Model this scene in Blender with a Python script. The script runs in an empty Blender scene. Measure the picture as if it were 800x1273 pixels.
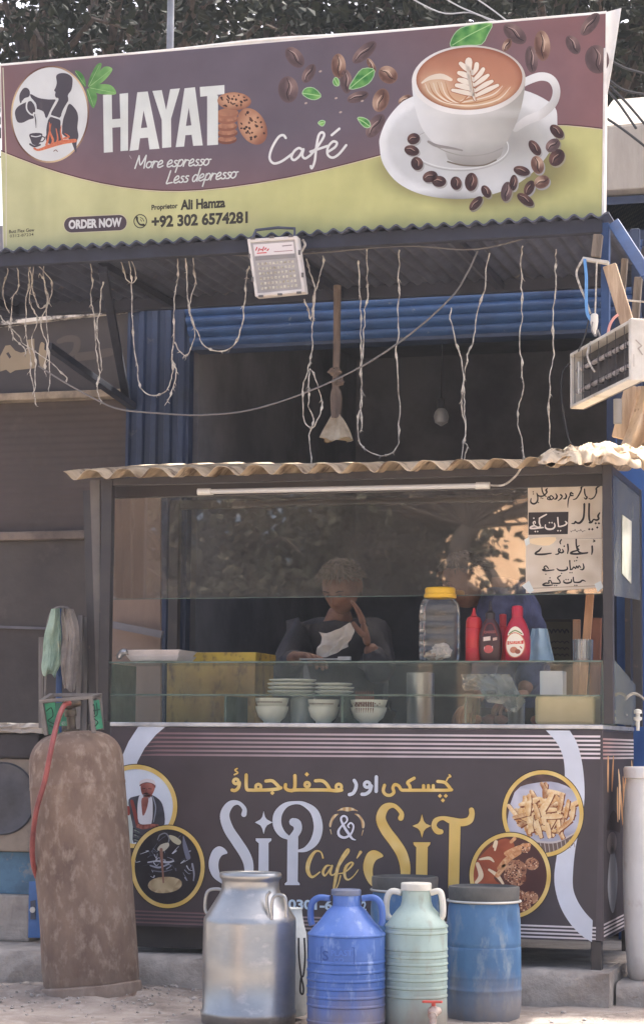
import bpy, bmesh, math, random
from mathutils import Vector, Matrix, noise
from mathutils.geometry import delaunay_2d_cdt
random.seed(7)
R = math.radians
V = Vector
sc = bpy.context.scene
COL = sc.collection

# ------------------------------------------------------------------ camera, sky, sun, exposure
FPX, W0, H0 = 2700.0, 800.0, 1273.0            # focal length and frame in photo pixels
CAM = V((2.22, -7.75, 0.93))
ROT = Matrix.Rotation(R(16), 3, 'Z') @ Matrix.Rotation(R(96.2), 3, 'X') @ Matrix.Rotation(R(0.5), 3, 'Z')
cd = bpy.data.cameras.new('camera')
cd.sensor_fit = 'VERTICAL'; cd.sensor_height = 36; cd.lens = FPX / H0 * 36
cd.clip_start = 0.05; cd.clip_end = 500
cam = bpy.data.objects.new('camera', cd); COL.objects.link(cam)
cam.matrix_world = Matrix.Translation(CAM) @ ROT.to_4x4()
sc.camera = cam

wd = bpy.data.worlds.new('World'); sc.world = wd; wd.use_nodes = True
nt = wd.node_tree; nt.nodes.clear()
sky = nt.nodes.new('ShaderNodeTexSky'); sky.sky_type = 'NISHITA'; sky.sun_disc = False
SUN_EL, SUN_AZ = 60, 20                        # azimuth clockwise from +Y
sky.sun_elevation = R(SUN_EL); sky.sun_rotation = R(SUN_AZ)
sky.air_density = 0.6; sky.dust_density = 8.0; sky.ozone_density = 0.3
bg = nt.nodes.new('ShaderNodeBackground'); bg.inputs[1].default_value = 0.15
out = nt.nodes.new('ShaderNodeOutputWorld')
nt.links.new(sky.outputs[0], bg.inputs[0]); nt.links.new(bg.outputs[0], out.inputs[0])
sl = bpy.data.lights.new('sun', 'SUN'); sl.energy = 2.6; sl.angle = R(2); sl.color = (1, .975, .94)
so = bpy.data.objects.new('sun', sl); COL.objects.link(so)
sd = V((math.sin(R(SUN_AZ)) * math.cos(R(SUN_EL)), math.cos(R(SUN_AZ)) * math.cos(R(SUN_EL)), math.sin(R(SUN_EL))))
so.rotation_euler = sd.to_track_quat('Z', 'Y').to_euler(); so.location = sd * 20
vs = sc.view_settings
vs.view_transform = 'Standard'; vs.look = 'None'; vs.gamma = 1; vs.use_curve_mapping = False
vs.exposure = 1.9
sc.cycles.use_denoising = True
sc.cycles.max_bounces = 10; sc.cycles.transparent_max_bounces = 24

# ------------------------------------------------------------------ helpers: photo pixel -> point on a real plane
def ray(px, py): return ROT @ V(((px - W0 / 2) / FPX, -(py - H0 / 2) / FPX, -1))
def PY(px, py, Y):
    d = ray(px, py); return CAM + d * ((Y - CAM.y) / d.y)
def PX(px, py, X):
    d = ray(px, py); return CAM + d * ((X - CAM.x) / d.x)
def PZ(px, py, Z):
    d = ray(px, py); return CAM + d * ((Z - CAM.z) / d.z)
FWD = ROT @ V((0, 0, -1))
def mpp(p): return (p - CAM).dot(FWD) / FPX     # metres per photo pixel at p
def proj(p):
    q = ROT.transposed() @ (p - CAM); return (400 + FPX * q.x / -q.z, 636.5 - FPX * q.y / -q.z)

def worg(o):
    v = V((0, 0, 0))
    while o: v = v + o.location; o = o.parent
    return v
def thing(name, label, cat, loc, group=None):
    o = bpy.data.objects.new(name, None); COL.objects.link(o); o.empty_display_size = .1
    o.location = loc; tag(o, label, cat, group); return o
def tag(o, label=None, cat=None, group=None, kind=None):
    for k, v in (('label', label), ('category', cat), ('group', group), ('kind', kind)):
        if v: o[k] = v
    return o
def obj(name, bm, mats, parent=None, smooth=False, bev=0, ang=40, fix=True):
    """link a bmesh built in world coordinates as one object"""
    if fix: bmesh.ops.recalc_face_normals(bm, faces=bm.faces[:])
    me = bpy.data.meshes.new(name); bm.to_mesh(me); bm.free()
    return link(name, me, mats, parent, smooth, bev, ang)
def link(name, me, mats, parent=None, smooth=False, bev=0, ang=40):
    o = bpy.data.objects.new(name, me); COL.objects.link(o)
    if parent: org = worg(parent); o.parent = parent
    else:
        xs = [v.co for v in me.vertices]
        org = V(((min(v.x for v in xs) + max(v.x for v in xs)) / 2, (min(v.y for v in xs) + max(v.y for v in xs)) / 2, min(v.z for v in xs)))
        o.location = org
    me.transform(Matrix.Translation(-org))
    for m in (mats if isinstance(mats, (list, tuple)) else [mats]): me.materials.append(m)
    if smooth:
        for p in me.polygons: p.use_smooth = True
        me.set_sharp_from_angle(angle=R(ang))
    if bev:
        b = o.modifiers.new('bevel', 'BEVEL'); b.width = bev; b.segments = 2; b.limit_method = 'ANGLE'; b.angle_limit = R(50)
    return o
def struct(name, bm, mats, **k):
    o = obj(name, bm, mats, None, **k); o['kind'] = 'structure'; return o
def B(): return bmesh.new()
def face(bm, pts, mi=0):
    f = bm.faces.new([bm.verts.new(p) for p in pts]); f.material_index = mi; return f
def box(bm, c, s, rot=None, mi=0):
    c = V(c); h = V(s) / 2; vs_ = []
    for dz in (-1, 1):
        for dy in (-1, 1):
            for dx in (-1, 1):
                p = V((dx * h.x, dy * h.y, dz * h.z))
                if rot: p = rot @ p
                vs_.append(bm.verts.new(c + p))
    for q in ((0, 1, 3, 2), (4, 6, 7, 5), (0, 4, 5, 1), (2, 3, 7, 6), (0, 2, 6, 4), (1, 5, 7, 3)):
        f = bm.faces.new([vs_[i] for i in q]); f.material_index = mi
    return bm
def box2(bm, a, b, mi=0):
    a = V(a); b = V(b)
    return box(bm, (a + b) / 2, [abs(b[i] - a[i]) for i in range(3)], None, mi)
def beam(bm, p0, p1, w, h, up=(0, 0, 1), mi=0):
    """bar from p0 to p1; w across, h along 'up'"""
    p0 = V(p0); p1 = V(p1); d = (p1 - p0); L = d.length; d.normalize()
    x = d.cross(V(up))
    if x.length < 1e-4: x = d.cross(V((0, 1, 0)))
    x.normalize(); z = x.cross(d)
    rot = Matrix((x, d, z)).transposed()
    return box(bm, (p0 + p1) / 2, (w, L, h), rot, mi)
def slab(bm, quad, vec, mi=0):
    """solid from a polygon (world points) thickened along vec"""
    vec = V(vec); a = [bm.verts.new(V(p)) for p in quad]; b = [bm.verts.new(V(p) + vec) for p in quad]
    n = len(a)
    fs = [bm.faces.new(a), bm.faces.new(b[::-1])]
    for i in range(n): fs.append(bm.faces.new((a[i], b[i], b[(i + 1) % n], a[(i + 1) % n])))
    for f in fs: f.material_index = mi
    return bm
def cr(pts, n=6, closed=False):
    """Catmull-Rom through points of any dimension (tuples)"""
    P = [tuple(p) for p in pts]; N = len(P); o = []
    if N < 3 and not closed: return P
    for i in range(N if closed else N - 1):
        if closed: a, b, c, d = P[(i - 1) % N], P[i], P[(i + 1) % N], P[(i + 2) % N]
        else: a, b, c, d = P[max(i - 1, 0)], P[i], P[i + 1], P[min(i + 2, N - 1)]
        for k in range(n):
            t = k / n
            o.append(tuple(.5 * (2 * b[j] + (c[j] - a[j]) * t + (2 * a[j] - 5 * b[j] + 4 * c[j] - d[j]) * t * t + (3 * b[j] - a[j] - 3 * c[j] + d[j]) * t ** 3) for j in range(len(b))))
    if not closed: o.append(P[-1])
    return o
def tube(bm, pts, r, n=8, closed=False, mi=0, cap=True):
    pts = [V(p) for p in pts]; N = len(pts); rings = []
    rr = r if isinstance(r, (list, tuple)) else [r] * N
    d0 = (pts[1] - pts[0]).normalized(); ref = V((0, 0, 1)) if abs(d0.z) < .9 else V((0, 1, 0))
    nx = d0.cross(ref).normalized()
    for i, p in enumerate(pts):
        if closed: d = pts[(i + 1) % N] - pts[i - 1]
        else: d = pts[min(i + 1, N - 1)] - pts[max(i - 1, 0)]
        if d.length < 1e-7: d = d0
        d.normalize(); nx = nx - d * nx.dot(d)
        if nx.length < 1e-6: nx = d.cross(V((.3, .5, .8)))
        nx.normalize(); ny = d.cross(nx)
        rings.append([bm.verts.new(p + (nx * math.cos(a) + ny * math.sin(a)) * rr[i]) for a in [2 * math.pi * k / n for k in range(n)]])
    for i in range(N if closed else N - 1):
        a, b = rings[i], rings[(i + 1) % N]
        for k in range(n):
            f = bm.faces.new((a[k], a[(k + 1) % n], b[(k + 1) % n], b[k])); f.material_index = mi
    if cap and not closed:
        for q in (rings[0], rings[-1]):
            f = bm.faces.new(q); f.material_index = mi
    return bm
def lathe(bm, prof, base, axis=(0, 0, 1), n=48, mi=0, cap=(True, True), wob=None):
    """profile [(radius, height)] round an axis from base"""
    ax = V(axis).normalized(); base = V(base)
    x = ax.cross(V((0, 1, 0)) if abs(ax.y) < .9 else V((0, 0, 1))); x.normalize(); y = ax.cross(x)
    rings = []
    for r, h in prof:
        ring = []
        for k in range(n):
            a = 2 * math.pi * k / n; q = r
            if wob: q = r + wob(a, h, r)
            ring.append(bm.verts.new(base + ax * h + (x * math.cos(a) + y * math.sin(a)) * q))
        rings.append(ring)
    for a, b in zip(rings, rings[1:]):
        for k in range(n):
            f = bm.faces.new((a[k], a[(k + 1) % n], b[(k + 1) % n], b[k])); f.material_index = mi
    if cap[0]: bm.faces.new(rings[0]).material_index = mi
    if cap[1]: bm.faces.new(rings[-1]).material_index = mi
    return bm
def sheet(bm, fn, nu, nv, thick=None, mi=0):
    """grid of fn(u,v) world points; thick = function or vector that gives it a back"""
    g = [[bm.verts.new(fn(i / nu, j / nv)) for j in range(nv + 1)] for i in range(nu + 1)]
    fs = []
    for i in range(nu):
        for j in range(nv): fs.append(bm.faces.new((g[i][j], g[i + 1][j], g[i + 1][j + 1], g[i][j + 1])))
    if thick is not None:
        t = V(thick); h = [[bm.verts.new(v.co + t) for v in row] for row in g]
        for i in range(nu):
            for j in range(nv): fs.append(bm.faces.new((h[i][j], h[i][j + 1], h[i + 1][j + 1], h[i + 1][j])))
        for i in range(nu):
            for j in (0, nv): fs.append(bm.faces.new((g[i][j], g[i + 1][j], h[i + 1][j], h[i][j])))
        for j in range(nv):
            for i in (0, nu): fs.append(bm.faces.new((g[i][j], g[i][j + 1], h[i][j + 1], h[i][j])))
    for f in fs: f.material_index = mi
    return bm
def ball(bm, c, r, sz=(1, 1, 1), n=16, mi=0, rot=None):
    m = Matrix.Translation(V(c)) @ (rot.to_4x4() if rot else Matrix.Identity(4)) @ Matrix.Diagonal((sz[0] * r, sz[1] * r, sz[2] * r, 1))
    res = bmesh.ops.create_uvsphere(bm, u_segments=n, v_segments=max(6, n // 2 + 2), radius=1, matrix=m)
    for v in res['verts']:
        for f in v.link_faces: f.material_index = mi

# ------------------------------------------------------------------ materials
def lin(c):
    return tuple(((x / 255) / 12.92 if x / 255 <= .04045 else ((x / 255 + .055) / 1.055) ** 2.4) for x in c[:3])
def mat(name, c, rough=.6, metal=0, c2=None, ns=4, nd=5, lo=.4, hi=.65, bump=0, bs=30, stretch=(1, 1, 1), c3=None, n3=12, lo3=.55, hi3=.62, spec=.5, rv=0, trans=0, emit=0, dirt=None):
    """procedural surface: colour c broken up with c2 (soft noise) and c3 (sharper patches), noise bump; colours in sRGB 0-255"""
    m = bpy.data.materials.new(name); m.use_nodes = True; t = m.node_tree; N = t.nodes; L = t.links
    b = N['Principled BSDF']; b.inputs['Roughness'].default_value = rough; b.inputs['Metallic'].default_value = metal
    b.inputs['Specular IOR Level'].default_value = spec
    if trans: b.inputs['Transmission Weight'].default_value = trans
    tc = N.new('ShaderNodeTexCoord'); mp = N.new('ShaderNodeMapping'); mp.inputs['Scale'].default_value = stretch
    L.new(tc.outputs['Object'], mp.inputs['Vector'])
    def nz(scale, det):
        n = N.new('ShaderNodeTexNoise'); n.inputs['Scale'].default_value = scale; n.inputs['Detail'].default_value = det; n.inputs['Roughness'].default_value = .62
        L.new(mp.outputs[0], n.inputs['Vector']); return n
    def ramp(src, lo, hi):
        r = N.new('ShaderNodeMapRange'); r.inputs['From Min'].default_value = lo; r.inputs['From Max'].default_value = hi
        L.new(src, r.inputs['Value']); return r.outputs[0]
    cl = (*lin(c), 1); cur = None
    def mix(fac, a, bcol):
        x = N.new('ShaderNodeMix'); x.data_type = 'RGBA'
        L.new(fac, x.inputs[0])
        if a is None: x.inputs[6].default_value = cl
        else: L.new(a, x.inputs[6])
        x.inputs[7].default_value = (*lin(bcol), 1); return x.outputs[2]
    if c2: cur = mix(ramp(nz(ns, nd).outputs[0], lo, hi), cur, c2)
    if c3: cur = mix(ramp(nz(n3, 6).outputs[0], lo3, hi3), cur, c3)
    if dirt:                                                             # dust splashed up from the ground: (height, colour)
        sp = N.new('ShaderNodeSeparateXYZ'); L.new(tc.outputs['Object'], sp.inputs[0]); dn = nz(9, 6)
        q = N.new('ShaderNodeMath'); q.operation = 'MULTIPLY_ADD'; q.inputs[1].default_value = -dirt[0] * 1.6; L.new(dn.outputs[0], q.inputs[0]); L.new(sp.outputs[2], q.inputs[2])
        w = N.new('ShaderNodeMapRange'); w.inputs['From Min'].default_value = dirt[0] * .2; w.inputs['From Max'].default_value = -dirt[0] * .8; w.inputs['To Max'].default_value = .75; L.new(q.outputs[0], w.inputs['Value'])
        cur = mix(w.outputs[0], cur, dirt[1])
    if cur is None: b.inputs['Base Color'].default_value = cl
    else: L.new(cur, b.inputs['Base Color'])
    if rv:
        r = N.new('ShaderNodeMapRange'); r.inputs['To Min'].default_value = max(0, rough - rv); r.inputs['To Max'].default_value = min(1, rough + rv)
        L.new(nz(ns * 2, 4).outputs[0], r.inputs['Value']); L.new(r.outputs[0], b.inputs['Roughness'])
    if bump:
        bp = N.new('ShaderNodeBump'); bp.inputs['Strength'].default_value = bump; bp.inputs['Distance'].default_value = .01
        L.new(nz(bs, 6).outputs[0], bp.inputs['Height']); L.new(bp.outputs[0], b.inputs['Normal'])
    if emit:
        b.inputs['Emission Color'].default_value = cl; b.inputs['Emission Strength'].default_value = emit
    return m
def glass(name, tint=(250, 252, 250), refl=.5, dust=.02, dustc=(150, 145, 135), base=0):
    """thin window pane: clear pass-through, fresnel mirror, a film of dust"""
    m = bpy.data.materials.new(name); m.use_nodes = True; t = m.node_tree; N = t.nodes; L = t.links
    N.remove(N['Principled BSDF']); o = N['Material Output']
    tr = N.new('ShaderNodeBsdfTransparent'); tr.inputs[0].default_value = (*lin(tint), 1)
    gl = N.new('ShaderNodeBsdfGlossy'); gl.inputs['Roughness'].default_value = .015
    fr = N.new('ShaderNodeFresnel'); fr.inputs[0].default_value = 1.5
    mu = N.new('ShaderNodeMath'); mu.operation = 'MULTIPLY'; mu.inputs[1].default_value = refl; L.new(fr.outputs[0], mu.inputs[0])
    ad = N.new('ShaderNodeMath'); ad.operation = 'ADD'; ad.use_clamp = True; ad.inputs[1].default_value = base; L.new(mu.outputs[0], ad.inputs[0]); mu = ad
    mx = N.new('ShaderNodeMixShader'); L.new(mu.outputs[0], mx.inputs[0]); L.new(tr.outputs[0], mx.inputs[1]); L.new(gl.outputs[0], mx.inputs[2])
    df = N.new('ShaderNodeBsdfDiffuse'); df.inputs[0].default_value = (*lin(dustc), 1)
    tc = N.new('ShaderNodeTexCoord'); n = N.new('ShaderNodeTexNoise'); n.inputs['Scale'].default_value = 5; n.inputs['Detail'].default_value = 8
    L.new(tc.outputs['Object'], n.inputs['Vector'])
    mr = N.new('ShaderNodeMapRange'); mr.inputs['From Min'].default_value = .3; mr.inputs['From Max'].default_value = .75; mr.inputs['To Min'].default_value = dust * .5; mr.inputs['To Max'].default_value = dust * 1.7
    L.new(n.outputs[0], mr.inputs['Value'])
    m2 = N.new('ShaderNodeMixShader'); L.new(mr.outputs[0], m2.inputs[0]); L.new(mx.outputs[0], m2.inputs[1]); L.new(df.outputs[0], m2.inputs[2])
    L.new(m2.outputs[0], o.inputs[0]); return m
def print_mat(name, rough=.5, wav=.15, grime=.12):
    m = bpy.data.materials.new(name); m.use_nodes = True; t = m.node_tree; N = t.nodes; L = t.links
    b = N['Principled BSDF']; b.inputs['Roughness'].default_value = rough; b.inputs['Specular IOR Level'].default_value = .3
    at = N.new('ShaderNodeAttribute'); at.attribute_name = 'Ink'
    tc = N.new('ShaderNodeTexCoord')
    n = N.new('ShaderNodeTexNoise'); n.inputs['Scale'].default_value = 6; n.inputs['Detail'].default_value = 8; L.new(tc.outputs['Object'], n.inputs['Vector'])
    mr = N.new('ShaderNodeMapRange'); mr.inputs['From Min'].default_value = .3; mr.inputs['From Max'].default_value = .7; mr.inputs['To Min'].default_value = 1 - grime; mr.inputs['To Max'].default_value = 1 + grime * .4; L.new(n.outputs[0], mr.inputs['Value'])
    mx = N.new('ShaderNodeMix'); mx.data_type = 'RGBA'; mx.blend_type = 'MULTIPLY'; mx.inputs[0].default_value = 1
    L.new(at.outputs['Color'], mx.inputs[6]); L.new(mr.outputs[0], mx.inputs[7]); L.new(mx.outputs[2], b.inputs['Base Color'])
    n2 = N.new('ShaderNodeTexNoise'); n2.inputs['Scale'].default_value = 3.5; n2.inputs['Detail'].default_value = 2; L.new(tc.outputs['Object'], n2.inputs['Vector'])
    bp = N.new('ShaderNodeBump'); bp.inputs['Strength'].default_value = wav; bp.inputs['Distance'].default_value = .03; L.new(n2.outputs[0], bp.inputs['Height']); L.new(bp.outputs[0], b.inputs['Normal'])
    return m

# ------------------------------------------------------------------ printing: flat inked shapes on a panel
def area(p): return sum(p[i - 1][0] * p[i][1] - p[i][0] * p[i - 1][1] for i in range(len(p)))
def ell(cx, cy, rx, ry, ang=0, n=28):
    c, s = math.cos(R(ang)), math.sin(R(ang))
    return [(cx + rx * math.cos(t) * c - ry * math.sin(t) * s, cy + rx * math.cos(t) * s + ry * math.sin(t) * c) for t in [2 * math.pi * k / n for k in range(n)]]
class Ink:
    """collects inked shapes in artwork coordinates (photo pixels of the flat panel); mp(px,py,layer) puts them on the panel"""
    def __init__(s, mp, gain=1.0, xf=None): s.mp = mp; s.v = []; s.f = []; s.c = []; s.gain = gain; s.xf = xf; s.off = 0
    def raw(s, tris, pts, col, layer):
        o = len(s.v)
        for p in pts:
            c = col(p[0], p[1]) if callable(col) else col
            s.v.append(s.mp(p[0], p[1], layer + s.off)); s.c.append([x * s.gain for x in lin(c)] + [1])
        s.f += [[o + i for i in t] for t in tris]
    def fill(s, polys, col, layer=1, holes=(), grid=0):
        polys = [polys] if not isinstance(polys[0][0], (tuple, list)) else polys
        if s.xf: polys = [[s.xf(*q) for q in p] for p in polys]; holes = [[s.xf(*q) for q in p] for p in holes]
        vs_, fs = [], []
        for p in list(polys) + list(holes):
            p = [q for i, q in enumerate(p) if abs(q[0] - p[i - 1][0]) + abs(q[1] - p[i - 1][1]) > 1e-4]
            if area(p) < 0: p = p[::-1]
            fs.append(list(range(len(vs_), len(vs_) + len(p)))); vs_ += [V(q[:2]) for q in p]
        if grid:
            x0, x1 = min(v.x for v in vs_), max(v.x for v in vs_); y0, y1 = min(v.y for v in vs_), max(v.y for v in vs_)
            x = x0 + grid * .5
            while x < x1:
                y = y0 + grid * .5
                while y < y1: vs_.append(V((x + random.uniform(-.1, .1) * grid, y + random.uniform(-.1, .1) * grid))); y += grid
                x += grid
        nv, _, nf, _, _, of = delaunay_2d_cdt(vs_, [], fs, 0, 1e-5, True)
        n = len(polys)
        keep = [t for t, o in zip(nf, of) if any(i < n for i in o) and not any(i >= n for i in o)]
        used = sorted({i for t in keep for i in t}); ix = {k: i for i, k in enumerate(used)}
        s.raw([[ix[i] for i in t] for t in keep], [nv[i] for i in used], col, layer)
    def stroke(s, pts, w, col, layer=2, sm=5, closed=False, grid=0, cap=True):
        """brush stroke: pts (x,y) or (x,y,w)"""
        P = [(p[0], p[1], p[2] if len(p) > 2 else w) for p in pts]
        if s.xf: P = [(*s.xf(p[0], p[1]), p[2] * s.k) for p in P]
        if len(P) > 2 and sm > 1: P = cr(P, sm, closed)
        polys = []; n = len(P)
        for i in range(n if closed else n - 1):
            p, q = P[i], P[(i + 1) % n]; dx, dy = q[0] - p[0], q[1] - p[1]; l = math.hypot(dx, dy)
            if l < 1e-4: continue
            ux, uy = -dy / l / 2, dx / l / 2
            polys.append([(p[0] + ux * p[2], p[1] + uy * p[2]), (q[0] + ux * q[2], q[1] + uy * q[2]), (q[0] - ux * q[2], q[1] - uy * q[2]), (p[0] - ux * p[2], p[1] - uy * p[2])])
        for i, p in enumerate(P):
            if p[2] > 0 and (cap or closed or 0 < i < n - 1): polys.append(ell(p[0], p[1], p[2] / 2, p[2] / 2, 7, 10))
        x, s.xf = s.xf, None
        s.fill(polys, col, layer, grid=grid); s.xf = x
    def ring(s, cx, cy, rx, ry, w, col, layer=2, ang=0, grid=0):
        s.fill([ell(cx, cy, rx, ry, ang, 56)], col, layer, holes=[ell(cx, cy, rx - w, ry - w, ang, 56)], grid=grid)
    def text(s, body, p0, p1, h, col, layer=3, bold=0.0, shear=0, yup=None):
        """letters along the base line p0-p1, capital height h"""
        c = bpy.data.curves.new('lettering', 'FONT'); c.body = body; c.offset = bold; c.shear = shear; c.resolution_u = 3
        o = bpy.data.objects.new('lettering', c); COL.objects.link(o)
        dg = bpy.context.evaluated_depsgraph_get(); dg.update()
        me = bpy.data.meshes.new_from_object(o.evaluated_get(dg)); bpy.data.objects.remove(o); bpy.data.curves.remove(c)
        xs = [v.co.x for v in me.vertices]; x0, x1 = min(xs), max(xs)
        ux, uy = p1[0] - p0[0], p1[1] - p0[1]
        pts = []
        for v in me.vertices:
            a = (v.co.x - x0) / (x1 - x0); b = v.co.y / .72 * h
            pts.append((p0[0] + ux * a, p0[1] + uy * a - b))
        s.raw([list(p.vertices) for p in me.polygons], pts, col, layer); bpy.data.meshes.remove(me)
    def done(s, name, m, parent):
        me = bpy.data.meshes.new(name); me.from_pydata(s.v, [], s.f)
        ca = me.color_attributes.new('Ink', 'FLOAT_COLOR', 'POINT')
        ca.data.foreach_set('color', [x for c in s.c for x in c])
        return link(name, me, m, parent)
def crop(x0, y0, k, ink):
    """draw in coordinates of an enlarged detail: x0 + x/k"""
    ink.xf = lambda x, y: (x0 + x / k, y0 + y / k); ink.k = 1 / k
def mixc(a, b, t): t = max(0, min(1, t)); return tuple(a[i] + (b[i] - a[i]) * t for i in range(3))

# ------------------------------------------------------------------ shared materials
G = 0.04                                        # street level at the stall
m_black = mat('black paint', (50, 46, 48), .45, c2=(58, 54, 52), ns=9, c3=(90, 80, 70), lo3=.66, hi3=.74, bump=.1)
m_blue = mat('blue enamel', (46, 78, 124), .55, c2=(36, 62, 104), ns=5, c3=(120, 130, 140), n3=14, lo3=.66, hi3=.74, bump=.08)
m_bluedk = mat('faded blue paint', (42, 58, 88), .6, c2=(32, 44, 66), ns=3, c3=(88, 90, 96), n3=9, lo3=.64, hi3=.74, bump=.12)
m_dark = mat('dark room plaster', (130, 128, 132), .9, c2=(104, 102, 108), ns=2, bump=.2, bs=12)
m_tin = mat('weathered tin', (84, 88, 102), .65, metal=.1, c2=(66, 69, 80), ns=6, c3=(126, 112, 100), n3=8, lo3=.66, hi3=.76, bump=.1)
m_conc = mat('rough concrete', (186, 177, 166), .92, c2=(146, 136, 126), ns=5, c3=(186, 176, 164), n3=11, lo3=.6, hi3=.7, bump=.9, bs=38)
m_wood = mat('bare wood', (196, 174, 148), .8, c2=(156, 132, 108), ns=6, stretch=(6, 6, .7), bump=.25, bs=22)
m_wood2 = mat('grey weathered wood', (136, 124, 110), .85, c2=(100, 90, 80), ns=6, stretch=(6, 6, .7), bump=.25, bs=22)
m_cord = mat('pale grubby cord', (204, 198, 186), .9, c2=(122, 114, 106), ns=34, lo=.42, hi=.66)
m_wire = mat('black cable', (42, 40, 42), .6)
m_white = mat('white plastic', (226, 224, 214), .4, c2=(200, 196, 184), ns=8)

# ------------------------------------------------------------------ ground and steps
def gz(x, y):
    p = V((x, y, 0))
    z = .012 * noise.noise(p * 2.3) + .006 * noise.noise(p * 9) + .003 * noise.noise(p * 31)
    e = max(0, 1 - math.hypot((x + .75) / .75, (y + .35) / .55)) * max(0, min(1, (y + 1.2) / .6))
    z += e * (.03 + .04 * abs(noise.noise(p * 7)) + .03 * abs(noise.noise(p * 19)) + .012 * noise.noise(p * 45))
    return G + z * max(0, 1 - math.hypot(x - .2, y + .5) / 6)
m_ground = mat('dusty street', (166, 154, 143), .95, c2=(126, 115, 106), ns=4, c3=(176, 166, 156), n3=14, lo3=.5, hi3=.7, bump=1.0, bs=55)
bm = B()
xs = [-40, -20, -10, -6, -4] + [-3 + .1 * i for i in range(14)] + [-1.6 + .02 * i for i in range(171)] + [1.9, 2.2, 2.6, 3] + [4, 6, 10, 20, 40]
ys = [-45, -30, -15, -8, -4] + [-2, -1.7, -1.5] + [-1.4 + .02 * i for i in range(76)] + [.15, .3, .6, 1] + [1.5, 3, 6, 12, 30, 60]
g = [[bm.verts.new((x, y, gz(x, y))) for y in ys] for x in xs]
for i in range(len(xs) - 1):
    for j in range(len(ys) - 1): bm.faces.new((g[i][j], g[i + 1][j], g[i + 1][j + 1], g[i][j + 1]))
struct('ground', bm, m_ground, smooth=True)
ST = .16                                        # top of the step the stall stands on
def rough_step(name, x0, x1, y0, y1, z1, seed):
    bm = B(); rnd = random.Random(seed)
    nx = int((x1 - x0) / .025); prof = [(0, G - .1), (0, G + .03), (0, z1 - .05), (.005, z1 - .02), (.02, z1 - .004), (.05, z1), (.2, z1), (y1 - y0, z1)]
    rows = []
    for i in range(nx + 1):
        x = x0 + (x1 - x0) * i / nx; row = []
        for k, (dy, z) in enumerate(prof):
            n = noise.noise(V((x * 9, z * 30, seed))) * .018 + noise.noise(V((x * 28, z * 60, seed + 3))) * .016 + noise.noise(V((x * 70, z * 120, seed))) * .007
            dz = (noise.noise(V((x * 14, dy * 20, seed + 9))) * .012 if 2 <= k <= 5 else 0)
            row.append(bm.verts.new((x, y0 + dy + (n if k < 6 else 0), z + dz)))
        rows.append(row)
    for a, b in zip(rows, rows[1:]):
        for k in range(len(prof) - 1): bm.faces.new((a[k], b[k], b[k + 1], a[k + 1]))
    for r in (rows[0], rows[-1]):
        bm.faces.new(r + [bm.verts.new((r[0].co.x, y1, G - .1))])
    return struct(name, bm, m_conc, smooth=True, ang=60)
xe = PY(757, 1210, -.08).x
rough_step('step', -3.2, xe, -.09, 1.42, ST, 3)
zl = PY(790, 1222, .02).z
rough_step('pavement', xe + .01, 4.5, .0, 1.4, zl, 8)
# rubble and ash scattered by the gas cylinder
bm = B(); rr = random.Random(4)
for i in range(380):
    a = rr.gauss(-.72, .33); b = rr.gauss(-.5, .2)
    s = abs(rr.gauss(.001, .0036)) + .0012
    if b > -.14: b = -.14 - rr.random() * .2
    bmesh.ops.create_icosphere(bm, subdivisions=1, radius=s, matrix=Matrix.Translation((a, b, gz(a, b) + s * .25)) @ Matrix.Rotation(rr.random() * 6, 4, (rr.random(), rr.random(), 1)) @ Matrix.Diagonal((1, .8 + rr.random() * .6, .6, 1)))
for i in range(160):
    a = rr.uniform(-.6, 1.3); b = rr.uniform(-1.1, -.16); s = abs(rr.gauss(.003, .003)) + .0015
    bmesh.ops.create_icosphere(bm, subdivisions=1, radius=s, matrix=Matrix.Translation((a, b, gz(a, b) + s * .25)) @ Matrix.Diagonal((1, 1.3, .7, 1)))
o = obj('gravel', bm, mat('ash and grit', (186, 178, 170), .95, c2=(150, 142, 134), ns=60, bump=.6, bs=90)); tag(o, 'loose grey grit and ash crumbs strewn on the dusty ground', kind='stuff')

# ------------------------------------------------------------------ the cafe's shop behind the stall
FY = 1.5
shop = thing('shop_building', 'dark open cafe shop with blue corrugated pillar and rolled shutter behind the stall', 'shop', (0, FY, ST))
def fx(px, py=600): return PY(px, py, FY).x
def fz(py, px=450): return PY(px, py, FY).z
xl, xr = fx(237), fx(765, 500); ztop = fz(322)
bm = B(); box2(bm, (xl - .35, 4.4, G), (xr + .6, 4.5, 3.2)); obj('back_wall', bm, m_dark, shop)
bm = B(); box2(bm, (xl - .12, FY + .12, G), (xl - .01, 4.4, 3.2)); obj('side_wall', bm, m_dark, shop)
bm = B(); box2(bm, (xr + .01, FY + .12, G), (xr + .12, 4.4, 3.2)); obj('side_wall', bm, m_dark, shop)
bm = B(); box2(bm, (xl - .35, FY + .1, 3.2), (xr + .6, 4.5, 3.32)); obj('ceiling', bm, m_dark, shop)
bm = B(); box2(bm, (xl - .012, FY + .02, ST - .03), (xr + .2, 4.4, ST + .01)); obj('shop_floor', bm, mat('trodden floor', (96, 88, 80), .9, c2=(70, 64, 60), ns=4), shop)
# header wall above the shutter
bm = B(); box2(bm, (fx(165) - .02, FY + .05, fz(345)), (xr + .35, FY + .18, ztop)); obj('header_wall', bm, mat('header plaster', (120, 112, 104), .9, c2=(90, 84, 80), ns=3, bump=.3), shop)
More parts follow.
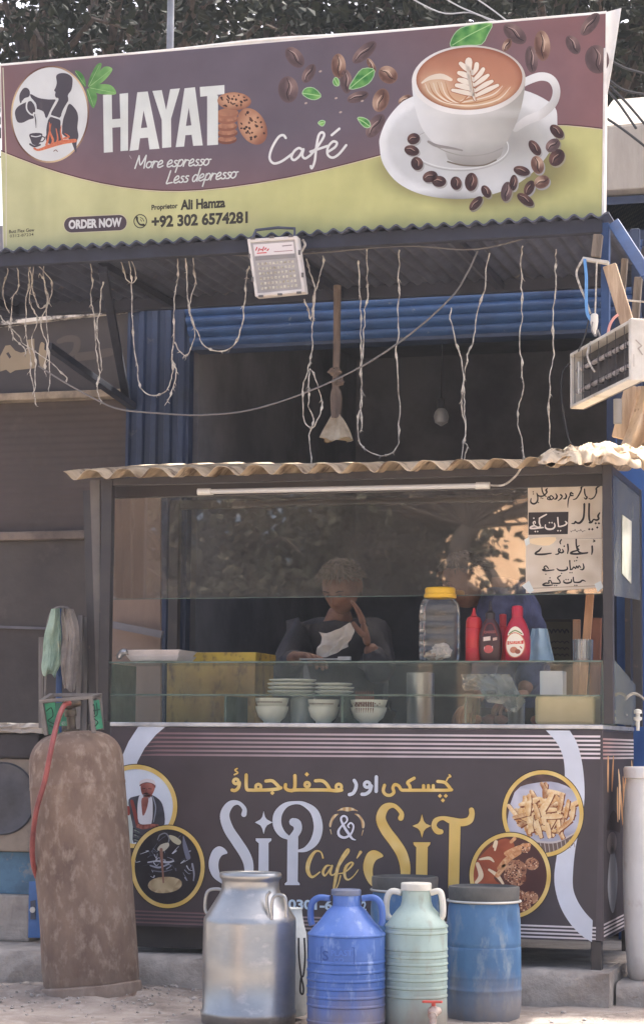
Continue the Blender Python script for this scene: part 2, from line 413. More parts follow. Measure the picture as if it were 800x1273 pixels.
# rolled shutter: bulging ribbed sheet
z0, z1 = fz(424), fz(316)
def shut(u, v):
    rib = .02 * abs(math.sin(v * math.pi * 9)) ** .7
    return V((xl + (xr + .12 - xl) * u, FY + .05 - .15 * math.sin(math.pi * (.12 + .8 * v)) - rib, z0 + (z1 - z0) * v))
bm = B(); sheet(bm, shut, 24, 90, (0, .01, 0)); obj('rolling_shutter', bm, m_blue, shop, smooth=True, ang=25)
bm = B(); box2(bm, (xl, FY - .02, z0 - .012), (xr, FY + .1, z0 + .03)); obj('bottom_rail', bm, m_bluedk, shop, bev=.004)
# pillar: vertical corrugated blue sheet
xp0, xp1 = fx(160), fx(236)
def pil(u, v):
    x = xp0 + (xp1 - xp0) * u
    w = .5 + .5 * math.cos(u * math.pi * 2 * 4.5); w = max(0, min(1, (w - .35) * 3))
    return V((x, FY - .03 - .018 * w, ST + (fz(372, 200) - ST) * v + (0.012 * noise.noise(V((u * 9, 0, 0))) if v == 1 else 0)))
bm = B(); sheet(bm, pil, 90, 6, (0, .06, 0)); obj('pillar', bm, m_bluedk, shop, smooth=True, ang=25)
# things inside the dark shop
t = thing('hanging_bulb', 'bare round bulb hanging on a thin wire deep in the dark shop', 'light bulb', PY(548, 515, 2.2))
p = PY(548, 518, 2.2)
bm = B(); lathe(bm, [(.004, -.045), (.03, -.028), (.036, 0), (.03, .022), (.016, .04)], p, n=20); obj('glass_bulb', bm, mat('milky bulb', (150, 150, 150), .3), t, smooth=True)
bm = B(); lathe(bm, [(.017, .038), (.019, .05), (.017, .085), (.004, .095)], p, n=16); tube(bm, [p + V((0, 0, .09)), p + V((.004, 0, .4)), V((p.x, p.y, 3.2))], .003, 6); obj('lamp_holder', bm, m_wire, t, smooth=True)
t = thing('framed_notice', 'small framed yellowish notice on the dark back wall behind the sauces', 'notice', PY(690, 800, 3.9))
a, b_ = PY(666, 770, 3.9), PY(712, 826, 3.9)
bm = B(); box2(bm, (a.x, 3.88, b_.z), (b_.x, 3.92, a.z)); obj('frame', bm, mat('old frame', (86, 74, 56), .6), t, bev=.004)
ik = Ink(lambda x, y, l: PY(x, y, 3.878 - l * .002))
ik.fill([(669, 773), (709, 773), (709, 823), (669, 823)], (120, 106, 78), 0)
for yy, s in ((785, 5), (798, 2), (806, 2), (814, 2)):
    for k in range(6): ik.stroke([(674 + k * 5.4, yy + (k % 3)), (676.5 + k * 5.4, yy - s * .5), (679 + k * 5.4, yy + 1)], 1.1 if s < 4 else 1.8, (60, 50, 42), 1)
ik.done('lettering', print_mat('notice ink'), t)
def xz(px, py, Y): return PY(px, py, Y)
# plywood sheet closing the left back of the stall
bm = B(); slab(bm, [PY(139, 604, .92), PY(199, 602, .92), PY(200, 960, .92), PY(139, 960, .92)], (0, .015, 0)); tag(obj('plywood_sheet', bm, mat('dull brown plywood', (150, 130, 116), .85, c2=(126, 108, 98), ns=3, stretch=(1, 1, .4), bump=.15), None), 'brown plywood sheet standing behind the upper glass at the left end of the stall', 'plywood')
bm = B(); beam(bm, PY(137, 776, .86), PY(202, 789, .86), .02, .03); tag(obj('shelf_rail', bm, m_dark, None), 'dark sloping rail with bright bolts across the plywood behind the trays', 'rail')
# chair back behind the stall
t = thing('plastic_chair', 'grey plastic chair standing in the shop beside the man with the napkin', 'chair', (PY(478, 800, 1.7).x, 1.75, ST + .01))
m_ch = mat('grey plastic', (140, 140, 142), .5, c2=(112, 112, 114), ns=5)
cx, cz = PY(478, 790, 1.7).x - .16, PY(478, 783, 1.7).z
sx = V((cx, 1.75, ST + .43))
bm = B(); sheet(bm, lambda u, v: V((cx - .2 + .4 * u + (.02 * (1 - v)) * (1 - 2 * u), 1.6 - .06 * math.cos((u - .5) * 3) * 1 + .03 * v, sx.z + .02 + (cz - sx.z) * v - .05 * (2 * u - 1) ** 4 * v)), 14, 10, (0, .012, 0)); obj('backrest', bm, m_ch, t, smooth=True)
bm = B(); box2(bm, (cx - .21, 1.56, sx.z - .015), (cx + .21, 1.98, sx.z + .015)); obj('seat', bm, m_ch, t, bev=.01)
for dx in (-.18, .18):
    for dy in (1.59, 1.95):
        bm = B(); beam(bm, (cx + dx, dy, ST + .01), (cx + dx * .95, dy, sx.z), .035, .035, (0, 1, 0)); obj('leg', bm, m_ch, t, bev=.004)

# ------------------------------------------------------------------ neighbouring shop on the left
nb = thing('neighbour_shop', 'closed neighbouring shop with brown slatted shutter and faded sign on the left', 'shop', (-2.3, FY, ST))
xn0, xn1 = -4.2, xp0 - .01
zs0, zs1 = fz(482, 80), fz(402, 80)
m_brown = mat('brown shutter paint', (80, 70, 66), .8, c2=(70, 62, 58), ns=2.5, c3=(90, 80, 74), n3=5, lo3=.55, hi3=.75, bump=.1)
def shn(u, v):
    k = v * 74; f = k - math.floor(k)
    return V((xn0 + (xn1 - xn0) * u, FY + .02 - .0025 * math.sin(f * math.pi), G + .05 + (zs0 - G - .1) * v))
bm = B(); sheet(bm, shn, 4, 74 * 4, (0, .01, 0)); obj('shutter', bm, m_brown, nb, smooth=True, ang=30)
bm = B(); box2(bm, (xn0, FY - .06, zs0 - .06), (xn1, FY + .06, zs0 - .025)); obj('ledge', bm, mat('dusty ledge', (168, 152, 130), .85, c2=(120, 108, 94), ns=8), nb, bev=.004)
zn = fz(672, 60)
bm = B(); box2(bm, (xn0, FY - .05, zn), (xn1, FY + .01, zn + .04)); obj('middle_rail', bm, mat('dusty rail', (128, 114, 102), .85, c2=(92, 82, 76), ns=7), nb, bev=.006)
bm = B(); box2(bm, (xn0, FY - .012, G + .03), (xn1, FY + .008, zn - .002)); obj('lower_panel', bm, mat('dull grey panel', (86, 80, 76), .85, c2=(72, 66, 64), ns=2.2, c3=(100, 92, 86), n3=4, lo3=.6, hi3=.75, bump=.2), nb)
bm = B(); beam(bm, (xn0, FY - .02, zn - .32), (xn1, FY - .02, zn - .42), .016, .012); obj('panel_seam', bm, m_dark, nb)
bm = B(); box2(bm, (xn0, FY - .01, zs0 - .02), (xn1, FY + .08, zs1 + .12)); sb = obj('sign_board', bm, mat('faded sign board', (70, 66, 66), .8, c2=(64, 60, 62), ns=4), nb, bev=.004)
ik = Ink(lambda x, y, l: PY(x, y, FY - .012 - l * .001)); crop(0, 400, 5.714, ik)
tan = (150, 136, 114)
ik.fill([(0, 250), (40, 170), (75, 165), (110, 205), (150, 220), (195, 210), (190, 130), (245, 120), (250, 330), (110, 345), (75, 365), (45, 340), (0, 355)], tan, 1, holes=[[(45, 225), (62, 215), (82, 250), (70, 262)]])
ik.fill(cr([(290, 150), (320, 160), (335, 230), (320, 320), (290, 325), (275, 240)], 4, True), tan, 1)
ik.stroke([(420, 140, 34), (480, 120, 46), (545, 130, 50), (540, 200, 46), (500, 240, 30)], 40, (88, 82, 78), 1)
ik.stroke([(560, 250), (680, 235), (780, 215)], 60, (88, 82, 78), 1)
ik.stroke([(-160, 300), (-120, 200), (-80, 300), (-30, 320)], 60, tan, 1)
ik.stroke([(-400, 320), (-300, 330), (-220, 300), (-200, 150)], 60, tan, 1)
ik.done('lettering', print_mat('old sign ink', .7), sb)
bm = B(); box2(bm, (xn0, FY + .06, zs1 + .12), (xn1, FY + .2, zs1 + .5)); obj('upper_wall', bm, m_dark, nb)
bm = B(); beam(bm, PY(-40, 408, FY - .05), PY(172, 384, FY - .05), .05, .018); obj('painted_light_strip', bm, mat('painted gap light', (214, 206, 194), .8, c2=(70, 64, 62), ns=7, lo=.5, hi=.58), nb)  # pale broken strip: daylight through the awning gap, put in as colour

# ------------------------------------------------------------------ awning over the stall
aw = thing('awning', 'corrugated tin awning with blue angle braces below the big coffee billboard', 'awning', (-.1, .06, 2.8))
AY0, AY1 = .06, 1.12
za0, za1 = PY(400, 287, AY0).z, PY(400, 366, AY1).z + .02
ax0, ax1 = -2.0, PY(756, 266, AY0).x
def awf(u, v):
    x = ax0 + (ax1 - ax0) * u; per = .0615
    w = .0085 * math.sin(2 * math.pi * x / per) + .004 * noise.noise(V((x * 3, v * 2, 0)))
    return V((x, AY0 + (AY1 - AY0) * v, za0 + (za1 - za0) * v + w + (.012 if v == 0 else 0) * 0))
bm = B(); sheet(bm, awf, 560, 5, (0, 0, -.006)); obj('roof_sheet', bm, m_tin, aw, smooth=True, ang=40)
m_beam = mat('dark painted angle', (50, 53, 66), .7, c2=(40, 42, 52), ns=5)
bm = B(); box2(bm, (ax0, AY0 + .03, za0 - .06), (ax1 - .03, AY0 + .07, za0 - .006)); obj('front_beam', bm, m_beam, aw, bev=.003)
bm = B(); box2(bm, (ax0, AY1 - .06, za1 - .06), (ax1 - .03, AY1 - .02, za1 - .002)); obj('rear_beam', bm, m_beam, aw, bev=.003)
for x in (-1.75, -1.02, -.25, .45):
    bm = B(); box2(bm, (x, AY0 + .072, za0 - .05), (x + .03, AY1 - .062, za0 - .02)); obj('rafter', bm, m_beam, aw)
for a, b_, ya, yb in (((60, 430), (165, 505), .5, FY - .04), ((128, 335), (158, 500), AY0 + .12, FY - .04)):
    bm = B(); beam(bm, PY(*a, ya), PY(*b_, yb), .035, .03); obj('brace', bm, m_beam, aw, bev=.003)
# right-hand blue frame of the awning
for a, b_, w in (((752, 278), (752, 420), .03), ((764, 280), (806, 345), .045)):
    bm = B(); beam(bm, PY(*a, .12), PY(*b_, .12 if a[0] == 752 else -.15), w, .04, (0, 1, 0)); obj('brace', bm, m_blue, aw, bev=.003)
for px in (768, 789):
    bm = B(); beam(bm, PY(px, 285, .9), PY(px + 4, 560, .9), .035, .03, (0, 1, 0)); obj('post', bm, m_bluedk, aw, bev=.003)

# right-hand neighbour: blue painted post wall and the pale parapet above
rw = thing('roadside_wall', 'bright blue painted corner wall at the right behind the stall', 'wall', (1.9, 1.3, ST))
bm = B(); box2(bm, (PY(766, 800, 1.28).x, 1.28, G), (3.4, 1.40, PY(780, 690, 1.28).z + .55)); obj('painted_wall', bm, mat('bright blue wall paint', (56, 98, 162), .65, c2=(46, 82, 142), ns=3, c3=(90, 110, 150), n3=8, lo3=.66, hi3=.76, bump=.15), rw)
bm = B(); box2(bm, (PY(776, 800, 1.2).x, 1.2, G), (PY(783, 800, 1.2).x, 1.265, 1.9)); obj('post', bm, m_black, rw)
bm = B(); box2(bm, (PY(752, 300, 1.6).x, 1.6, G), (3.4, 1.75, fz(236, 780))); obj('lower_wall', bm, mat('dark blue grey wall', (60, 72, 100), .8, c2=(46, 52, 68), ns=3), rw)
pw = thing('parapet_wall', 'rust-stained pale concrete parapet jutting out beside the billboard', 'wall', (1.9, 1.6, fz(236, 780)))
m_par = mat('stained whitewash', (172, 164, 154), .85, c2=(150, 142, 132), ns=3, c3=(140, 86, 56), n3=3.2, lo3=.6, hi3=.7, stretch=(2.2, 1, .5), bump=.25)
bm = B(); box2(bm, (fx(735, 180), 1.52, fz(234, 775)), (3.4, 1.8, fz(154, 775))); obj('fascia', bm, m_par, pw, bev=.006)
m_par2 = mat('dusty plaster', (150, 142, 132), .9, c2=(126, 118, 110), ns=4, c3=(104, 94, 86), n3=7, lo3=.6, hi3=.72, bump=.4)
bm = B(); sheet(bm, lambda u, v: V((fx(735, 130) + 1.6 * u, 1.55 + .6 * v, fz(151, 775) + .3 * v + .02 * u)), 8, 8, (0, .02, -.04)); obj('sloping_top', bm, m_par2, pw, smooth=True)
cg = 'black cables over the parapet'
for i, (pts, lab) in enumerate((
        ([(752, 96), (775, 112), (806, 118)], 'uppermost black cable running over the parapet beside the billboard'),
        ([(750, 70), (775, 84), (806, 93)], 'black cable crossing above the parapet by the curled banner corner'),
        ([(750, 100), (778, 128), (812, 168)], 'black cable slanting across the middle of the pale parapet'),
        ([(752, 110), (768, 128), (790, 160)], 'black cable bending down over the parapet top'),
        ([(750, 145), (775, 162), (806, 186)], 'lowest black cable slanting from the billboard edge over the parapet'))):
    bm = B(); tube(bm, cr([tuple(PY(x, y, 1.35 - .02 * i)) for x, y in pts], 6), .006, 6); tag(obj('cable', bm, m_wire, None, smooth=True), lab, 'cable', cg)

# ------------------------------------------------------------------ trees behind, pole, overhead wires
m_bark = mat('bark', (84, 72, 62), .95, c2=(52, 45, 40), ns=8, stretch=(4, 4, 1), bump=.8)
def leafmat(name, c, c2):
    return mat(name, c, .75, spec=.2, c2=c2, ns=3, lo=.35, hi=.65)
def tree(name, label, base, trunk_h, r0, clumps, nleaf, leaf, lm, seed, group=None, spread=.75, bare=None):
    rd = random.Random(seed); base = V(base)
    t = thing(name, label, 'tree', base, group)
    bm = B(); top = base + V((rd.uniform(-.2, .2), rd.uniform(-.2, .2), trunk_h))
    tube(bm, cr([tuple(base + V((0, 0, -.1))), tuple(base + V((.06, .03, trunk_h * .4))), tuple(top)], 6), [r0 * (1.25 - .5 * i / 12) for i in range(13)], 12)
    for c, r in clumps:
        c = V(c); m = top.lerp(c, .5) + V((rd.uniform(-.2, .2), rd.uniform(-.2, .2), .1))
        tube(bm, cr([tuple(top - V((0, 0, .15))), tuple(m), tuple(c)], 5), [r0 * .55 * (1 - .075 * i) for i in range(11)], 7)
        for k in range(7):
            e = c + V((rd.gauss(0, 1), rd.gauss(0, 1), rd.gauss(0, .8))) * r * .5
            tube(bm, [m.lerp(c, .6), c.lerp(e, .6) + V((0, 0, .05)), e], [r0 * .22, r0 * .12, r0 * .04], 5)
    obj('trunk', bm, m_bark, t, smooth=True)
    vv, ff = [], []
    for c, r in clumps:
        c = V(c); sub = [c + V((rd.gauss(0, 1), rd.gauss(0, 1), rd.gauss(0, .8))) * r * .55 for _ in range(14)]
        for k in range(nleaf):
            s = rd.choice(sub); p = s + V((rd.gauss(0, 1), rd.gauss(0, 1), rd.gauss(0, .8))) * r * .24
            d = V((rd.gauss(0, 1), rd.gauss(0, 1), rd.gauss(-.3, .8))).normalized(); n = d.cross(V((rd.gauss(0, 1), rd.gauss(0, 1), rd.gauss(0, 1)))).normalized()
            l = leaf * rd.uniform(.6, 1.3); w = l * .3; o = len(vv); up = d.cross(n) * w * .3
            vv += [p, p + d * l * .5 + n * w + up, p + d * l, p + d * l * .5 - n * w + up]; ff += [(o, o + 1, o + 2), (o, o + 2, o + 3)]
    me = bpy.data.meshes.new('crown'); me.from_pydata(vv, [], ff); link('crown', me, lm, t)
    return t
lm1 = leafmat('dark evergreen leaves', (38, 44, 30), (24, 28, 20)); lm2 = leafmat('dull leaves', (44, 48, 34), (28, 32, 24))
def tp(px, py, Y): return tuple(PY(px, py, Y))
tg = 'dark trees behind the billboard'
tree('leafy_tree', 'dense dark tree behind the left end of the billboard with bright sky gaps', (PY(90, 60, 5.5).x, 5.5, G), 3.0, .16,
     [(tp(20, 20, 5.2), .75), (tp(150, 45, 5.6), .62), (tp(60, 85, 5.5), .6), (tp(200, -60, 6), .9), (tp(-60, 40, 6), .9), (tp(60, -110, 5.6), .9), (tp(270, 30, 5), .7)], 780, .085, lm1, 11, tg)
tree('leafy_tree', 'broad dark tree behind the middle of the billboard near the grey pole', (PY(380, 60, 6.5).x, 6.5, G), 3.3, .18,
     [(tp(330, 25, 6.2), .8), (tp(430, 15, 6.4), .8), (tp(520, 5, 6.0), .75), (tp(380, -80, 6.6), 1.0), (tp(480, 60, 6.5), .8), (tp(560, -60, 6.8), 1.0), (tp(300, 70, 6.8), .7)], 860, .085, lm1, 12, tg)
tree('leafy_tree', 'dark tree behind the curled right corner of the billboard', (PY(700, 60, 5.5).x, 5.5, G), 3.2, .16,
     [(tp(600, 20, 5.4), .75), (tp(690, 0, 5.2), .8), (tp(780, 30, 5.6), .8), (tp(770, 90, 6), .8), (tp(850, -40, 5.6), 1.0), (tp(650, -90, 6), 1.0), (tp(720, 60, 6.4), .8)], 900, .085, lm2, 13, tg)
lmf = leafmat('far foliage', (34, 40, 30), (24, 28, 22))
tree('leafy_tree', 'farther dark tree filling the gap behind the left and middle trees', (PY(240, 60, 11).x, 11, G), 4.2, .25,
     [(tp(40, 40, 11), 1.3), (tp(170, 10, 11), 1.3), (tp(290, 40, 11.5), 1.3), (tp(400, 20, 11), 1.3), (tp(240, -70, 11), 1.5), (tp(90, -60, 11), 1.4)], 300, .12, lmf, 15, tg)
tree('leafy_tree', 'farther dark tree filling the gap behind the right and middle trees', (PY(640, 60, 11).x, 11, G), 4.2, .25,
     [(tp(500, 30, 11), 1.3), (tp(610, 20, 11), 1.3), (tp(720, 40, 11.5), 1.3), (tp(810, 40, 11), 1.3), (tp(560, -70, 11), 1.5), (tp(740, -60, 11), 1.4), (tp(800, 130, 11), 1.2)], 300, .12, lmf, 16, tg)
a = PY(212, 30, 1.9)
t = thing('steel_pole', 'slim grey steel pole rising behind the billboard against the dark trees', 'pole', (a.x, 1.9, G))
bm = B(); lathe(bm, [(.017, 0), (.017, 4.6)], (a.x, 1.9, G), n=16); obj('shaft', bm, mat('galvanised grey', (150, 152, 156), .45, metal=.4, c2=(120, 122, 126), ns=7), t, smooth=True)
bm = B(); lathe(bm, [(.02, 0), (.02, .02), (.008, .035)], (a.x, 1.9, G + 4.6), n=16); obj('pole_cap', bm, m_tin, t, smooth=True)
for pts, lab in (([(480, -20), (545, 15), (590, 17), (640, 45)], 'thin overhead wire sagging in front of the trees above the coffee cup'),
                 ([(525, -20), (570, 8), (625, 30)], 'thin overhead wire slanting down to the billboard top above the coffee cup'),
                 ([(560, -20), (600, 4), (640, 34)], 'rightmost thin overhead wire slanting down behind the billboard')):
    bm = B(); tube(bm, cr([tuple(PY(x, y, 2.6)) for x, y in pts], 6), .004, 5); tag(obj('overhead_wire', bm, mat('grey wire', (150, 150, 152), .6), None, smooth=True), lab, 'wire', 'overhead wires above the billboard')

# ------------------------------------------------------------------ across the street (seen only mirrored in the stall's glass)
lms = leafmat('street tree leaves', (66, 64, 50), (40, 40, 32))
def MR(px, py, Yv):
    p = PY(px, py, Yv); return V((p.x, -p.y, p.z))
b0 = MR(548, 800, 14)
t = thing('bare_tree', 'pollarded bare tree across the street, mirrored in the stall glass', 'tree', (b0.x, b0.y, G))
bm = B(); rd = random.Random(5); fork = MR(572, 650, 14)
tube(bm, cr([(b0.x, b0.y, G - .1), tuple(MR(556, 720, 14)), tuple(fork)], 6), [.15 - .005 * i for i in range(13)], 12)
for k in range(110):
    a = R(rd.uniform(-80, 84)); L = rd.uniform(.7, 2.6); d = V((math.sin(a), rd.uniform(-.5, .5), math.cos(a)))
    e = fork + d * L; mid = fork + d * L * .5 + V((rd.uniform(-.1, .1), 0, rd.uniform(-.05, .12)))
    tube(bm, [fork + d * .02, mid, e], [.03, .016, .005], 5)
    for q in range(5):
        s = mid.lerp(e, rd.random()); tube(bm, [s, s + V((rd.gauss(0, .25), rd.gauss(0, .25), rd.uniform(0, .4)))], [.012, .004], 5)
obj('trunk', bm, mat('dark wet bark', (58, 50, 44), .9, c2=(40, 34, 30), ns=8), t, smooth=True)
tree('street_tree', 'bushy tree across the street, mirrored dark in the stall glass', (MR(300, 700, 15).x, -15, G), 1.6, .2,
     [(tuple(MR(180, 680, 15)), .9), (tuple(MR(300, 640, 15)), 1.1), (tuple(MR(420, 690, 15)), 1.0), (tuple(MR(250, 740, 15)), .9), (tuple(MR(480, 620, 15.5)), .9), (tuple(MR(380, 760, 15)), .9), (tuple(MR(120, 620, 15)), 1.0), (tuple(MR(60, 700, 15)), 1.0)], 2600, .13, lms, 21, 'trees across the street')
tree('street_tree', 'taller leafy tree across the street behind the bare one, mirrored in the glass', (MR(640, 700, 19).x, -19, G), 2.0, .2,
     [(tuple(MR(560, 775, 19)), .55), (tuple(MR(490, 680, 19)), .7), (tuple(MR(505, 610, 19)), .7), (tuple(MR(710, 770, 19)), .6), (tuple(MR(625, 765, 19)), .5)], 1800, .15, lms, 22, 'trees across the street')
t = thing('roadside_house', 'low sand-coloured house across the street, mirrored in the stall glass', 'house', (MR(640, 650, 24).x, -24, G))
c0 = MR(520, 600, 24); c1 = MR(900, 600, 24); zt = MR(640, 612, 24).z
bm = B(); box2(bm, (c0.x, -24, G), (c1.x, -29, zt)); hw = obj('wall', bm, mat('sandy wall', (232, 196, 156), .85, c2=(206, 166, 128), ns=2), t)
bm = B(); box2(bm, (c0.x - .1, -23.9, zt + .003), (c1.x + .1, -29.1, zt + .16)); obj('roof', bm, m_conc, t)
for k in range(2):
    x = c0.x + .9 + 1.7 * k
    bm = B(); box2(bm, (x, -24.02, 1.2), (x + .8, -23.97, 2.2)); w = obj('window', bm, m_wood, t)
    bm = B(); box2(bm, (x + .06, -23.965, 1.26), (x + .74, -23.96, 2.14)); obj('pane', bm, m_dark, w)

# ------------------------------------------------------------------ the billboard
SY = .14
INK = print_mat('flex print', .45, .3, .14)
bb = thing('billboard', 'big brown and yellow HAYAT coffee billboard with painted cappuccino cup above the stall', 'billboard', (-.17, SY, 2.9))
sm = lambda x, y, l: PY(x, y, SY - .0012 - l * .0004)
m_flex = mat('white flex edge', (228, 226, 220), .5, c2=(206, 200, 190), ns=6)
quad = [PY(0, 80.5, SY), PY(753, 15, SY), PY(750, 285, SY), PY(4, 312, SY)]
bm = B(); slab(bm, quad, (0, .05, 0)); obj('panel', bm, m_flex, bb)
# curled loose flex at the right edge and the turned-over top hem
bm = B()
def curl(u, v):
    y = 15 + (118 - 15) * v; w = (17 * max(0, 1 - v) ** .9 + 1.5) * u
    p = PY(752.6 - v * .6 + w, y - 5 * u * (1 - v), SY - .004 + .05 * math.sin(u * 2.4) * (1 - v) * .8); return p
sheet(bm, curl, 8, 14, (.0008, .003, 0)); obj('loose_corner', bm, m_flex, bb, smooth=True)
bm = B(); tube(bm, [PY(x, 80.5 - (x / 753) * 65.5 - (1.6 * math.exp(-((x - 330) / 90) ** 2)), SY + .01) for x in range(0, 753, 30)] + [PY(753, 14.5, SY + .01)], [.0035 + .006 * math.exp(-((x - 330) / 80) ** 2) for x in range(0, 753, 30)] + [.004], 6)
obj('hem', bm, m_flex, bb, smooth=True)
bm = B(); tube(bm, [PY(751.6, 60, SY - .002), PY(750.4, 150, SY - .002), PY(749, 268, SY - .002)], .006, 6); obj('hem', bm, m_flex, bb, smooth=True)

bp = Ink(sm, .76)
def brown(x, y):
    d = math.hypot((x - 300) / 420, (y - 110) / 170)
    c = mixc((108, 98, 108), (146, 106, 106), (d - .35) / .75)
    return mixc(c, (140, 106, 104), (80 - x) / 120)
bp.fill([(1.5, 82), (752, 17), (749, 284), (5, 310)], brown, 0, grid=14)
curve = cr([(1, 189), (50, 208), (100, 223), (150, 233.5), (200, 238.5), (250, 237.5), (320, 229), (400, 213), (470, 195), (540, 177), (600, 165), (660, 157.5), (705, 157), (752, 162)], 6)
def yel(x, y):
    c = mixc((206, 207, 158), (208, 208, 140), x / 400)
    d = math.hypot((x - 596) / 122, (y - 208) / 47)
    c = mixc((150, 146, 96), c, (d - .82) / .35)
    if 182 < x < 322 and 262 < y < 287: c = mixc(c, (214, 210, 150), .5)
    n = noise.noise(V((x * .16, y * .012, 3))); return tuple(q * (1 + .025 * n) for q in c)
bp.fill(curve + [(749, 286), (5, 311.5)], yel, 1, grid=7)
bp.stroke([(x, y - .6) for x, y in curve[::3]], 1.1, (226, 214, 180), 2, 1, cap=False)
bp.stroke([(x, y - 2.0) for x, y in curve[::3]], 1.3, (96, 62, 58), 2, 1, cap=False)
bp.stroke([(4, 84), (8, 200), (8, 306)], 1.2, (222, 218, 190), 3, 1, cap=False)
bp.done('banner_print', INK, bb)

# logo disc with the pouring barista
lg = Ink(sm, .76)
def rim(x, y):
    a = math.atan2(y - 142, x - 62.5); return mixc((232, 206, 160), (104, 70, 56), .5 + .5 * math.sin(3 * a + .8))
lg.fill([ell(62.3, 142, 48.5, 60.5, 4, 60)], rim, 1, grid=5)
lg.fill([ell(62.3, 142, 46.6, 58.4, 4, 60)], (224, 228, 226), 2)
crop(0, 60, 5, lg)
dk = (82, 76, 82); wh = (226, 230, 228)
lg.fill(cr([(350, 175), (366, 158), (400, 154), (432, 165), (452, 192), (446, 255), (424, 290), (426, 318), (418, 345), (372, 432), (318, 414), (350, 350), (364, 322), (362, 310), (348, 306), (343, 290), (346, 272), (338, 262), (348, 240), (354, 212)], 4, True), dk, 3)
lg.fill(cr([(432, 345), (474, 384), (487, 430), (482, 495), (489, 545), (478, 585), (474, 650), (452, 600), (440, 572), (398, 542), (386, 520), (392, 450), (408, 400)], 4, True), dk, 3)
lg.fill(cr([(312, 428), (374, 446), (378, 500), (386, 580), (340, 605), (288, 575), (290, 500)], 3, True), dk, 3)
lg.fill(cr([(192, 284), (240, 308), (300, 318), (352, 322), (326, 370), (290, 435), (272, 395), (240, 380), (222, 372), (214, 330), (194, 306)], 3, True), dk, 3)
lg.fill(cr([(122, 292), (146, 250), (172, 248), (187, 270), (182, 300), (152, 312), (128, 342)], 4, True), dk, 3)
lg.fill(cr([(94, 402), (108, 368), (140, 346), (170, 334), (200, 332), (226, 392), (214, 432), (180, 444), (140, 463), (108, 455)], 4, True), dk, 3)
lg.stroke([(195, 322), (222, 350), (222, 405), (196, 412), (168, 380), (170, 335)], 9, wh, 4, closed=True)
lg.fill(cr([(188, 330), (214, 352), (216, 402), (196, 402), (176, 376), (176, 342)], 4, True), dk, 5)
lg.stroke([(140, 330), (165, 325), (190, 318)], 8, wh, 5)
lg.stroke([(213, 405, 16), (222, 450, 12), (226, 500, 5)], 14, wh, 6); lg.stroke([(216, 410, 5), (223, 450, 7), (225, 495, 2)], 5, dk, 7)
lg.stroke([(312, 418), (378, 440)], 10, wh, 5, 1); lg.stroke([(426, 335), (388, 410), (382, 520)], 10, wh, 5); lg.stroke([(352, 325), (318, 390), (288, 470), (284, 540)], 10, wh, 5)
lg.fill(cr([(187, 532), (262, 530), (254, 575), (236, 600), (206, 598), (192, 570)], 4, True), dk, 3); lg.stroke([(196, 545), (225, 550), (255, 543)], 6, wh, 5)
lg.stroke([(258, 548), (280, 556), (268, 578), (244, 582)], 7, dk, 3); lg.stroke([(188, 596), (215, 610), (250, 600)], 12, dk, 4)
org = lambda x, y: mixc((214, 110, 76), (226, 150, 110), noise.noise(V((x * .8, y * .8, 1))) + .4)
lg.stroke([(214, 622, 12), (240, 632, 14), (300, 612, 22), (345, 596, 26), (400, 582, 26), (468, 574, 22)], 24, org, 6)
for p in ([(290, 600, 16), (300, 560, 12), (318, 470, 6)], [(322, 600, 14), (330, 570, 14), (312, 520, 10), (308, 460, 4)], [(352, 590, 12), (360, 560, 10), (350, 500, 5)], [(388, 570, 12), (378, 520, 8), (382, 480, 4)], [(400, 560, 14), (430, 550, 10), (405, 530, 4)]): lg.stroke(p, 10, org, 6)
lg.stroke([(335, 640), (348, 632), (358, 642)], 5, (120, 80, 66), 6)
# leaves beside the disc
def leafc(cx, cy, s): return lambda x, y: mixc((70, 130, 62), (150, 200, 120), .5 + .5 * noise.noise(V((x * s, y * s, 2))) + (x - cx) * .02)
for pts, vein in (([(548, 240), (560, 180), (600, 105), (632, 95), (618, 150), (590, 210)], ((552, 236), (618, 106))), ([(556, 238), (600, 170), (650, 115), (700, 130), (655, 195), (600, 232)], ((562, 234), (690, 134))), ([(552, 246), (610, 225), (690, 230), (722, 284), (640, 286), (585, 272)], ((560, 246), (712, 276))), ([(540, 252), (590, 270), (604, 310), (582, 372), (555, 330)], ((546, 258), (582, 360))), ([(466, 142), (500, 148), (528, 190), (534, 240), (505, 215)], ((470, 146), (532, 235)))):
    lg.fill(cr(pts, 4, True), leafc(120, 100, .12), 4, grid=3); lg.stroke([(*vein[0], 3), (*vein[1], 1.5)], 3, (176, 216, 150), 5, 1)
lg.done('logo_picture', INK, bb)

# lettering
lt = Ink(sm, .78); W = (226, 232, 226)
crop(120, 90, 3.636, lt)
lt.fill([[(30, 102), (69, 99), (71, 212), (108, 209), (105, 97), (143, 93), (143, 353), (109, 356), (109, 247), (72, 250), (74, 360), (34, 363)]], W, 2)
lt.fill([(185, 90), (232, 86), (285, 345), (240, 348), (233, 295), (197, 298), (190, 350), (150, 355)], W, 2, holes=[[(201, 252), (213, 172), (230, 249)]])
lt.fill([(253, 84), (295, 80), (315, 170), (333, 76), (377, 72), (337, 210), (338, 338), (297, 342), (295, 215)], W, 2)
lt.fill([(398, 72), (445, 67), (480, 330), (437, 332), (430, 282), (402, 284), (396, 335), (358, 338)], W, 2, holes=[[(404, 242), (417, 160), (429, 239)]])
lt.fill([(467, 66), (578, 57), (578, 98), (545, 101), (548, 327), (500, 330), (500, 107), (469, 110)], W, 2)
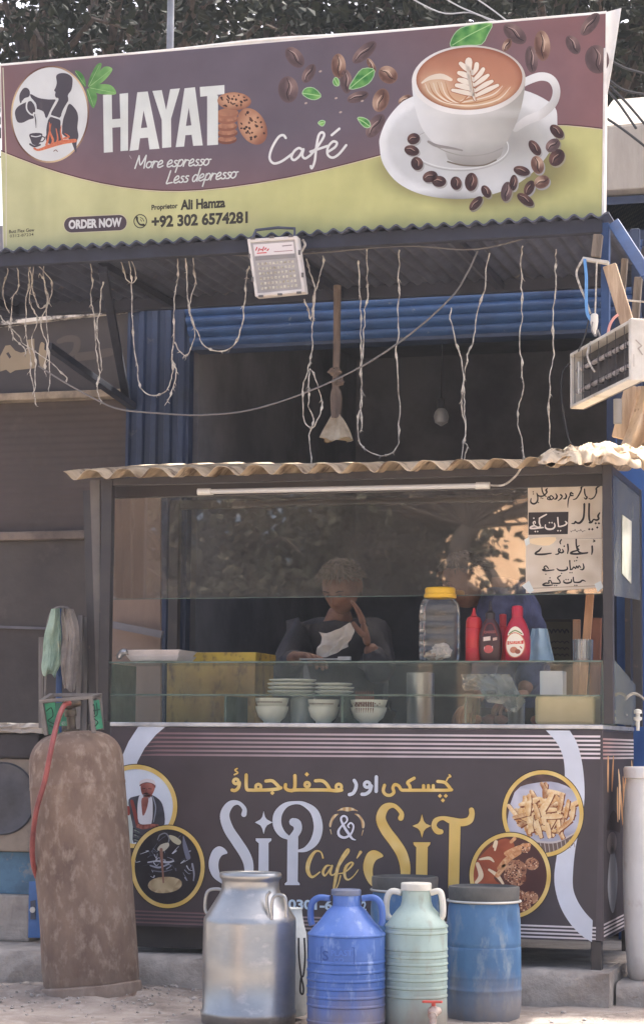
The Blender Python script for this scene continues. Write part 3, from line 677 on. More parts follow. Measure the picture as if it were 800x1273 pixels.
# hand-written slogan, built from pen strokes
GL = {'M': ([[(0, 0), (.12, 1)], [(.12, 1), (.38, .25), (.68, 1)], [(.68, 1), (.72, 0)]], .86), 'L': ([[(.12, 1), (.05, .4), (0, .02), (.2, .03), (.45, .06)]], .56),
      'o': ([[(.2, .5), (.04, .4), (.02, .12), (.2, 0), (.38, .15), (.36, .4), (.2, .5), (.3, .44), (.52, .46)]], .5), 'r': ([[(.05, .52), (.0, 0)], [(.03, .24), (.16, .48), (.34, .44)]], .4),
      'e': ([[(.04, .2), (.3, .3), (.34, .46), (.2, .54), (.03, .34), (.04, .06), (.2, 0), (.44, .12)]], .46), 's': ([[(.3, .46), (.14, .48), (.1, .34), (.28, .2), (.22, .02), (.02, .02)]], .36),
      'p': ([[(.08, .52), (.03, .05), (-.03, -.45)], [(.06, .34), (.24, .54), (.42, .38), (.32, .06), (.08, .04)]], .5), 'd': ([[(.37, .4), (.17, .52), (.0, .3), (.06, .02), (.24, .04), (.37, .4)], [(.44, 1), (.38, .4), (.4, 0)]], .5), ' ': ([], .3)}
def script(ink, txt, x0, y0, dx, dy, size, w, col, layer, slant=.22):
    x = 0
    for ch in txt:
        ss, adv = GL[ch]
        for s in ss:
            P = []
            for a, b in s:
                u = (x + a + b * slant) * size; P.append((x0 + u * dx[0] - 0, y0 + u * dx[1] - b * size))
            ink.stroke(P, w, col, layer, 4 if len(P) > 2 else 1)
        x += adv
script(lt, 'More espresso', 174, 434, (1, -.045), 0, 58 * .98, 6.0, W, 3)
script(lt, 'Less depresso', 316, 503, (1, -.085), 0, 58 * .98, 6.0, W, 3)
lt.stroke([(150, 376), (158, 390)], 3, (170, 160, 160), 3, 1)
crop(320, 30, 4, lt)
for P in ([(140, 566), (128, 552), (104, 562), (72, 615), (60, 665), (80, 692), (120, 682), (172, 645)], [(225, 628), (206, 616), (182, 632), (168, 662), (182, 676), (208, 656), (228, 622), (222, 652), (236, 668), (262, 652)],
          [(262, 652), (300, 606), (330, 556), (322, 538), (304, 552), (292, 610), (284, 680), (270, 716), (264, 706)], [(262, 634), (300, 622), (346, 606)], [(348, 636), (384, 612), (394, 590), (374, 584), (350, 612), (348, 648), (372, 664), (404, 646), (440, 602)], [(368, 552), (406, 520)]):
    lt.stroke(P, 12, (234, 236, 232), 3, 5 if len(P) > 2 else 1)
lt.xf = None
D = (66, 62, 52)
lt.text('Proprietor', (188.5, 261), (221, 258.5), 6.4, D, 3, .03); lt.text('Ali Hamza', (224.5, 260.5), (280, 257.2), 12.0, D, 3, .04)
lt.text('+92 302 6574281', (188.5, 282.3), (308, 276.4), 13.6, D, 3, .042)
pill = [(88 + 67 * 0 + 10 * math.cos(a) * -1 - 0, 279 - 10.6 * math.sin(a)) for a in [math.pi / 2 - math.pi * k / 12 for k in range(13)]]
pill = [(88.5 - 9.6 * math.cos(a), 279.6 + 10.6 * math.sin(a)) for a in [-math.pi / 2 + math.pi * k / 12 for k in range(13)]] + [(149 + 9.6 * math.cos(a), 276.6 + 10.6 * math.sin(a)) for a in [math.pi / 2 - math.pi * k / 12 for k in range(13)]]
lt.fill(pill, (214, 208, 170), 2); lt.fill([((x - 118.7) * .975 + 118.7, (y - 278) * .9 + 278) for x, y in pill], (88, 74, 78), 3)
lt.text('ORDER NOW', (85.5, 284.2), (151.5, 281.0), 10.4, (232, 232, 228), 4, .05)
lt.ring(174.5, 275, 8.4, 8.8, 1.2, D, 3); lt.stroke([(170.2, 270.5, 3.2), (171, 275, 2), (174, 279, 2), (178.6, 279.6, 3.2)], 2, D, 3); lt.stroke([(174.5, 270.5), (177.5, 272), (179, 275)], .9, D, 3); lt.stroke([(174.8, 273), (176.4, 275)], .9, D, 3, 1)
lt.text('Butt Flex Gew', (11.5, 290), (43, 287.6), 4.2, D, 3, .02); lt.text('0312-87234', (12.5, 295.2), (42, 293), 3.6, D, 3, .005)
lt.done('lettering', INK, bb)

# cookies
ck = Ink(sm, .76); crop(120, 90, 3.636, ck)
def cook(cx, cy, rx, ry, ang, layer, n, seed):
    rd = random.Random(seed)
    X, Y = ck.xf(cx, cy)
    ck.fill([ell(cx, cy, rx, ry, ang, 36)], lambda x, y: mixc((222, 176, 138), (150, 98, 74), math.hypot((x - X + 2) * 3.636 / rx, (y - Y + 1.5) * 3.636 / ry) ** 2 * .75 + .3 * noise.noise(V((x, y, seed)))), layer, grid=8)
    for k in range(n):
        a, q = rd.uniform(0, 6.28), rd.uniform(.1, .78) ** .7; c, s = math.cos(R(ang)), math.sin(R(ang)); u, v = rx * q * math.cos(a), ry * q * math.sin(a)
        ck.fill([ell(cx + u * c - v * s, cy + u * s + v * c, rd.uniform(4, 8), rd.uniform(3, 6), rd.uniform(0, 90), 8)], rd.choice([(74, 46, 38), (96, 62, 48), (60, 38, 34)]), layer + 1 + k * .02)
for i, (cx, cy, rx, ry) in enumerate(((590, 305, 44, 20), (592, 275, 46, 20), (590, 246, 46, 20), (592, 212, 48, 22), (592, 186, 50, 24))):
    ck.fill([ell(cx, cy, rx, ry, -3, 30)], mixc((126, 78, 60), (170, 116, 88), i * .22), 2 + i * .1); ck.fill([ell(cx, cy - 6, rx - 3, ry - 6, -3, 30)], lambda x, y: mixc((196, 144, 110), (150, 100, 76), .5 + noise.noise(V((x, y * 2, 5)))), 2.05 + i * .1, grid=7)
ck.fill([(540, 104), (549, 104), (549, 326), (540, 327)], W, 2.8)
cook(622, 130, 76, 40, 2, 3, 26, 4); cook(704, 244, 60, 88, -28, 3.5, 34, 9)
ck.done('cookie_picture', INK, bb)

# cappuccino cup and saucer
cp = Ink(sm, .78)
sau = cr([(471.5, 182), (472, 170), (480, 150), (494, 132), (508, 122), (540, 112), (600, 108), (650, 112), (686, 130), (692, 150), (688, 178), (668, 208), (640, 230), (606, 243), (567, 247.5), (525, 242), (494, 227), (476, 204)], 5, True)
def sauc(x, y):
    d = math.hypot((x - 582) / 112, (y - 180) / 68)
    c = mixc((196, 198, 196), (214, 218, 218), (d - .3) / .5)
    if d > .88: c = mixc(c, (238, 242, 242), (d - .88) / .07)
    c = mixc(c, (172, 172, 166), math.exp(-((x - 640) / 50) ** 2 - ((y - 175) / 26) ** 2))
    return mixc(c, (150, 152, 150), max(0, (y - 236) / 12) * max(0, 1 - abs(x - 560) / 120))
cp.fill(sau, sauc, 3, grid=5)
cp.ring(572, 184, 62, 29, 1.6, (176, 178, 174), 4); cp.ring(572, 183, 60, 27.5, 1.2, (226, 230, 228), 4)
# handle
hc = lambda x, y: mixc((236, 238, 236), (168, 166, 160), max(0, (x - 668) / 26) * max(0, (y - 96) / 60) + max(0, (y - 140) / 40))
cp.stroke([(642, 108, 9), (656, 100, 10), (672, 95, 10.5), (685, 99, 10), (691, 112, 9.5), (687, 128, 10), (672, 142, 11), (654, 150, 11), (640, 160, 8)], 10, hc, 4.5, 6, grid=3)
cup = cr([(511.5, 98), (512.5, 116), (517, 140), (526, 163), (542, 181), (553, 189)], 5) + cr([(556, 198), (570, 204), (592, 206), (610, 202), (622, 194)], 4) + cr([(626, 182), (638, 160), (646, 138), (651, 115), (652.5, 96)], 5)
def cupc(x, y):
    u = (x - 512) / 140; c = mixc((236, 240, 240), (204, 204, 198), u / .45); c = mixc(c, (174, 172, 164), (u - .5) / .5)
    c = mixc(c, (226, 228, 224), max(0, 1 - abs(y - 140) / 8) * .5)
    return mixc(c, (150, 148, 142), max(0, (y - 176) / 30))
cp.fill(cup, cupc, 5, grid=4.5)
cp.stroke([(540, 181), (556, 189), (580, 194), (606, 191), (624, 184)], 1.2, (160, 158, 152), 6); cp.stroke([(556, 201), (575, 205.5), (600, 205.5), (616, 199)], 2, (120, 112, 100), 6)
cp.stroke([(532, 176, 3), (542, 181, 4), (560, 184, 3), (574, 187, 2)], 3, (150, 146, 142), 6)
cp.fill([ell(582, 99.5, 70.6, 43.2, -2, 60)], lambda x, y: mixc((240, 240, 236), (206, 200, 190), (x - 560) / 90 + (90 - y) / 120), 6, grid=8)
def cof(x, y):
    c = mixc((176, 118, 92), (206, 150, 116), (y - 60) / 60); d = math.hypot((x - 582.5) / 65.5, (y - 97.5) / 38.5)
    c = mixc(c, (222, 190, 150), max(0, (y - 104) / 26)); c = mixc(c, (228, 206, 172), math.exp(-((x - 541) / 20) ** 2 - ((y - 106) / 14) ** 2) * .9)
    return mixc(c, (150, 92, 66), (d - .9) / .1 * .7)
cp.fill([ell(582.8, 97.6, 66, 39, -2, 60)], cof, 7, grid=4)
crm = (240, 226, 204); rip = (190, 138, 98)
for k in range(6): cp.stroke([(528 + k * 5, 104 - k * .5, .6), (534 + k * 5, 116 + k * .6, 1.6), (552 + k * 4, 127, 1.9), (585, 131.5 - k * 3.2, 1.6), (618 - k * 3, 124 - k * 3.2, 1.6), (634 - k * 5, 108 - k * .6, .6)], 1.6, rip if k % 2 else crm, 8 + .05 * k)
cp.stroke([(524, 103, 2), (534, 97, 5), (548, 95, 7), (560, 99, 4)], 5, crm, 8.5)
for pts in ([(590, 124, 3), (586, 112, 5), (583, 96, 5), (582, 78, 9), (582.5, 75, 7)], [(587, 90, 4), (578, 84, 7), (572, 79, 5)], [(587, 98, 4), (577, 93, 7), (570, 90.5, 5)], [(588, 105, 4), (577, 101, 7), (570, 99, 5)], [(589, 112, 4), (577, 108, 7), (567, 106, 5)], [(590, 118, 4), (577, 115, 6), (562, 112, 4)],
            [(587, 92, 4), (591, 86, 6), (592, 80, 6)], [(588, 100, 4), (596, 92, 6), (600, 86, 5)], [(589, 106, 4), (600, 98, 6), (606, 93.5, 4)], [(590, 113, 4), (603, 105, 6), (611, 101, 4)], [(591, 119, 4), (605, 112, 6), (618, 106, 4)]):
    cp.stroke([(x, y, w + 1.6) for x, y, w in pts], 6, (168, 112, 78), 9, 5); cp.stroke([(x, y, w - .2) for x, y, w in pts], 5, (244, 234, 216), 9.5, 5)
cp.stroke([(590.5, 124), (587, 108), (584, 88)], .8, (196, 150, 110), 9.8)
cp.done('cup_picture', INK, bb)

# coffee beans and green leaves
bn = Ink(sm, .76)
def bean(cx, cy, rx, ry, ang, kind=0, layer=7):
    a, b = [((64, 42, 40), (128, 92, 80)), ((104, 72, 60), (226, 196, 168)), ((88, 70, 70), (160, 132, 124))][kind]
    c, s = math.cos(R(ang)), math.sin(R(ang)); loc = lambda u, v: (cx + u * rx * c - v * ry * s, cy + u * rx * s + v * ry * c)
    def f(x, y):
        dx, dy = x - cx, y - cy; u = (dx * c + dy * s) / rx; v = (-dx * s + dy * c) / ry
        return mixc(a, b, max(0, 1 - math.hypot(u + .3, v + .45) * 1.1) + max(0, math.hypot(u, v) - .82) * 1.6)
    bn.fill([ell(cx, cy, rx, ry, ang, 22)], f, layer, grid=max(1.4, rx * .3))
    bn.stroke([(*loc(-.85, .1), .5), (*loc(-.3, -.12), 1.1), (*loc(.3, .14), 1.1), (*loc(.85, -.05), .5)], 1, (40, 26, 26), layer + .5, 4)
    bn.stroke([(*loc(-.7, -.08), .4), (*loc(-.2, -.34), .9), (*loc(.4, -.1), .4)], .8, mixc(b, (236, 214, 196), .5), layer + .6, 4)
crp = lambda x, y: (460 + x / 3.077, 140 + y / 3.077)
for x, y, rx, ry, an, kd in ((165, 100, 8, 7, -20, 0), (158, 145, 9.5, 6.5, 15, 0), (178, 195, 8.5, 7.5, 70, 0), (228, 245, 9.5, 7, -20, 0), (262, 263, 9, 7, 0, 0), (327, 270, 8.5, 7, 80, 0), (385, 265, 11.5, 8, 95, 0), (442, 302, 8.5, 5.5, 60, 0), (403, 347, 11, 5.5, -48, 0), (520, 302, 12.5, 7, 100, 2), (547, 268, 10, 5, 95, 0), (578, 223, 10.5, 6, 15, 0), (607, 288, 10, 6, -65, 0), (592, 333, 12, 6, 35, 0), (655, 265, 10, 8, -25, 1), (638, 200, 11.5, 8, 75, 1), (628, 135, 11, 6, 55, 0), (712, 72, 10.5, 6.5, 45, 0), (697, 125, 10, 7.5, -40, 2), (712, 172, 11.5, 9, -55, 0)):
    bn.fill([ell(*(lambda p: (p[0] + 1.5, p[1] + 2))(crp(x, y)), rx, ry, an, 20)], (158, 154, 132) if y > 290 or x > 690 else (172, 172, 168), 6.5); bean(*crp(x, y), rx, ry, an, kd)
c3 = lambda x, y: (320 + x / 4, 30 + y / 4)
for x, y, rx, ry, an, kd in ((185, 165, 15, 9.5, 50, 2), (152, 325, 16.5, 12.5, 88, 2), (255, 245, 13, 7, -60, 2), (402, 208, 15.5, 9, 88, 1), (530, 140, 19, 8, -42, 2), (565, 205, 10, 4, 60, 1), (440, 285, 15, 7.5, 85, 2), (498, 362, 14, 6.5, -18, 2), (648, 252, 12.5, 10.5, 35, 1), (612, 378, 15, 10, -72, 1), (585, 505, 17, 9, -55, 2), (732, 375, 9, 5, -30, 1)): bean(*c3(x, y), rx, ry, an, kd, 2.2)
c5 = lambda x, y: (600 + x / 4.706, 10 + y / 4.706)
for x, y, rx, ry, an, kd in ((185, 150, 17, 10, 40, 2), (140, 215, 9, 5, -60, 1), (345, 220, 19, 10, 86, 1), (282, 300, 17, 8, 85, 2), (525, 215, 13, 8, 60, 2), (625, 95, 17, 8, -52, 2), (665, 300, 18, 15, 80, 2)): bean(*c5(x, y), rx, ry, an, kd, 2.2)
def gleaf(pts, vein, layer=3.4):
    bn.fill(cr(pts, 5, True), lambda x, y: mixc((48, 124, 58), (150, 206, 110), .5 + .8 * noise.noise(V((x * .12, y * .12, 4)))), layer, grid=3)
    bn.stroke(cr(pts, 5, True)[::2], .9, (180, 214, 170), layer + .2, 1, True); bn.stroke([(*p, 1.1) for p in vein], 1, (176, 220, 150), layer + .4, 3)
    for t in (.25, .45, .65):
        q = tuple(vein[0][i] + (vein[-1][i] - vein[0][i]) * t for i in (0, 1)); a = pts[int(t * 4) % len(pts)]
        bn.stroke([(*q, .8), (q[0] + (a[0] - q[0]) * .6, q[1] + (a[1] - q[1]) * .6, .3)], .6, (112, 180, 96), layer + .3, 1)
gleaf([(560, 58), (562, 46), (572, 35), (590, 30.5), (611, 29), (606, 42), (598, 55), (580, 56)], [(562, 56), (582, 44), (608, 31)])
gleaf([c3(*p) for p in ((222, 345), (240, 318), (280, 318), (316, 356), (285, 376), (250, 368))], [c3(226, 344), c3(270, 350), c3(310, 357)])
gleaf([c3(*p) for p in ((455, 322), (480, 270), (520, 222), (580, 226), (565, 280), (520, 312))], [c3(460, 318), c3(520, 268), c3(574, 230)])
gleaf([c3(*p) for p in ((374, 285), (388, 264), (404, 280), (404, 305), (384, 306))], [c3(380, 270), c3(390, 290), c3(400, 304)])
gleaf([c3(*p) for p in ((496, 468), (522, 464), (552, 480), (560, 510), (530, 512))], [c3(498, 470), c3(530, 488), c3(556, 508)])
gleaf([c3(*p) for p in ((300, 492), (318, 478), (336, 486), (322, 508))], [c3(302, 494), c3(318, 490), c3(334, 486)])
for x, y in ((240, 393), (312, 235), (390, 368), (412, 438), (520, 382)): bn.fill([ell(*c3(x, y), 2, 1.3, -20, 8)], (190, 170, 158), 3)
bn.done('bean_pattern', INK, bb)

# ------------------------------------------------------------------ the food stall
cart = thing('food_stall', 'black framed cafe stall with corrugated roof, glass display and SiP and SiT printed banner', 'food stall', (.1, 0, ST))
XL, XR, CD = PY(137, 905, 0).x, PY(748, 908, 0).x, .80
ZT, ZB = 1.003, .262
ZD, ZM = 1.247, PY(400, 864, 0).z               # top and middle shelf of the display
ZU, ZUB, ZR = 1.93, PY(400, 741.5, 0).z, 1.955
m_dkpanel = mat('dark flex panel', (76, 68, 72), .5, c2=(66, 60, 64), ns=5)
m_alu = mat('aluminium strip', (206, 206, 204), .4, metal=.5, c2=(170, 170, 170), ns=10)
m_glass = glass('display glass', (252, 254, 252), .5, .035, (190, 204, 194))
m_glass2 = glass('reflecting dusty glass', (247, 246, 244), .5, .05, (160, 152, 142), .19)
m_glass3 = glass('grimy side pane', (226, 228, 226), .8, .42, (116, 118, 116), .03)
m_edge = mat('green glass edge', (98, 116, 108), .25, c2=(76, 92, 84), ns=9)
m_trim = mat('pale aluminium angle', (196, 196, 190), .45, metal=.3)
bm = B(); box2(bm, (XL, .002, ZB), (XR, .03, ZT)); fp = obj('front_panel', bm, m_dkpanel, cart)
bm = B(); box2(bm, (XR - .028, .033, ZB), (XR, CD, ZT)); sp = obj('side_panel', bm, m_dkpanel, cart)
bm = B(); box2(bm, (XL, .033, ZB), (XL + .028, CD, ZT)); obj('side_panel', bm, m_dkpanel, cart)
bm = B(); box2(bm, (XL, -.004, ZT + .002), (XR + .004, CD, ZT + .018)); obj('counter_top', bm, m_alu, cart, bev=.003)
bm = B(); box2(bm, (XL + .03, .04, ZB + .03), (XR - .03, CD, ZB + .05)); obj('bottom_shelf', bm, m_black, cart)
for x in (XL + .02, XR - .028):
    for y in (.012, CD - .03):
        bm = B(); box2(bm, (x - .019, y - .005, ST - .004), (x + .019, y + .035, ZB - .002)); obj('leg', bm, m_black, cart, bev=.003)
# kick plate seen under the panel on the left
bm = B(); box2(bm, (XL + .05, .05, ST + .02), (PY(260, 1190, 0).x + .3, .06, ZB - .003)); obj('kick_plate', bm, m_black, cart)
xp = PY(748.6, 740, 0).x
for x0, x1 in ((PY(124, 760, 0).x, PY(137, 760, 0).x), (xp, xp + .036)):
    for y in (-.004, CD - .04):
        bm = B(); box2(bm, (x0, y, ZT + .02), (x1, y + .036, ZR)); obj('post', bm, m_black, cart, bev=.003)
xpl, xpr = PY(137, 760, 0).x, xp
gx0_, gx1_ = PY(136, 700, .19).x, PY(752, 700, .19).x
bm = B(); beam(bm, PY(109, 610, .03), PY(124, 905, .03) + V((-.02, 0, 0)), .03, .02, (0, 1, 0)); obj('corner_angle', bm, m_black, cart)
bm = B(); slab(bm, [PY(112, 597, .02), PY(124, 597, .02), PY(125, 903, .02), PY(121, 903, .02)], (0, .012, 0)); obj('side_board', bm, mat('grey board', (110, 104, 98), .8, c2=(86, 82, 80), ns=4), cart)
bm = B(); box2(bm, (xpl, 0, ZU - .004), (xpr, .03, ZR)); obj('top_rail', bm, m_black, cart, bev=.002)
bm = B(); box2(bm, (gx0_, .175, ZU - .03), (gx1_, .215, ZR)); obj('top_rail', bm, m_black, cart, bev=.002)
bm = B(); box2(bm, (xpl, CD - .03, ZU - .012), (xpr, CD - .004, ZR)); obj('top_rail', bm, m_black, cart, bev=.002)
bm = B(); box2(bm, (xp + .004, .034, ZU - .005), (xp + .033, CD - .042, ZR)); obj('top_rail', bm, m_black, cart, bev=.002)
# corrugated roof falling gently to the front, wavy lip
rx0, rx1, ry0, ry1 = PY(79, 590, -.12).x, PY(772, 571, -.12).x, -.12, .9
rz = PY(420, 580, -.12).z
def roof(u, v):
    x = rx0 + (rx1 - rx0) * u; per = .1305
    w = .019 * math.sin(2 * math.pi * (x - rx0) / per + 2.5); w = w + .004 * math.sin(4 * math.pi * (x - rx0) / per)
    sl = math.tan(R(8.9 - 3.0 * u))
    return V((x, ry0 + (ry1 - ry0) * v + .006 * noise.noise(V((x * 8, 0, 3))), rz + w + sl * (ry1 - ry0) * v + .006 * noise.noise(V((x * 2.5, v * 3, 1)))))
bm = B(); sheet(bm, roof, 300, 10, (0, 0, -.0016))
m_roof = mat('cream weathered roof sheet', (214, 192, 160), .6, c2=(160, 136, 104), ns=5, c3=(112, 88, 66), n3=12, lo3=.54, hi3=.66, bump=.1)
obj('roof', bm, m_roof, cart, smooth=True)
# upper glass front, side glass
def pane(name, quad, th, m, parent=cart, edge=True):
    bm = B(); slab(bm, quad, th); return obj(name, bm, m, parent)
YG = .19
gx0, gx1, gz0, gz1 = PY(136, 700, YG).x, PY(752, 700, YG).x, PY(400, 741.5, YG).z, PY(400, 596, YG).z
pane('upper_glass', [(gx0, YG, gz0), (gx1, YG, gz0), (gx1, YG, gz1), (gx0, YG, gz1)], (0, .005, 0), m_glass2)
bm = B(); box2(bm, (gx0, YG - .001, gz0 - .003), (gx1, YG + .006, gz0 - .0005)); obj('glass_edge', bm, m_edge, cart)
XS = xp + .028
def sx_(px, py): return PX(px, py, XS)
p4 = [V((XS, .036, 1.93)), V((XS, CD - .05, 1.93)), V((XS, CD - .05, 1.515)), V((XS, .036, 1.485))]
pane('side_glass', p4, (.005, 0, 0), m_glass3)
p4 = [V((XS, .036, 1.255)), V((XS, .60, 1.18)), V((XS, .60, ZT + .022)), V((XS, .036, ZT + .022))]
pane('side_glass', p4, (.005, 0, 0), glass('dusty side glass', (226, 230, 224), .8, .3, (140, 142, 130), .03))
# display case
DY = .30
pane('display_glass', [(xpl - .006, .006, ZT + .02), (xpr - .002, .006, ZT + .02), (xpr - .002, .006, ZD - .004), (xpl - .006, .006, ZD - .004)], (0, .005, 0), m_glass)
pane('top_shelf', [(xpl - .008, .003, ZD - .003), (xpr - .002, .003, ZD - .003), (xpr - .002, DY, ZD - .003), (xpl - .008, DY, ZD - .003)], (0, 0, .006), glass('shelf glass', (250, 253, 251), .4, .05, (200, 210, 202)))
bm = B(); box2(bm, (xpl - .008, .0, ZD - .003), (xpr - .002, .0025, ZD + .003)); obj('shelf_edge', bm, m_edge, cart)
pane('middle_shelf', [(xpl - .004, .02, ZM - .003), (xpr - .004, .02, ZM - .003), (xpr - .004, DY, ZM - .003), (xpl - .004, DY, ZM - .003)], (0, 0, .006), glass('shelf glass lower', (250, 253, 251), .4, .03, (200, 210, 202)))
bm = B(); box2(bm, (xpl - .004, .0155, ZM - .003), (xpr - .004, .0195, ZM + .003)); obj('shelf_edge', bm, m_edge, cart)
for px in (280, 425, 578):
    x = PY(px, 885, .02).x
    bm = B(); box2(bm, (x - .004, .02, ZT + .021), (x + .004, DY - .02, ZM - .004)); obj('divider', bm, m_edge, cart)
bm = B(); box2(bm, (xpl - .008, .0, ZT + .019), (xpl - .003, DY, ZD - .004)); obj('glass_edge', bm, m_edge, cart)
bm = B(); box2(bm, (xpr - .006, .012, ZT + .019), (xpr - .001, DY, ZD - .004)); obj('glass_edge', bm, m_edge, cart)
# fluorescent batten under the roof lip
bm = B(); a, b_ = PY(246, 611.5, -.02), PY(608, 603.5, -.02); d = (b_ - a).normalized()
tube(bm, [a + d * .04, b_ - d * .04], .0095, 12); lamp = obj('lamp_tube', bm, mat('unlit tube', (196, 194, 188), .3), cart, smooth=True)
for q, s in ((a, 1), (b_, -1)):
    bm = B(); tube(bm, [q, q + d * .05 * s], .013, 10); box(bm, q + d * .03 * s + V((0, .014, 0)), (.05, .02, .02)); obj('lamp_holder', bm, m_white, lamp, smooth=True)
bm = B(); tube(bm, cr([tuple(PY(x, y, -.015)) for x, y in ((608, 603), (625, 603), (640, 592), (648, 580))], 5), .004, 6); obj('lamp_lead', bm, m_cord, lamp, smooth=True)

# ------------------------------------------------------------------ printed banner on the stall front
INK2 = print_mat('stall banner print', .42, .12, .16)
fm = lambda x, y, l: PY(x, y, .0015 - l * .0003)
bn = Ink(fm, .95)
bn.fill([(138.5, 903.5), (747, 908), (739, 1170.5), (139, 1149)], lambda x, y: mixc((80, 70, 72), (74, 68, 72), (x - 150) / 300), 0, grid=30)
for i in range(6):
    def sc_(x, y): return mixc((126, 96, 98), (226, 216, 218), (x - 260) / 330)
    y0, y1 = 911.5 + 5.1 * i, 915.6 + 5.35 * i
    bn.fill([(195, y0 - 1.2 + i * .2), (745.5, y1 - 1.2), (745.3, y1 + 1.3), (190 - i * 5, y0 + 1.2 + i * .2)], sc_, 1, grid=12)
for i in range(4):
    y0, y1 = 1131.5 + 4.6 * i, 1153.6 + 4.6 * i
    bn.fill([(142, y0 - 1), (740 - .1 * i, y1 - 1.1), (740 - .1 * i, y1 + 1.1), (142, y0 + 1)], lambda x, y: mixc((120, 92, 94), (220, 214, 216), (x - 300) / 260), 1, grid=12)
band = lambda x, y: mixc((214, 220, 230), (222, 226, 234), noise.noise(V((x * .05, y * .05, 0))))
crop(130, 900, 5, bn)
bn.fill([[(212, 14), (382, 14)] + [(320, 66), (250, 150), (205, 235), (180, 330), (140, 420), (60, 480), (60, 300), (108, 205), (150, 110)]], band, 2, grid=30)
crop(570, 890, 3.478, bn)
L_ = cr([(375, 62), (425, 120), (452, 190), (456, 290), (440, 420), (424, 590), (412, 680), (416, 750), (440, 830), (482, 900), (530, 950), (574, 978)], 4); R_ = cr([(478, 63), (508, 115), (530, 195), (541, 290), (540, 380), (522, 480), (505, 560), (494, 650), (492, 740), (512, 800), (545, 850), (577, 884)], 4)
bn.fill(L_ + R_[::-1], band, 2, grid=22); bn.xf = None
bn.done('banner_print', INK2, fp)

GOLD = lambda x, y: mixc((224, 188, 100), (236, 210, 138), noise.noise(V((x * .06, y * .06, 2))) + .4)
SIL = lambda x, y: mixc((214, 220, 228), (226, 230, 236), noise.noise(V((x * .05, y * .05, 2))) + .3)
OUT = (42, 32, 34); OUTG = (70, 50, 34)
tl = Ink(fm, .97)
def letter(x0, y0, k, col, outc, shapes, strokes, o=6):
    crop(x0, y0, k, tl)
    for c, grow, lay in ((outc, o, 2), (col, 0, 3)):
        for s in shapes:
            tl.fill(s, c, lay)
            if grow: tl.stroke([(x, y, grow) for x, y in s] + [(*s[0], grow)], grow, c, lay - .3, 1)
        for s in strokes: tl.stroke([(p[0], p[1], p[2] + grow) for p in s], 10, c, lay + .01 * strokes.index(s), 6)
    tl.xf = None
S_spine = [(236, 322, 30), (238, 290, 24), (205, 258, 22), (160, 268, 40), (130, 325, 52), (150, 400, 56), (195, 470, 58), (240, 540, 58), (262, 600, 54), (258, 670, 44), (215, 722, 26), (160, 722, 16)]
S_hook = cr([(146, 536), (126, 508), (96, 498), (64, 520), (44, 572), (44, 620), (66, 668), (104, 698), (150, 724), (170, 718), (120, 676), (98, 628), (98, 580), (116, 548)], 4, True)
I_ = [(301, 454), (388, 454), (388, 466), (372, 480), (372, 690), (388, 710), (300, 710), (315, 690), (318, 482), (302, 468)]
STAR = [(345, 302), (353, 336), (364, 350), (394, 366), (364, 382), (354, 398), (345, 432), (336, 398), (326, 382), (296, 366), (326, 350), (337, 336)]
P_ = [(476, 440), (536, 440), (533, 692), (544, 704), (544, 713), (461, 713), (461, 704), (474, 692)]
letter(250, 940, 4.444, SIL, OUT, [S_hook, I_, STAR, P_],
       [S_spine, [(536, 524, 14), (582, 512, 30), (628, 465, 48), (646, 390, 50), (625, 310, 44), (570, 266, 26), (520, 257, 18), (464, 272, 30), (424, 320, 46), (420, 380, 48), (446, 428, 40), (484, 452, 22)], [(508, 364, 46), (528, 374, 50), (532, 410, 44), (500, 455, 40)]], 8)
S2 = [(391, 308, 28), (394, 282, 22), (356, 246, 22), (312, 258, 40), (292, 310, 48), (316, 368, 52), (362, 430, 54), (398, 490, 54), (414, 560, 50), (406, 620, 40), (370, 660, 22)]
H2 = cr([(304, 498), (282, 475), (250, 468), (222, 488), (205, 540), (212, 592), (242, 642), (290, 660), (258, 612), (252, 560), (268, 518)], 4, True)
I2 = [(453, 428), (538, 428), (536, 440), (525, 452), (522, 640), (465, 640), (468, 454), (455, 440)]
ST2 = [(496, 288), (505, 322), (516, 336), (542, 347), (516, 360), (505, 374), (496, 406), (487, 374), (476, 360), (448, 347), (476, 336), (487, 322)]
T2 = [(632, 318), (688, 335), (680, 655), (626, 655)]
letter(400, 940, 4, GOLD, OUTG, [H2, I2, ST2, T2],
       [S2, [(590, 376, 26), (572, 372, 30), (556, 348, 26), (566, 320, 26), (600, 308, 20), (640, 320, 34), (690, 330, 38), (730, 320, 36), (744, 290, 28), (742, 268, 26)]], 7)
# the ampersand in its golden arcs
crop(410, 1000, 12.73, tl)
amp = [(302, 368, 22), (282, 335, 30), (325, 292, 28), (368, 330, 30), (362, 400, 30), (318, 480, 34), (230, 525, 40), (150, 495, 44), (132, 425, 40), (180, 345, 30), (262, 270, 28), (264, 210, 32), (222, 182, 32), (180, 205, 34), (178, 260, 36), (232, 370, 44), (298, 470, 44), (348, 540, 34), (402, 562, 16)]
tl.stroke([(x, y, w + 26) for x, y, w in amp], 1, (34, 30, 40), 2.5); tl.stroke(amp, 1, (232, 234, 244), 3.5)
arc = lambda x, y: mixc((236, 222, 180), (196, 150, 92), .5 + .5 * math.sin(x * .9))
tl.fill(cr([(110, 104), (190, 56), (275, 44), (360, 58), (440, 106), (360, 96), (275, 112), (190, 94)], 4, True), arc, 3); tl.fill(cr([(384, 150), (450, 158), (510, 220), (545, 300), (535, 372), (505, 366), (490, 270), (450, 200)], 4, True), arc, 3)
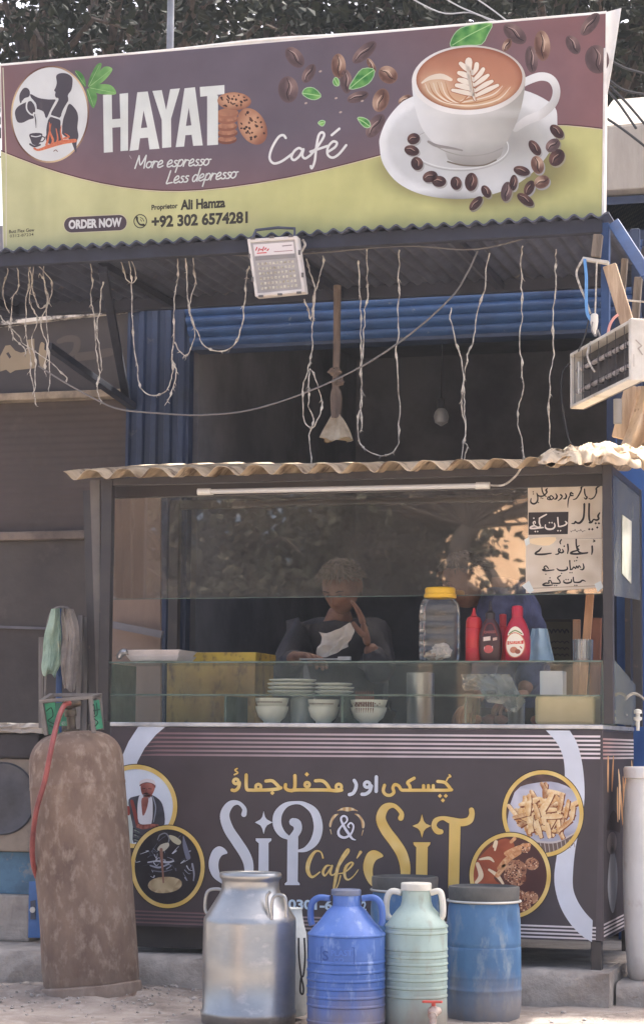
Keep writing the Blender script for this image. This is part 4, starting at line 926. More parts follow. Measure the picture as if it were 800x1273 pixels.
tl.fill(cr([(140, 150), (60, 165), (10, 240), (-15, 330), (10, 360), (40, 270), (90, 195)], 4, True), arc, 3); tl.stroke([(522, 408, 14), (500, 490, 10)], 10, arc, 3, 1); tl.stroke([(5, 400, 14), (22, 470, 10)], 10, arc, 3, 1)
# small script
G2 = lambda x, y: mixc((222, 190, 110), (236, 214, 150), noise.noise(V((x * .2, y * .2, 2))) + .4)
crop(250, 940, 4.444, tl)
for P in ([(672, 562, 10), (660, 530, 8), (628, 528, 14), (596, 578, 24), (588, 632, 22), (612, 668, 14), (655, 640, 7)], [(712, 604, 6), (690, 608, 12), (672, 640, 15), (684, 660, 10), (712, 622, 8), (722, 606, 12), (712, 645, 14), (726, 658, 8), (744, 640, 6)]):
    tl.stroke([(x, y, w + 6) for x, y, w in P], 10, OUTG, 2.6); tl.stroke(P, 10, G2, 3.6)
crop(410, 1000, 12.73, tl)
for P in ([(105, 1040, 20), (200, 880, 30), (285, 760, 34), (296, 716, 26), (262, 726, 34), (180, 860, 46), (120, 1010, 50), (95, 1130, 52), (75, 1240, 46), (60, 1330, 34), (84, 1345, 20), (130, 1260, 22), (165, 1130, 22)], [(140, 1095, 20), (220, 1080, 22), (310, 1010, 26), (360, 940, 34), (330, 918, 26), (260, 975, 44), (228, 1070, 46), (245, 1165, 40), (295, 1190, 26), (375, 1130, 18), (445, 1035, 14)], [(482, 755, 48), (425, 848, 18)]):
    tl.stroke([(x, y, w + 16) for x, y, w in P], 10, OUTG, 2.65, 5 if len(P) > 2 else 1); tl.stroke(P, 10, G2, 3.65, 5 if len(P) > 2 else 1)
tl.xf = None
tl.text('0301-6', (358, 1129.5), (413, 1131), 11.5, (206, 226, 240), 3, .035); tl.text('2', (449, 1131.5), (455, 1131.8), 11.5, (206, 226, 240), 3, .035)
# slogan in urdu
def urdu(x0, y0, k, col, outc, strokes, dots, w, rings=()):
    crop(x0, y0, k, tl)
    for c, g, lay in ((outc, 8, 2), (col, 0, 3)):
        for i, P in enumerate(strokes):
            Q = [(p[0], p[1], (p[2] if len(p) > 2 else w) + g) for p in P]; tl.stroke(Q, w, c, lay + i * .013, 5 if len(P) > 2 else 1)
        for i, (cx, cy, r) in enumerate(rings): tl.ring(cx, cy, r + w * .45 + g / 2, r + w * .45 + g / 2, w * .9 + g, c, lay + .2 + i * .013)
        for i, (cx, cy) in enumerate(dots): tl.fill([(cx, cy - w * .68 - g / 2), (cx + w * .68 + g / 2, cy), (cx, cy + w * .68 + g / 2), (cx - w * .68 - g / 2, cy)], c, lay + .3)
    tl.xf = None
urdu(280, 945, 5, GOLD, OUTG, [[(722, 186), (690, 190), (640, 186), (580, 185), (500, 185), (440, 185), (410, 190)], [(560, 128), (600, 128), (628, 148), (650, 184)], [(432, 96), (432, 160), (424, 184), (396, 188), (374, 174), (374, 152)],
     [(345, 172), (318, 180), (260, 185), (205, 186), (160, 186), (132, 176), (130, 92)], [(252, 130), (290, 128), (318, 150), (338, 172)], [(88, 140), (82, 170), (62, 188), (42, 186)], [(74, 52, 10), (60, 62, 10), (78, 78, 10), (56, 90, 10)]], [(506, 88), (292, 204)], 21, [(704, 166, 17), (508, 152, 14), (205, 166, 16), (66, 132, 15)])
urdu(420, 945, 5, SIL, OUT, [[(237, 104), (236, 194)], [(206, 160), (196, 192), (172, 210), (148, 212)], [(100, 126), (112, 150), (108, 180), (92, 206), (70, 214)]], [], 22, [(180, 152, 17)])
urdu(420, 945, 5, GOLD, OUTG, [[(704, 184), (670, 187), (600, 187), (500, 187), (420, 187), (392, 184), (376, 160), (352, 152), (340, 172), (346, 200), (324, 218), (296, 214), (280, 190), (288, 156)], [(618, 132), (660, 138), (684, 160), (700, 184)], [(590, 158), (590, 184)], [(560, 158), (560, 184)], [(530, 158), (530, 184)],
     [(472, 112), (432, 138), (444, 160), (448, 184)], [(690, 92, 11), (698, 102, 10), (684, 108, 10), (672, 128, 9)]], [(632, 222), (668, 222), (650, 250)], 20)
tl.done('lettering', INK2, fp)

# round pictures
def disc(name, cx, cy, rx, ry, w, inner, paint, parent, mp=fm, mt=None, n=3):
    k = Ink(mp, .95)
    k.ring(cx, cy, rx + 1, ry + 1, w + 2, (58, 44, 36), n - .3); k.ring(cx, cy, rx, ry, w, GOLD, n + 6, grid=6)
    k.fill([ell(cx, cy, rx - w * .6, ry - w * .6, 0, 48)], inner, n, grid=5)
    k.off = n - 3; paint(k); return k.done(name, mt or INK2, parent)
def portrait(k):
    crop(130, 900, 5, k)
    sk = lambda x, y: mixc((112, 58, 52), (176, 110, 98), .5 + noise.noise(V((x * .3, y * .3, 1))))
    k.fill(cr([(225, 375), (240, 362), (270, 358), (305, 365), (314, 395), (300, 432), (285, 455), (262, 470), (242, 452), (228, 420)], 4, True), sk, 4)
    k.fill(cr([(218, 378), (222, 355), (262, 340), (308, 352), (316, 382), (300, 370), (262, 362), (232, 370)], 4, True), (224, 216, 216), 4.9)
    k.fill(cr([(219, 388), (222, 364), (240, 356), (300, 357), (316, 372), (316, 398), (305, 374), (262, 366), (233, 373)], 4, True), (84, 52, 50), 4.8)
    k.stroke([(240, 438, 5), (256, 432, 9), (285, 440, 4)], 8, (50, 36, 36), 5); k.stroke([(238, 402), (254, 402)], 4, (44, 28, 28), 5, 1); k.stroke([(274, 402), (292, 404)], 4, (44, 28, 28), 5, 1); k.stroke([(262, 404), (258, 424), (268, 428)], 3, (92, 48, 44), 5)
    k.fill(cr([(150, 470), (200, 448), (240, 440), (290, 440), (340, 470), (366, 520), (374, 620), (330, 640), (250, 690), (180, 740), (176, 640), (160, 560)], 3, True), lambda x, y: mixc((58, 56, 62), (92, 92, 102), .5 + noise.noise(V((x * .25, y * .25, 7)))), 3.6, grid=20)
    k.fill(cr([(215, 450), (240, 440), (290, 446), (300, 520), (292, 618), (250, 625), (212, 610), (205, 520)], 3, True), (222, 222, 228), 4); k.fill(cr([(232, 462), (272, 462), (262, 530), (240, 572), (232, 530)], 3, True), sk, 4.5)
    k.stroke([(170, 480, 20), (190, 560, 22), (205, 640, 14)], 18, (140, 64, 58), 4.2); k.stroke([(205, 632, 22), (240, 640, 30), (290, 634, 24), (330, 630, 14)], 22, sk, 5)
    k.stroke([(300, 450, 6), (318, 520, 8), (305, 610, 5)], 6, (150, 156, 170), 5); k.fill(cr([(120, 480), (150, 490), (160, 560), (176, 600), (170, 760), (120, 760)], 3, True), (196, 206, 200), 3.4); k.stroke([(146, 520, 22), (150, 560, 18)], 20, (150, 60, 54), 4)
    for i in range(9): k.stroke([(180 + 9 * (i % 3), 650 + 10 * i, 9), (210 + 7 * (i % 4), 664 + 10 * i, 4)], 6, ((40, 44, 52), (130, 140, 130), (70, 80, 84))[i % 3], 4.6 + i * .02, 1)
    k.xf = None
disc('portrait_picture', 169, 1002.5, 51.5, 52, 5.5, lambda x, y: (222, 230, 240), portrait, fp, n=2.4)
def pour(k):
    crop(130, 900, 5, k); rd = random.Random(3)
    for i in range(46):
        a, q = rd.uniform(0, 6.28), rd.random() ** .5 * 175; x, y = 395 + q * math.cos(a), 860 + q * math.sin(a) * .95
        if y > 960 and 260 < x < 500: continue
        k.stroke([(x, y, rd.uniform(3, 9)), (x + rd.uniform(-30, 30), y + rd.uniform(-26, 26), rd.uniform(2, 6)), (x + rd.uniform(-46, 46), y + rd.uniform(-40, 40), 2)], 6, rd.choice([(96, 98, 112), (64, 64, 76), (150, 154, 170), (54, 52, 60), (200, 204, 214)]), 3.6 + i * .012, 3)
    k.stroke([(270, 860, 8), (330, 852, 10), (390, 860, 14), (430, 852, 8)], 8, (190, 194, 204), 4.3); k.stroke([(285, 880, 8), (340, 892, 12), (400, 870, 8)], 8, (160, 166, 180), 4.35); k.stroke([(300, 912, 6), (360, 918, 8), (420, 905, 4)], 6, (110, 112, 124), 4.4)
    k.fill(cr([(270, 1000), (295, 968), (350, 952), (420, 952), (470, 970), (480, 1000), (455, 1030), (400, 1048), (330, 1050), (285, 1030)], 4, True), lambda x, y: mixc((214, 196, 156), (160, 136, 100), .5 + 1.2 * noise.noise(V((x * .5, y * .9, 1)))), 4.6, grid=9)
    k.stroke([(330, 720, 6), (345, 690, 8), (380, 680, 8), (402, 710, 8), (395, 740, 6)], 8, (130, 132, 140), 4.6); k.fill(cr([(328, 778), (350, 750), (395, 738), (400, 760), (370, 790), (340, 788)], 4, True), (206, 200, 180), 4.7)
    k.stroke([(352, 780, 20), (356, 850, 16), (362, 920, 12), (366, 985, 10)], 14, (150, 108, 92), 5); k.fill(cr([(400, 692), (440, 700), (476, 730), (460, 752), (420, 730)], 4, True), (196, 190, 160), 4.8)
    k.stroke([(490, 700, 5), (500, 760, 26), (520, 830, 30)], 20, (118, 122, 140), 4.25); k.stroke([(545, 870, 12), (556, 930, 10), (552, 975, 6)], 9, (150, 154, 166), 4.28); k.xf = None
disc('pouring_picture', 208.5, 1077.5, 46, 51.5, 5, lambda x, y: mixc((44, 40, 44), (60, 56, 62), noise.noise(V((x * .1, y * .1, 0)))), pour, fp, n=9)
def fry(k, x, y, L, w, a, c, lay):
    ux_ = lambda px, py: -(px - x) * math.sin(R(a)) + (py - y) * math.cos(R(a))
    dx, dy = math.cos(R(a)) * L / 2, math.sin(R(a)) * L / 2; nx, ny = -dy / L * 2, dx / L * 2
    k.fill([(x - dx - nx * w / 2 + 1, y - dy - ny * w / 2 + 1), (x + dx - nx * w / 2 + 1, y + dy - ny * w / 2 + 1), (x + dx + nx * w / 2 + 1.2, y + dy + ny * w / 2 + 1.4), (x - dx + nx * w / 2 + 1.2, y - dy + ny * w / 2 + 1.4)], (130, 74, 42), lay)
    k.stroke([(x - dx * .9, y - dy * .9, w * .8), (x, y, w), (x + dx * .9, y + dy * .9, w * .8)], w, lambda px, py: mixc(c, (246, 226, 184), .3 + .6 * noise.noise(V((px * .16, py * .16, lay * 9))) + (ux_(px, py) < 0) * .35), lay + .05, 3)
def fries(k):
    crop(570, 890, 3.478, k); rd = random.Random(12)
    k.fill(cr([(210, 500), (240, 330), (330, 290), (430, 290), (520, 350), (528, 480), (440, 560), (300, 540)], 3, True), lambda x, y: mixc((214, 214, 224), (150, 152, 170), .5 + noise.noise(V((x * .15, y * .15, 3)))), 3.4, grid=25)
    k.fill(cr([(215, 505), (300, 540), (400, 546), (480, 520), (520, 490), (490, 560), (420, 596), (360, 596), (290, 575)], 3, True), (110, 92, 84), 3.5)
    for i in range(14): k.stroke([(260 + i * 18, 548 - abs(7 - i) * 2.4), (266 + i * 18, 590 - abs(7 - i) * 4)], 4, (176, 164, 156), 3.6 + i * .01, 1)
    k.stroke([(232, 520, 6), (320, 540, 8), (420, 545, 8), (510, 500, 6)], 8, (196, 188, 184), 3.8)
    k.xf = None
    F = [(rd.gauss(372, 74), rd.gauss(425, 52), rd.choice([rd.uniform(50, 130), rd.uniform(50, 130), rd.uniform(-40, 40)])) for _ in range(85)] + [(320, 320, 60), (400, 435, 178), (270, 430, 165), (345, 490, 75), (460, 470, 140), (300, 400, 95), (440, 370, 100), (385, 370, 118), (385, 495, 80), (490, 420, 100), (335, 410, 70)]
    F = [q for q in F if ((q[0] - 365) / 128) ** 2 + ((q[1] - 425) / 112) ** 2 < 1]
    for i, (x, y, a) in enumerate(F): fry(k, 570 + x / 3.478, 890 + y / 3.478, rd.uniform(16, 25), rd.uniform(5, 7), a, rd.choice([(196, 134, 72), (176, 112, 60), (214, 166, 104), (226, 186, 132), (150, 92, 54)]), 4 + i * .025)
disc('fries_picture', 674, 1011.5, 50.5, 54, 5, lambda x, y: mixc((72, 56, 56), (110, 84, 76), noise.noise(V((x * .08, y * .08, 5))) + .3), fries, fp, n=3)
def wings(k):
    rd = random.Random(6)
    crop(570, 890, 3.478, k)
    k.fill(cr([(60, 730), (70, 640), (140, 560), (200, 530), (240, 560), (200, 640), (150, 700), (190, 740), (120, 760)], 3, True), lambda x, y: mixc((140, 66, 44), (190, 104, 66), .5 + noise.noise(V((x * .12, y * .12, 1)))), 3.6, grid=22)
    for pts in ([(80, 640, 16), (95, 690, 22), (75, 720, 14)], [(90, 620, 8), (130, 615, 14), (150, 630, 6)], [(150, 565, 10), (160, 545, 16), (155, 580, 8)], [(130, 665, 10), (165, 690, 16), (190, 725, 10)]): k.stroke(pts, 12, (236, 214, 178), 4)
    for pts in ([(175, 660, 22), (210, 620, 26), (260, 590, 20)], [(205, 595, 22), (250, 575, 24), (300, 560, 22)], [(165, 690, 20), (195, 650, 22)], [(225, 545, 14), (240, 530, 16)]): k.stroke(pts, 18, lambda x, y: mixc((206, 136, 86), (240, 200, 150), .4 + noise.noise(V((x * .5, y * .5, 1)))), 4.5, 4 if len(pts) > 2 else 1)
    for cx, cy, r in ((245, 665, 48), (250, 700, 40), (315, 640, 30), (255, 775, 28), (310, 785, 32), (285, 825, 26), (225, 690, 32), (285, 570, 24)):
        k.fill([ell(cx, cy, r, r * .9, 0, 16)], lambda x, y: mixc((120, 66, 48), (216, 168, 128), .5 + 1.3 * noise.noise(V((x * .55, y * .55, cx)))), 4.2 + rd.random() * .3, grid=5)
        for q in range(int(r * .9)):
            a = rd.uniform(0, 6.28); d = r * rd.random() ** .5; k.fill([ell(cx + d * math.cos(a), cy + d * .9 * math.sin(a), rd.uniform(2, 5.5), rd.uniform(2, 4), rd.uniform(0, 180), 7)], rd.choice([(236, 200, 164), (196, 138, 100), (116, 62, 46), (84, 44, 36)]), 5 + q * .01)
    k.xf = None
disc('chicken_picture', 633.5, 1088.5, 50.5, 53.5, 5, lambda x, y: mixc((112, 66, 50), (78, 46, 44), (x - 600) / 60), wings, fp, n=9.5)

# side panel print
sm2 = lambda x, y, l: V((XR + .0006 + l * .0005, .004 + (CD - .008) * x, ZT - .004 - (ZT - ZB - .008) * y))
s2 = Ink(sm2, .95)
s2.fill([(0, 0), (1, 0), (1, 1), (0, 1)], (78, 72, 74), 0, grid=.2)
for i in range(6): s2.fill([(0, .035 + .0185 * i), (1, .035 + .0185 * i), (1, .0445 + .0185 * i), (0, .0445 + .0185 * i)], lambda x, y: mixc((176, 140, 134), (226, 218, 216), x * 6), 1)
for i in range(4): s2.fill([(0, .925 + .018 * i), (1, .925 + .018 * i), (1, .934 + .018 * i), (0, .934 + .018 * i)], (222, 212, 212), 1)
rd = random.Random(2)
s2.stroke([(.12, .47, .03), (.3, .44, .1), (.5, .48, .06)], .1, (60, 50, 48), 1.5)
for i in range(16):
    x = rd.uniform(.12, .95); y = rd.uniform(.2, .38); a = rd.uniform(-.16, .16)
    s2.stroke([(x, y - .07, .03), (x + a * .5, y, .05), (x + a, y + .08, .03)], .05, mixc((206, 150, 100), (240, 206, 160), rd.random()), 2 + i * .05, 3)
s2.fill([(.1 + .3 * (.5 + .5 * math.cos(a)), .55 + .055 * math.sin(a)) for a in [i * .26 for i in range(24)]], (120, 110, 108), 2)
s2.fill(cr([(.25, .56), (.14, .68), (.12, .78), (.22, .88), (.32, .88), (.42, .76), (.4, .66), (.3, .58)], 4, True), lambda x, y: mixc((206, 206, 210), (120, 122, 128), x * 2.2), 2, grid=.05)
for i in range(7): s2.stroke([(.72 + .04 * (i % 3), .5 + .06 * i, .05), (.78 - .03 * (i % 2), .56 + .06 * i, .08), (.74, .6 + .05 * i, .04)], .05, mixc((190, 120, 80), (226, 170, 120), rd.random()), 2 + i * .05, 3)
SIDE = print_mat('side banner print', .8, .03, .12); SIDE.node_tree.nodes['Principled BSDF'].inputs['Specular IOR Level'].default_value = .08
s2.done('banner_print', SIDE, sp)

# ------------------------------------------------------------------ paper notices taped to the glass
PAP = print_mat('paper notice', .75, .12, .12)
def nib(k, x0, y0, kk, col, strokes, w, lay=3, dots=(), dw=None):
    crop(x0, y0, kk, k)
    for i, P in enumerate(strokes): k.stroke([(p[0], p[1], (p[2] if len(p) > 2 else w) * 1.25 + 1.2) for p in P], w, col, lay + .02 * i, 5 if len(P) > 2 else 1)
    d = (dw or w) * .95
    for cx, cy in dots: k.fill([(cx, cy - d), (cx + d, cy), (cx, cy + d), (cx - d, cy)], col, lay + .5)
    k.xf = None
def notice(name, label, quad, paint, Y=.188):
    mp = lambda x, y, l: PY(x, y, Y - .002 - l * .0006)
    k = Ink(mp, 1.08); k.fill(quad, lambda x, y: mixc((214, 204, 188), (196, 182, 162), .4 + noise.noise(V((x * .05, y * .06, 4)))), 0, grid=5)
    paint(k); o = k.done(name, PAP, None)
    return tag(o, label, 'notice', 'paper notices on the stall glass')
INKB = (48, 44, 44)
def n1(k):
    k.fill([(656.3, 637), (706, 636.2), (705, 664), (656.2, 665)], (62, 56, 56), 1)
    nib(k, 650, 592, 7.62, INKB, [[(732, 84, 9), (700, 104, 12), (684, 122, 8)], [(690, 112, 10), (690, 150, 12), (684, 172, 9), (668, 200, 9), (640, 216, 9), (618, 210, 5)], [(578, 122, 9), (580, 160, 11), (590, 188, 9), (602, 200, 12), (590, 216, 10), (575, 204, 6)],
        [(594, 76, 8), (560, 96, 11), (540, 112, 7)], [(552, 102, 9), (542, 140, 11), (522, 180, 10), (498, 212, 9), (470, 222, 5)], [(470, 168, 8), (450, 156, 12), (444, 180, 12), (470, 184, 8)], [(446, 178, 8), (428, 210, 9), (421, 260, 8), (420, 296, 3)],
        [(396, 164, 6), (406, 188, 12), (396, 212, 12), (374, 214, 5)], [(352, 176, 12), (366, 190, 10), (352, 214, 10), (328, 232, 5)], [(306, 166, 6), (318, 190, 12), (308, 214, 12), (288, 216, 5)],
        [(286, 204, 8), (262, 184, 8), (246, 202, 9), (262, 222, 9), (284, 208, 7)], [(254, 208, 8), (236, 196, 8), (228, 216, 9), (250, 224, 7)],
        [(226, 116, 6), (214, 132, 14), (222, 152, 11), (200, 178, 9)], [(172, 76, 8), (176, 130, 9), (190, 168, 10), (206, 180, 9)], [(206, 180, 9), (170, 190, 11), (140, 184, 10), (126, 160, 6)],
        [(128, 166, 8), (136, 206, 10), (128, 244, 12), (98, 262, 13), (70, 246, 11), (72, 210, 6)]], 9, 1, [(166, 206), (182, 210), (142, 250), (92, 148), (94, 168), (212, 192)], 8)
    nib(k, 650, 592, 7.62, INKB, [[(722, 346, 8), (706, 376, 15), (712, 404, 13), (690, 416, 13), (664, 410, 10), (644, 436, 14), (624, 440, 12)], [(622, 262, 14), (620, 330, 13), (622, 400, 14), (634, 440, 10)], [(576, 264, 15), (574, 340, 13), (566, 400, 15), (536, 440, 16), (506, 442, 12), (492, 430, 12), (482, 446, 12), (456, 448, 5)]], 13, 1, [(684, 446), (714, 446), (698, 486), (622, 502), (652, 502)], 13)
    for i in range(8): nib(k, 650, 592, 7.62, (104, 96, 92), [[(446 + 18 * i, 518, 3), (452 + 18 * i, 528 - (i % 3) * 12, 4), (458 + 18 * i, 518, 3)]], 4, 1)
    nib(k, 650, 592, 7.62, (222, 214, 204), [[(396, 428, 7), (410, 444, 12), (390, 464, 10), (350, 476, 10), (330, 474, 9)], [(324, 392, 10), (328, 440, 9), (332, 472, 8)], [(292, 446, 7), (298, 474, 10), (276, 498, 12), (236, 502, 13), (208, 486, 10), (208, 460, 6)], [(218, 362, 8), (176, 384, 11), (150, 400, 9)], [(152, 396, 9), (150, 440, 10), (160, 474, 9), (140, 484, 9)], [(186, 486, 9), (140, 484, 8), (104, 470, 9), (72, 480, 12), (66, 494, 11), (110, 494, 12), (186, 486, 9)], [(104, 470, 9), (92, 440, 8), (108, 428, 8), (112, 446, 7)]], 9, 2, [(98, 398), (112, 524), (134, 524), (326, 516), (350, 516), (246, 440), (270, 440)], 9)
notice('paper_notice', 'upper paper notice with big urdu lettering and a black box taped to the glass', [(655.5, 598.5), (748.5, 597), (747, 669), (655.5, 671)], n1)
def n2(k):
    k.fill(cr([(658, 670), (690, 668), (682, 678), (660, 676)], 3, True), (232, 210, 172), 1)
    nib(k, 645, 660, 7.27, INKB, [[(656, 138, 12), (658, 180, 12), (652, 212, 7)], [(668, 82, 8), (682, 92, 7), (664, 100, 5)], [(512, 76, 10), (514, 130, 11), (528, 178, 11), (560, 200, 10), (616, 196, 8)], [(540, 132, 6), (520, 150, 11), (536, 168, 9)], [(528, 176, 9), (480, 188, 12), (464, 204, 12), (520, 208, 14), (612, 200, 9)], [(436, 122, 12), (440, 166, 11), (434, 204, 7)],
        [(388, 166, 6), (396, 188, 12), (376, 198, 10), (352, 184, 9), (356, 160, 7), (368, 172, 8), (352, 206, 10), (326, 212, 6)], [(378, 80, 9), (366, 100, 9), (372, 118, 6)], [(198, 152, 6), (178, 178, 12), (150, 196, 13), (148, 210, 12), (210, 212, 14), (286, 202, 8)]], 10, 1, [(522, 240), (404, 138)], 10)
    nib(k, 645, 660, 7.27, INKB, [[(574, 296, 6), (582, 330, 11), (570, 350, 10), (550, 348, 5)], [(552, 330, 7), (538, 314, 7), (528, 334, 8), (516, 318, 8), (506, 340, 8), (490, 326, 8), (476, 346, 9), (458, 350, 8)], [(454, 268, 10), (456, 310, 9), (462, 350, 9)], [(430, 326, 7), (432, 346, 11), (400, 358, 12), (360, 356, 11), (338, 340, 6)], [(262, 340, 7), (240, 316, 8), (222, 330, 9), (232, 346, 8)], [(236, 344, 8), (210, 352, 11), (240, 360, 11), (312, 352, 7)]], 8, 1, [(456, 378), (474, 378), (380, 384), (498, 272), (516, 268)], 8)
    nib(k, 645, 660, 7.27, INKB, [[(596, 456, 5), (570, 446, 10), (548, 462, 12), (520, 466, 10), (500, 464, 9)], [(486, 420, 9), (488, 450, 9), (496, 466, 8)], [(470, 440, 7), (466, 462, 11), (430, 472, 12), (402, 464, 10), (402, 446, 6)], [(370, 404, 8), (344, 424, 9), (362, 448, 9), (366, 470, 9), (340, 474, 10), (290, 472, 9)], [(290, 472, 8), (282, 450, 8), (264, 452, 8), (266, 472, 9), (236, 472, 10), (212, 488, 11), (250, 494, 11), (300, 488, 7)]], 9, 1, [(500, 492), (518, 492), (420, 440), (440, 440), (276, 424), (318, 494), (336, 494), (238, 392)], 8)
    for a in ([(648, 728), (657, 722), (663, 734), (658, 738)], [(738, 726), (746, 722), (749, 730), (742, 736)], [(651, 671), (657, 668), (658, 676), (653, 679)]): k.fill(a, (206, 214, 212), 2)
    k.stroke([(656, 731.5), (745, 728)], .8, (150, 136, 116), 1, 1)
notice('paper_notice', 'lower cream paper notice with three urdu lines and taped corners', [(652.5, 671), (747.5, 669.5), (747.2, 730), (653, 737.5)], n2)
bm = B(); a = [V((XS + .0065, .26, 1.80)), V((XS + .0065, .50, 1.80)), V((XS + .0065, .48, 1.56)), V((XS + .0065, .24, 1.58))]
slab(bm, a, (.001, 0, 0)); tag(obj('paper_notice', bm, mat('faded side paper', (206, 204, 186), .8, c2=(170, 172, 150), ns=9), None), 'faded blank paper stuck on the side glass at the right', 'notice', 'paper notices on the stall glass')

# ------------------------------------------------------------------ helpers for turned things measured on the photo
def lp(bm, cx, prof, Y, n=48, mi=0, cap=(True, True), z0=None, wob=None):
    """lathe: prof = [(radius px, photo y)] at depth Y"""
    p = PY(cx, prof[len(prof) // 2][1], Y); s = mpp(p)
    pr = [(r * s, PY(cx, y, Y).z) for r, y in prof]
    return lathe(bm, pr, (p.x, Y, 0), n=n, mi=mi, cap=cap, wob=wob)
def cap_z(prof, Y, cx): return PY(cx, prof, Y).z
def loopt(bm, pts, Y, r, n=8, dy=0): tube(bm, cr([tuple(PY(x, y, Y) + V((0, dy, 0))) for x, y in pts], 5), r, n)

# ------------------------------------------------------------------ gas cylinder
c0, c1 = PZ(116, 1241, G), None
c0.z = G - .004; YC = c0.y
top = PY(92, 908, YC + .02); ax = (top - c0).normalized(); Lc = (top - c0).length; s = mpp(c0.lerp(top, .5))
m_cyl = mat('rusty scuffed cylinder paint', (136, 114, 97), .8, c2=(106, 86, 74), ns=6, lo=.34, hi=.66, c3=(158, 141, 125), n3=26, lo3=.5, hi3=.72, stretch=(1.2, 1.2, .7), dirt=(.1, (168, 152, 138)), bump=.25, bs=40, rv=.12)
gc = thing('gas_cylinder', 'tall rusty brown gas cylinder leaning beside the stall with a red hose', 'gas cylinder', c0)
r = 59.5 * s
rim_z = .045
bm = B(); lathe(bm, [(r * .9, .045), (r * .985, .06), (r * .992, .1)] + [(r, .12 + (Lc - .33) * i / 10) for i in range(11)] + [(r * .998, Lc - .205), (r * 1.006, Lc - .2), (r * 1.006, Lc - .193), (r * .998, Lc - .19), (r * .998, Lc - .118)] + [(r * math.cos(a) ** .6 * .995, Lc - .115 + .11 * math.sin(a)) for a in [R(q) for q in (8, 16, 24, 32, 40, 48, 56, 64, 72, 80, 86)]], c0, ax, n=64, wob=lambda a, h, q: .004 * noise.noise(V((math.cos(a) * 2, math.sin(a) * 2, h * 5))))
obj('body', bm, m_cyl, gc, smooth=True, ang=60)
bm = B()
lathe(bm, [(r * .93, .058), (r * 1.0, .05), (r * 1.01, .02), (r * .97, .002), (r * .9, -.004), (r * .88, .01)], c0, ax, n=64, cap=(False, False), wob=lambda a, h, q: .012 * noise.noise(V((math.cos(a) * 1.6 + 4, math.sin(a) * 1.6, .5))))
obj('foot_ring', bm, m_cyl, gc, smooth=True)
# dented lip at the front right of the foot
m_lip = mat('bent steel lip', (176, 160, 146), .5, metal=.4, c2=(120, 96, 82), ns=12)
bm = B()
def lip(u, v):
    x = 62 + 110 * u; y = 1240 + 6 * math.sin(u * 3.1) - 10 * max(0, u - .6) * 2.2 + (9 - 2 * u) * v
    return PY(x, y, YC - r * math.sqrt(max(0, 1 - (2 * u - 1) ** 2)) - .006 + .02 * (1 - v) * .3)
sheet(bm, lip, 26, 3, (0, .004, 0)); obj('foot_ring_lip', bm, m_lip, gc, smooth=True)
# guard collar: bars with green plates
m_grd = mat('grey guard paint', (120, 114, 108), .6, c2=(88, 80, 76), ns=8, bump=.15)
m_grn = mat('peeling green paint', (52, 140, 100), .55, c2=(36, 96, 74), ns=14, c3=(150, 160, 150), n3=22, lo3=.6, hi3=.68)
ytop = 866
g4 = {}
for k, (xa, xb, ya, yb, dy) in enumerate(((52, 58, 872, 911, -.09), (113, 117, 867, 908, -.09), (64, 68, 864, 904, .09), (124, 127, 864, 904, .09))):
    a = PY(xa, ya, YC + dy); b_ = PY(xb, yb + 3, YC + dy); g4[k] = a
    bm = B(); beam(bm, b_, a, .014, .014, (0, 1, 0)); obj('guard_bar', bm, m_grd, gc, bev=.002)
for i, j in ((0, 1), (1, 3), (3, 2), (2, 0)):
    bm = B(); e = (g4[j] - g4[i]).normalized() * .008; beam(bm, g4[i] - e, g4[j] + e, .017, .012); obj('guard_bar', bm, m_grd, gc, bev=.002)
def plate(q, lab):
    bm = B(); slab(bm, q, (0, .004, 0)); o = obj('guard_plate', bm, m_grn, gc); tag(o, lab)
plate([PY(54, 875, YC - .085), PY(68, 873, YC - .085), PY(74, 912, YC - .085), PY(59, 913, YC - .085)], None)
plate([PY(112, 872, YC - .086), PY(123, 870, YC - .07), PY(128, 905, YC - .07), PY(116, 908, YC - .086)], None)
plate([PY(68, 874, YC + .08), PY(84, 873, YC + .08), PY(86, 902, YC + .08), PY(71, 903, YC + .08)], None)
# paint marks on the plates
k = Ink(lambda x, y, l: PY(x, y, YC - .0935 - l * .0004)); 
for P in ([(58, 884), (64, 880), (66, 890), (60, 896), (68, 900)], [(62, 902), (70, 906)], [(113.5, 880), (117, 876), (118, 888)], [(120, 874), (121, 888), (116, 892), (122, 898), (118, 903)], [(114, 884), (124, 882)]): k.stroke(P, 1.3, (20, 60, 46), 1, 4 if len(P) > 2 else 1)
k.done('painted_marks', print_mat('paint marks', .6), gc)
bm = B(); vb = PY(90, 905, YC); lathe(bm, [(.03, 0), (.03, .012), (.016, .016), (.016, .06), (.022, .062), (.022, .085), (.012, .088)], vb - V((0, 0, .02)), ax, n=20); va = PY(88, 879, YC)
tube(bm, [va, PY(81, 876, YC - .06)], .012, 10); tube(bm, [va + V((0, 0, .01)), va + V((.035, .01, .02))], .016, 10); obj('valve', bm, mat('dull brass', (120, 108, 92), .45, metal=.7, c2=(80, 70, 62), ns=12), gc, smooth=True)
bm = B(); hp = [(87, 874, -.06), (80, 877, -.09), (72, 896, -.14), (64, 930, -.2), (56, 970, -.21), (46, 1005, -.2), (41, 1040, -.16), (41, 1070, -.12), (46, 1090, -.06)]
tube(bm, cr([tuple(PY(x, y, YC + d)) for x, y, d in hp], 8), .0095, 10); obj('hose', bm, mat('red rubber hose', (158, 82, 76), .5, c2=(120, 62, 60), ns=10), gc, smooth=True)

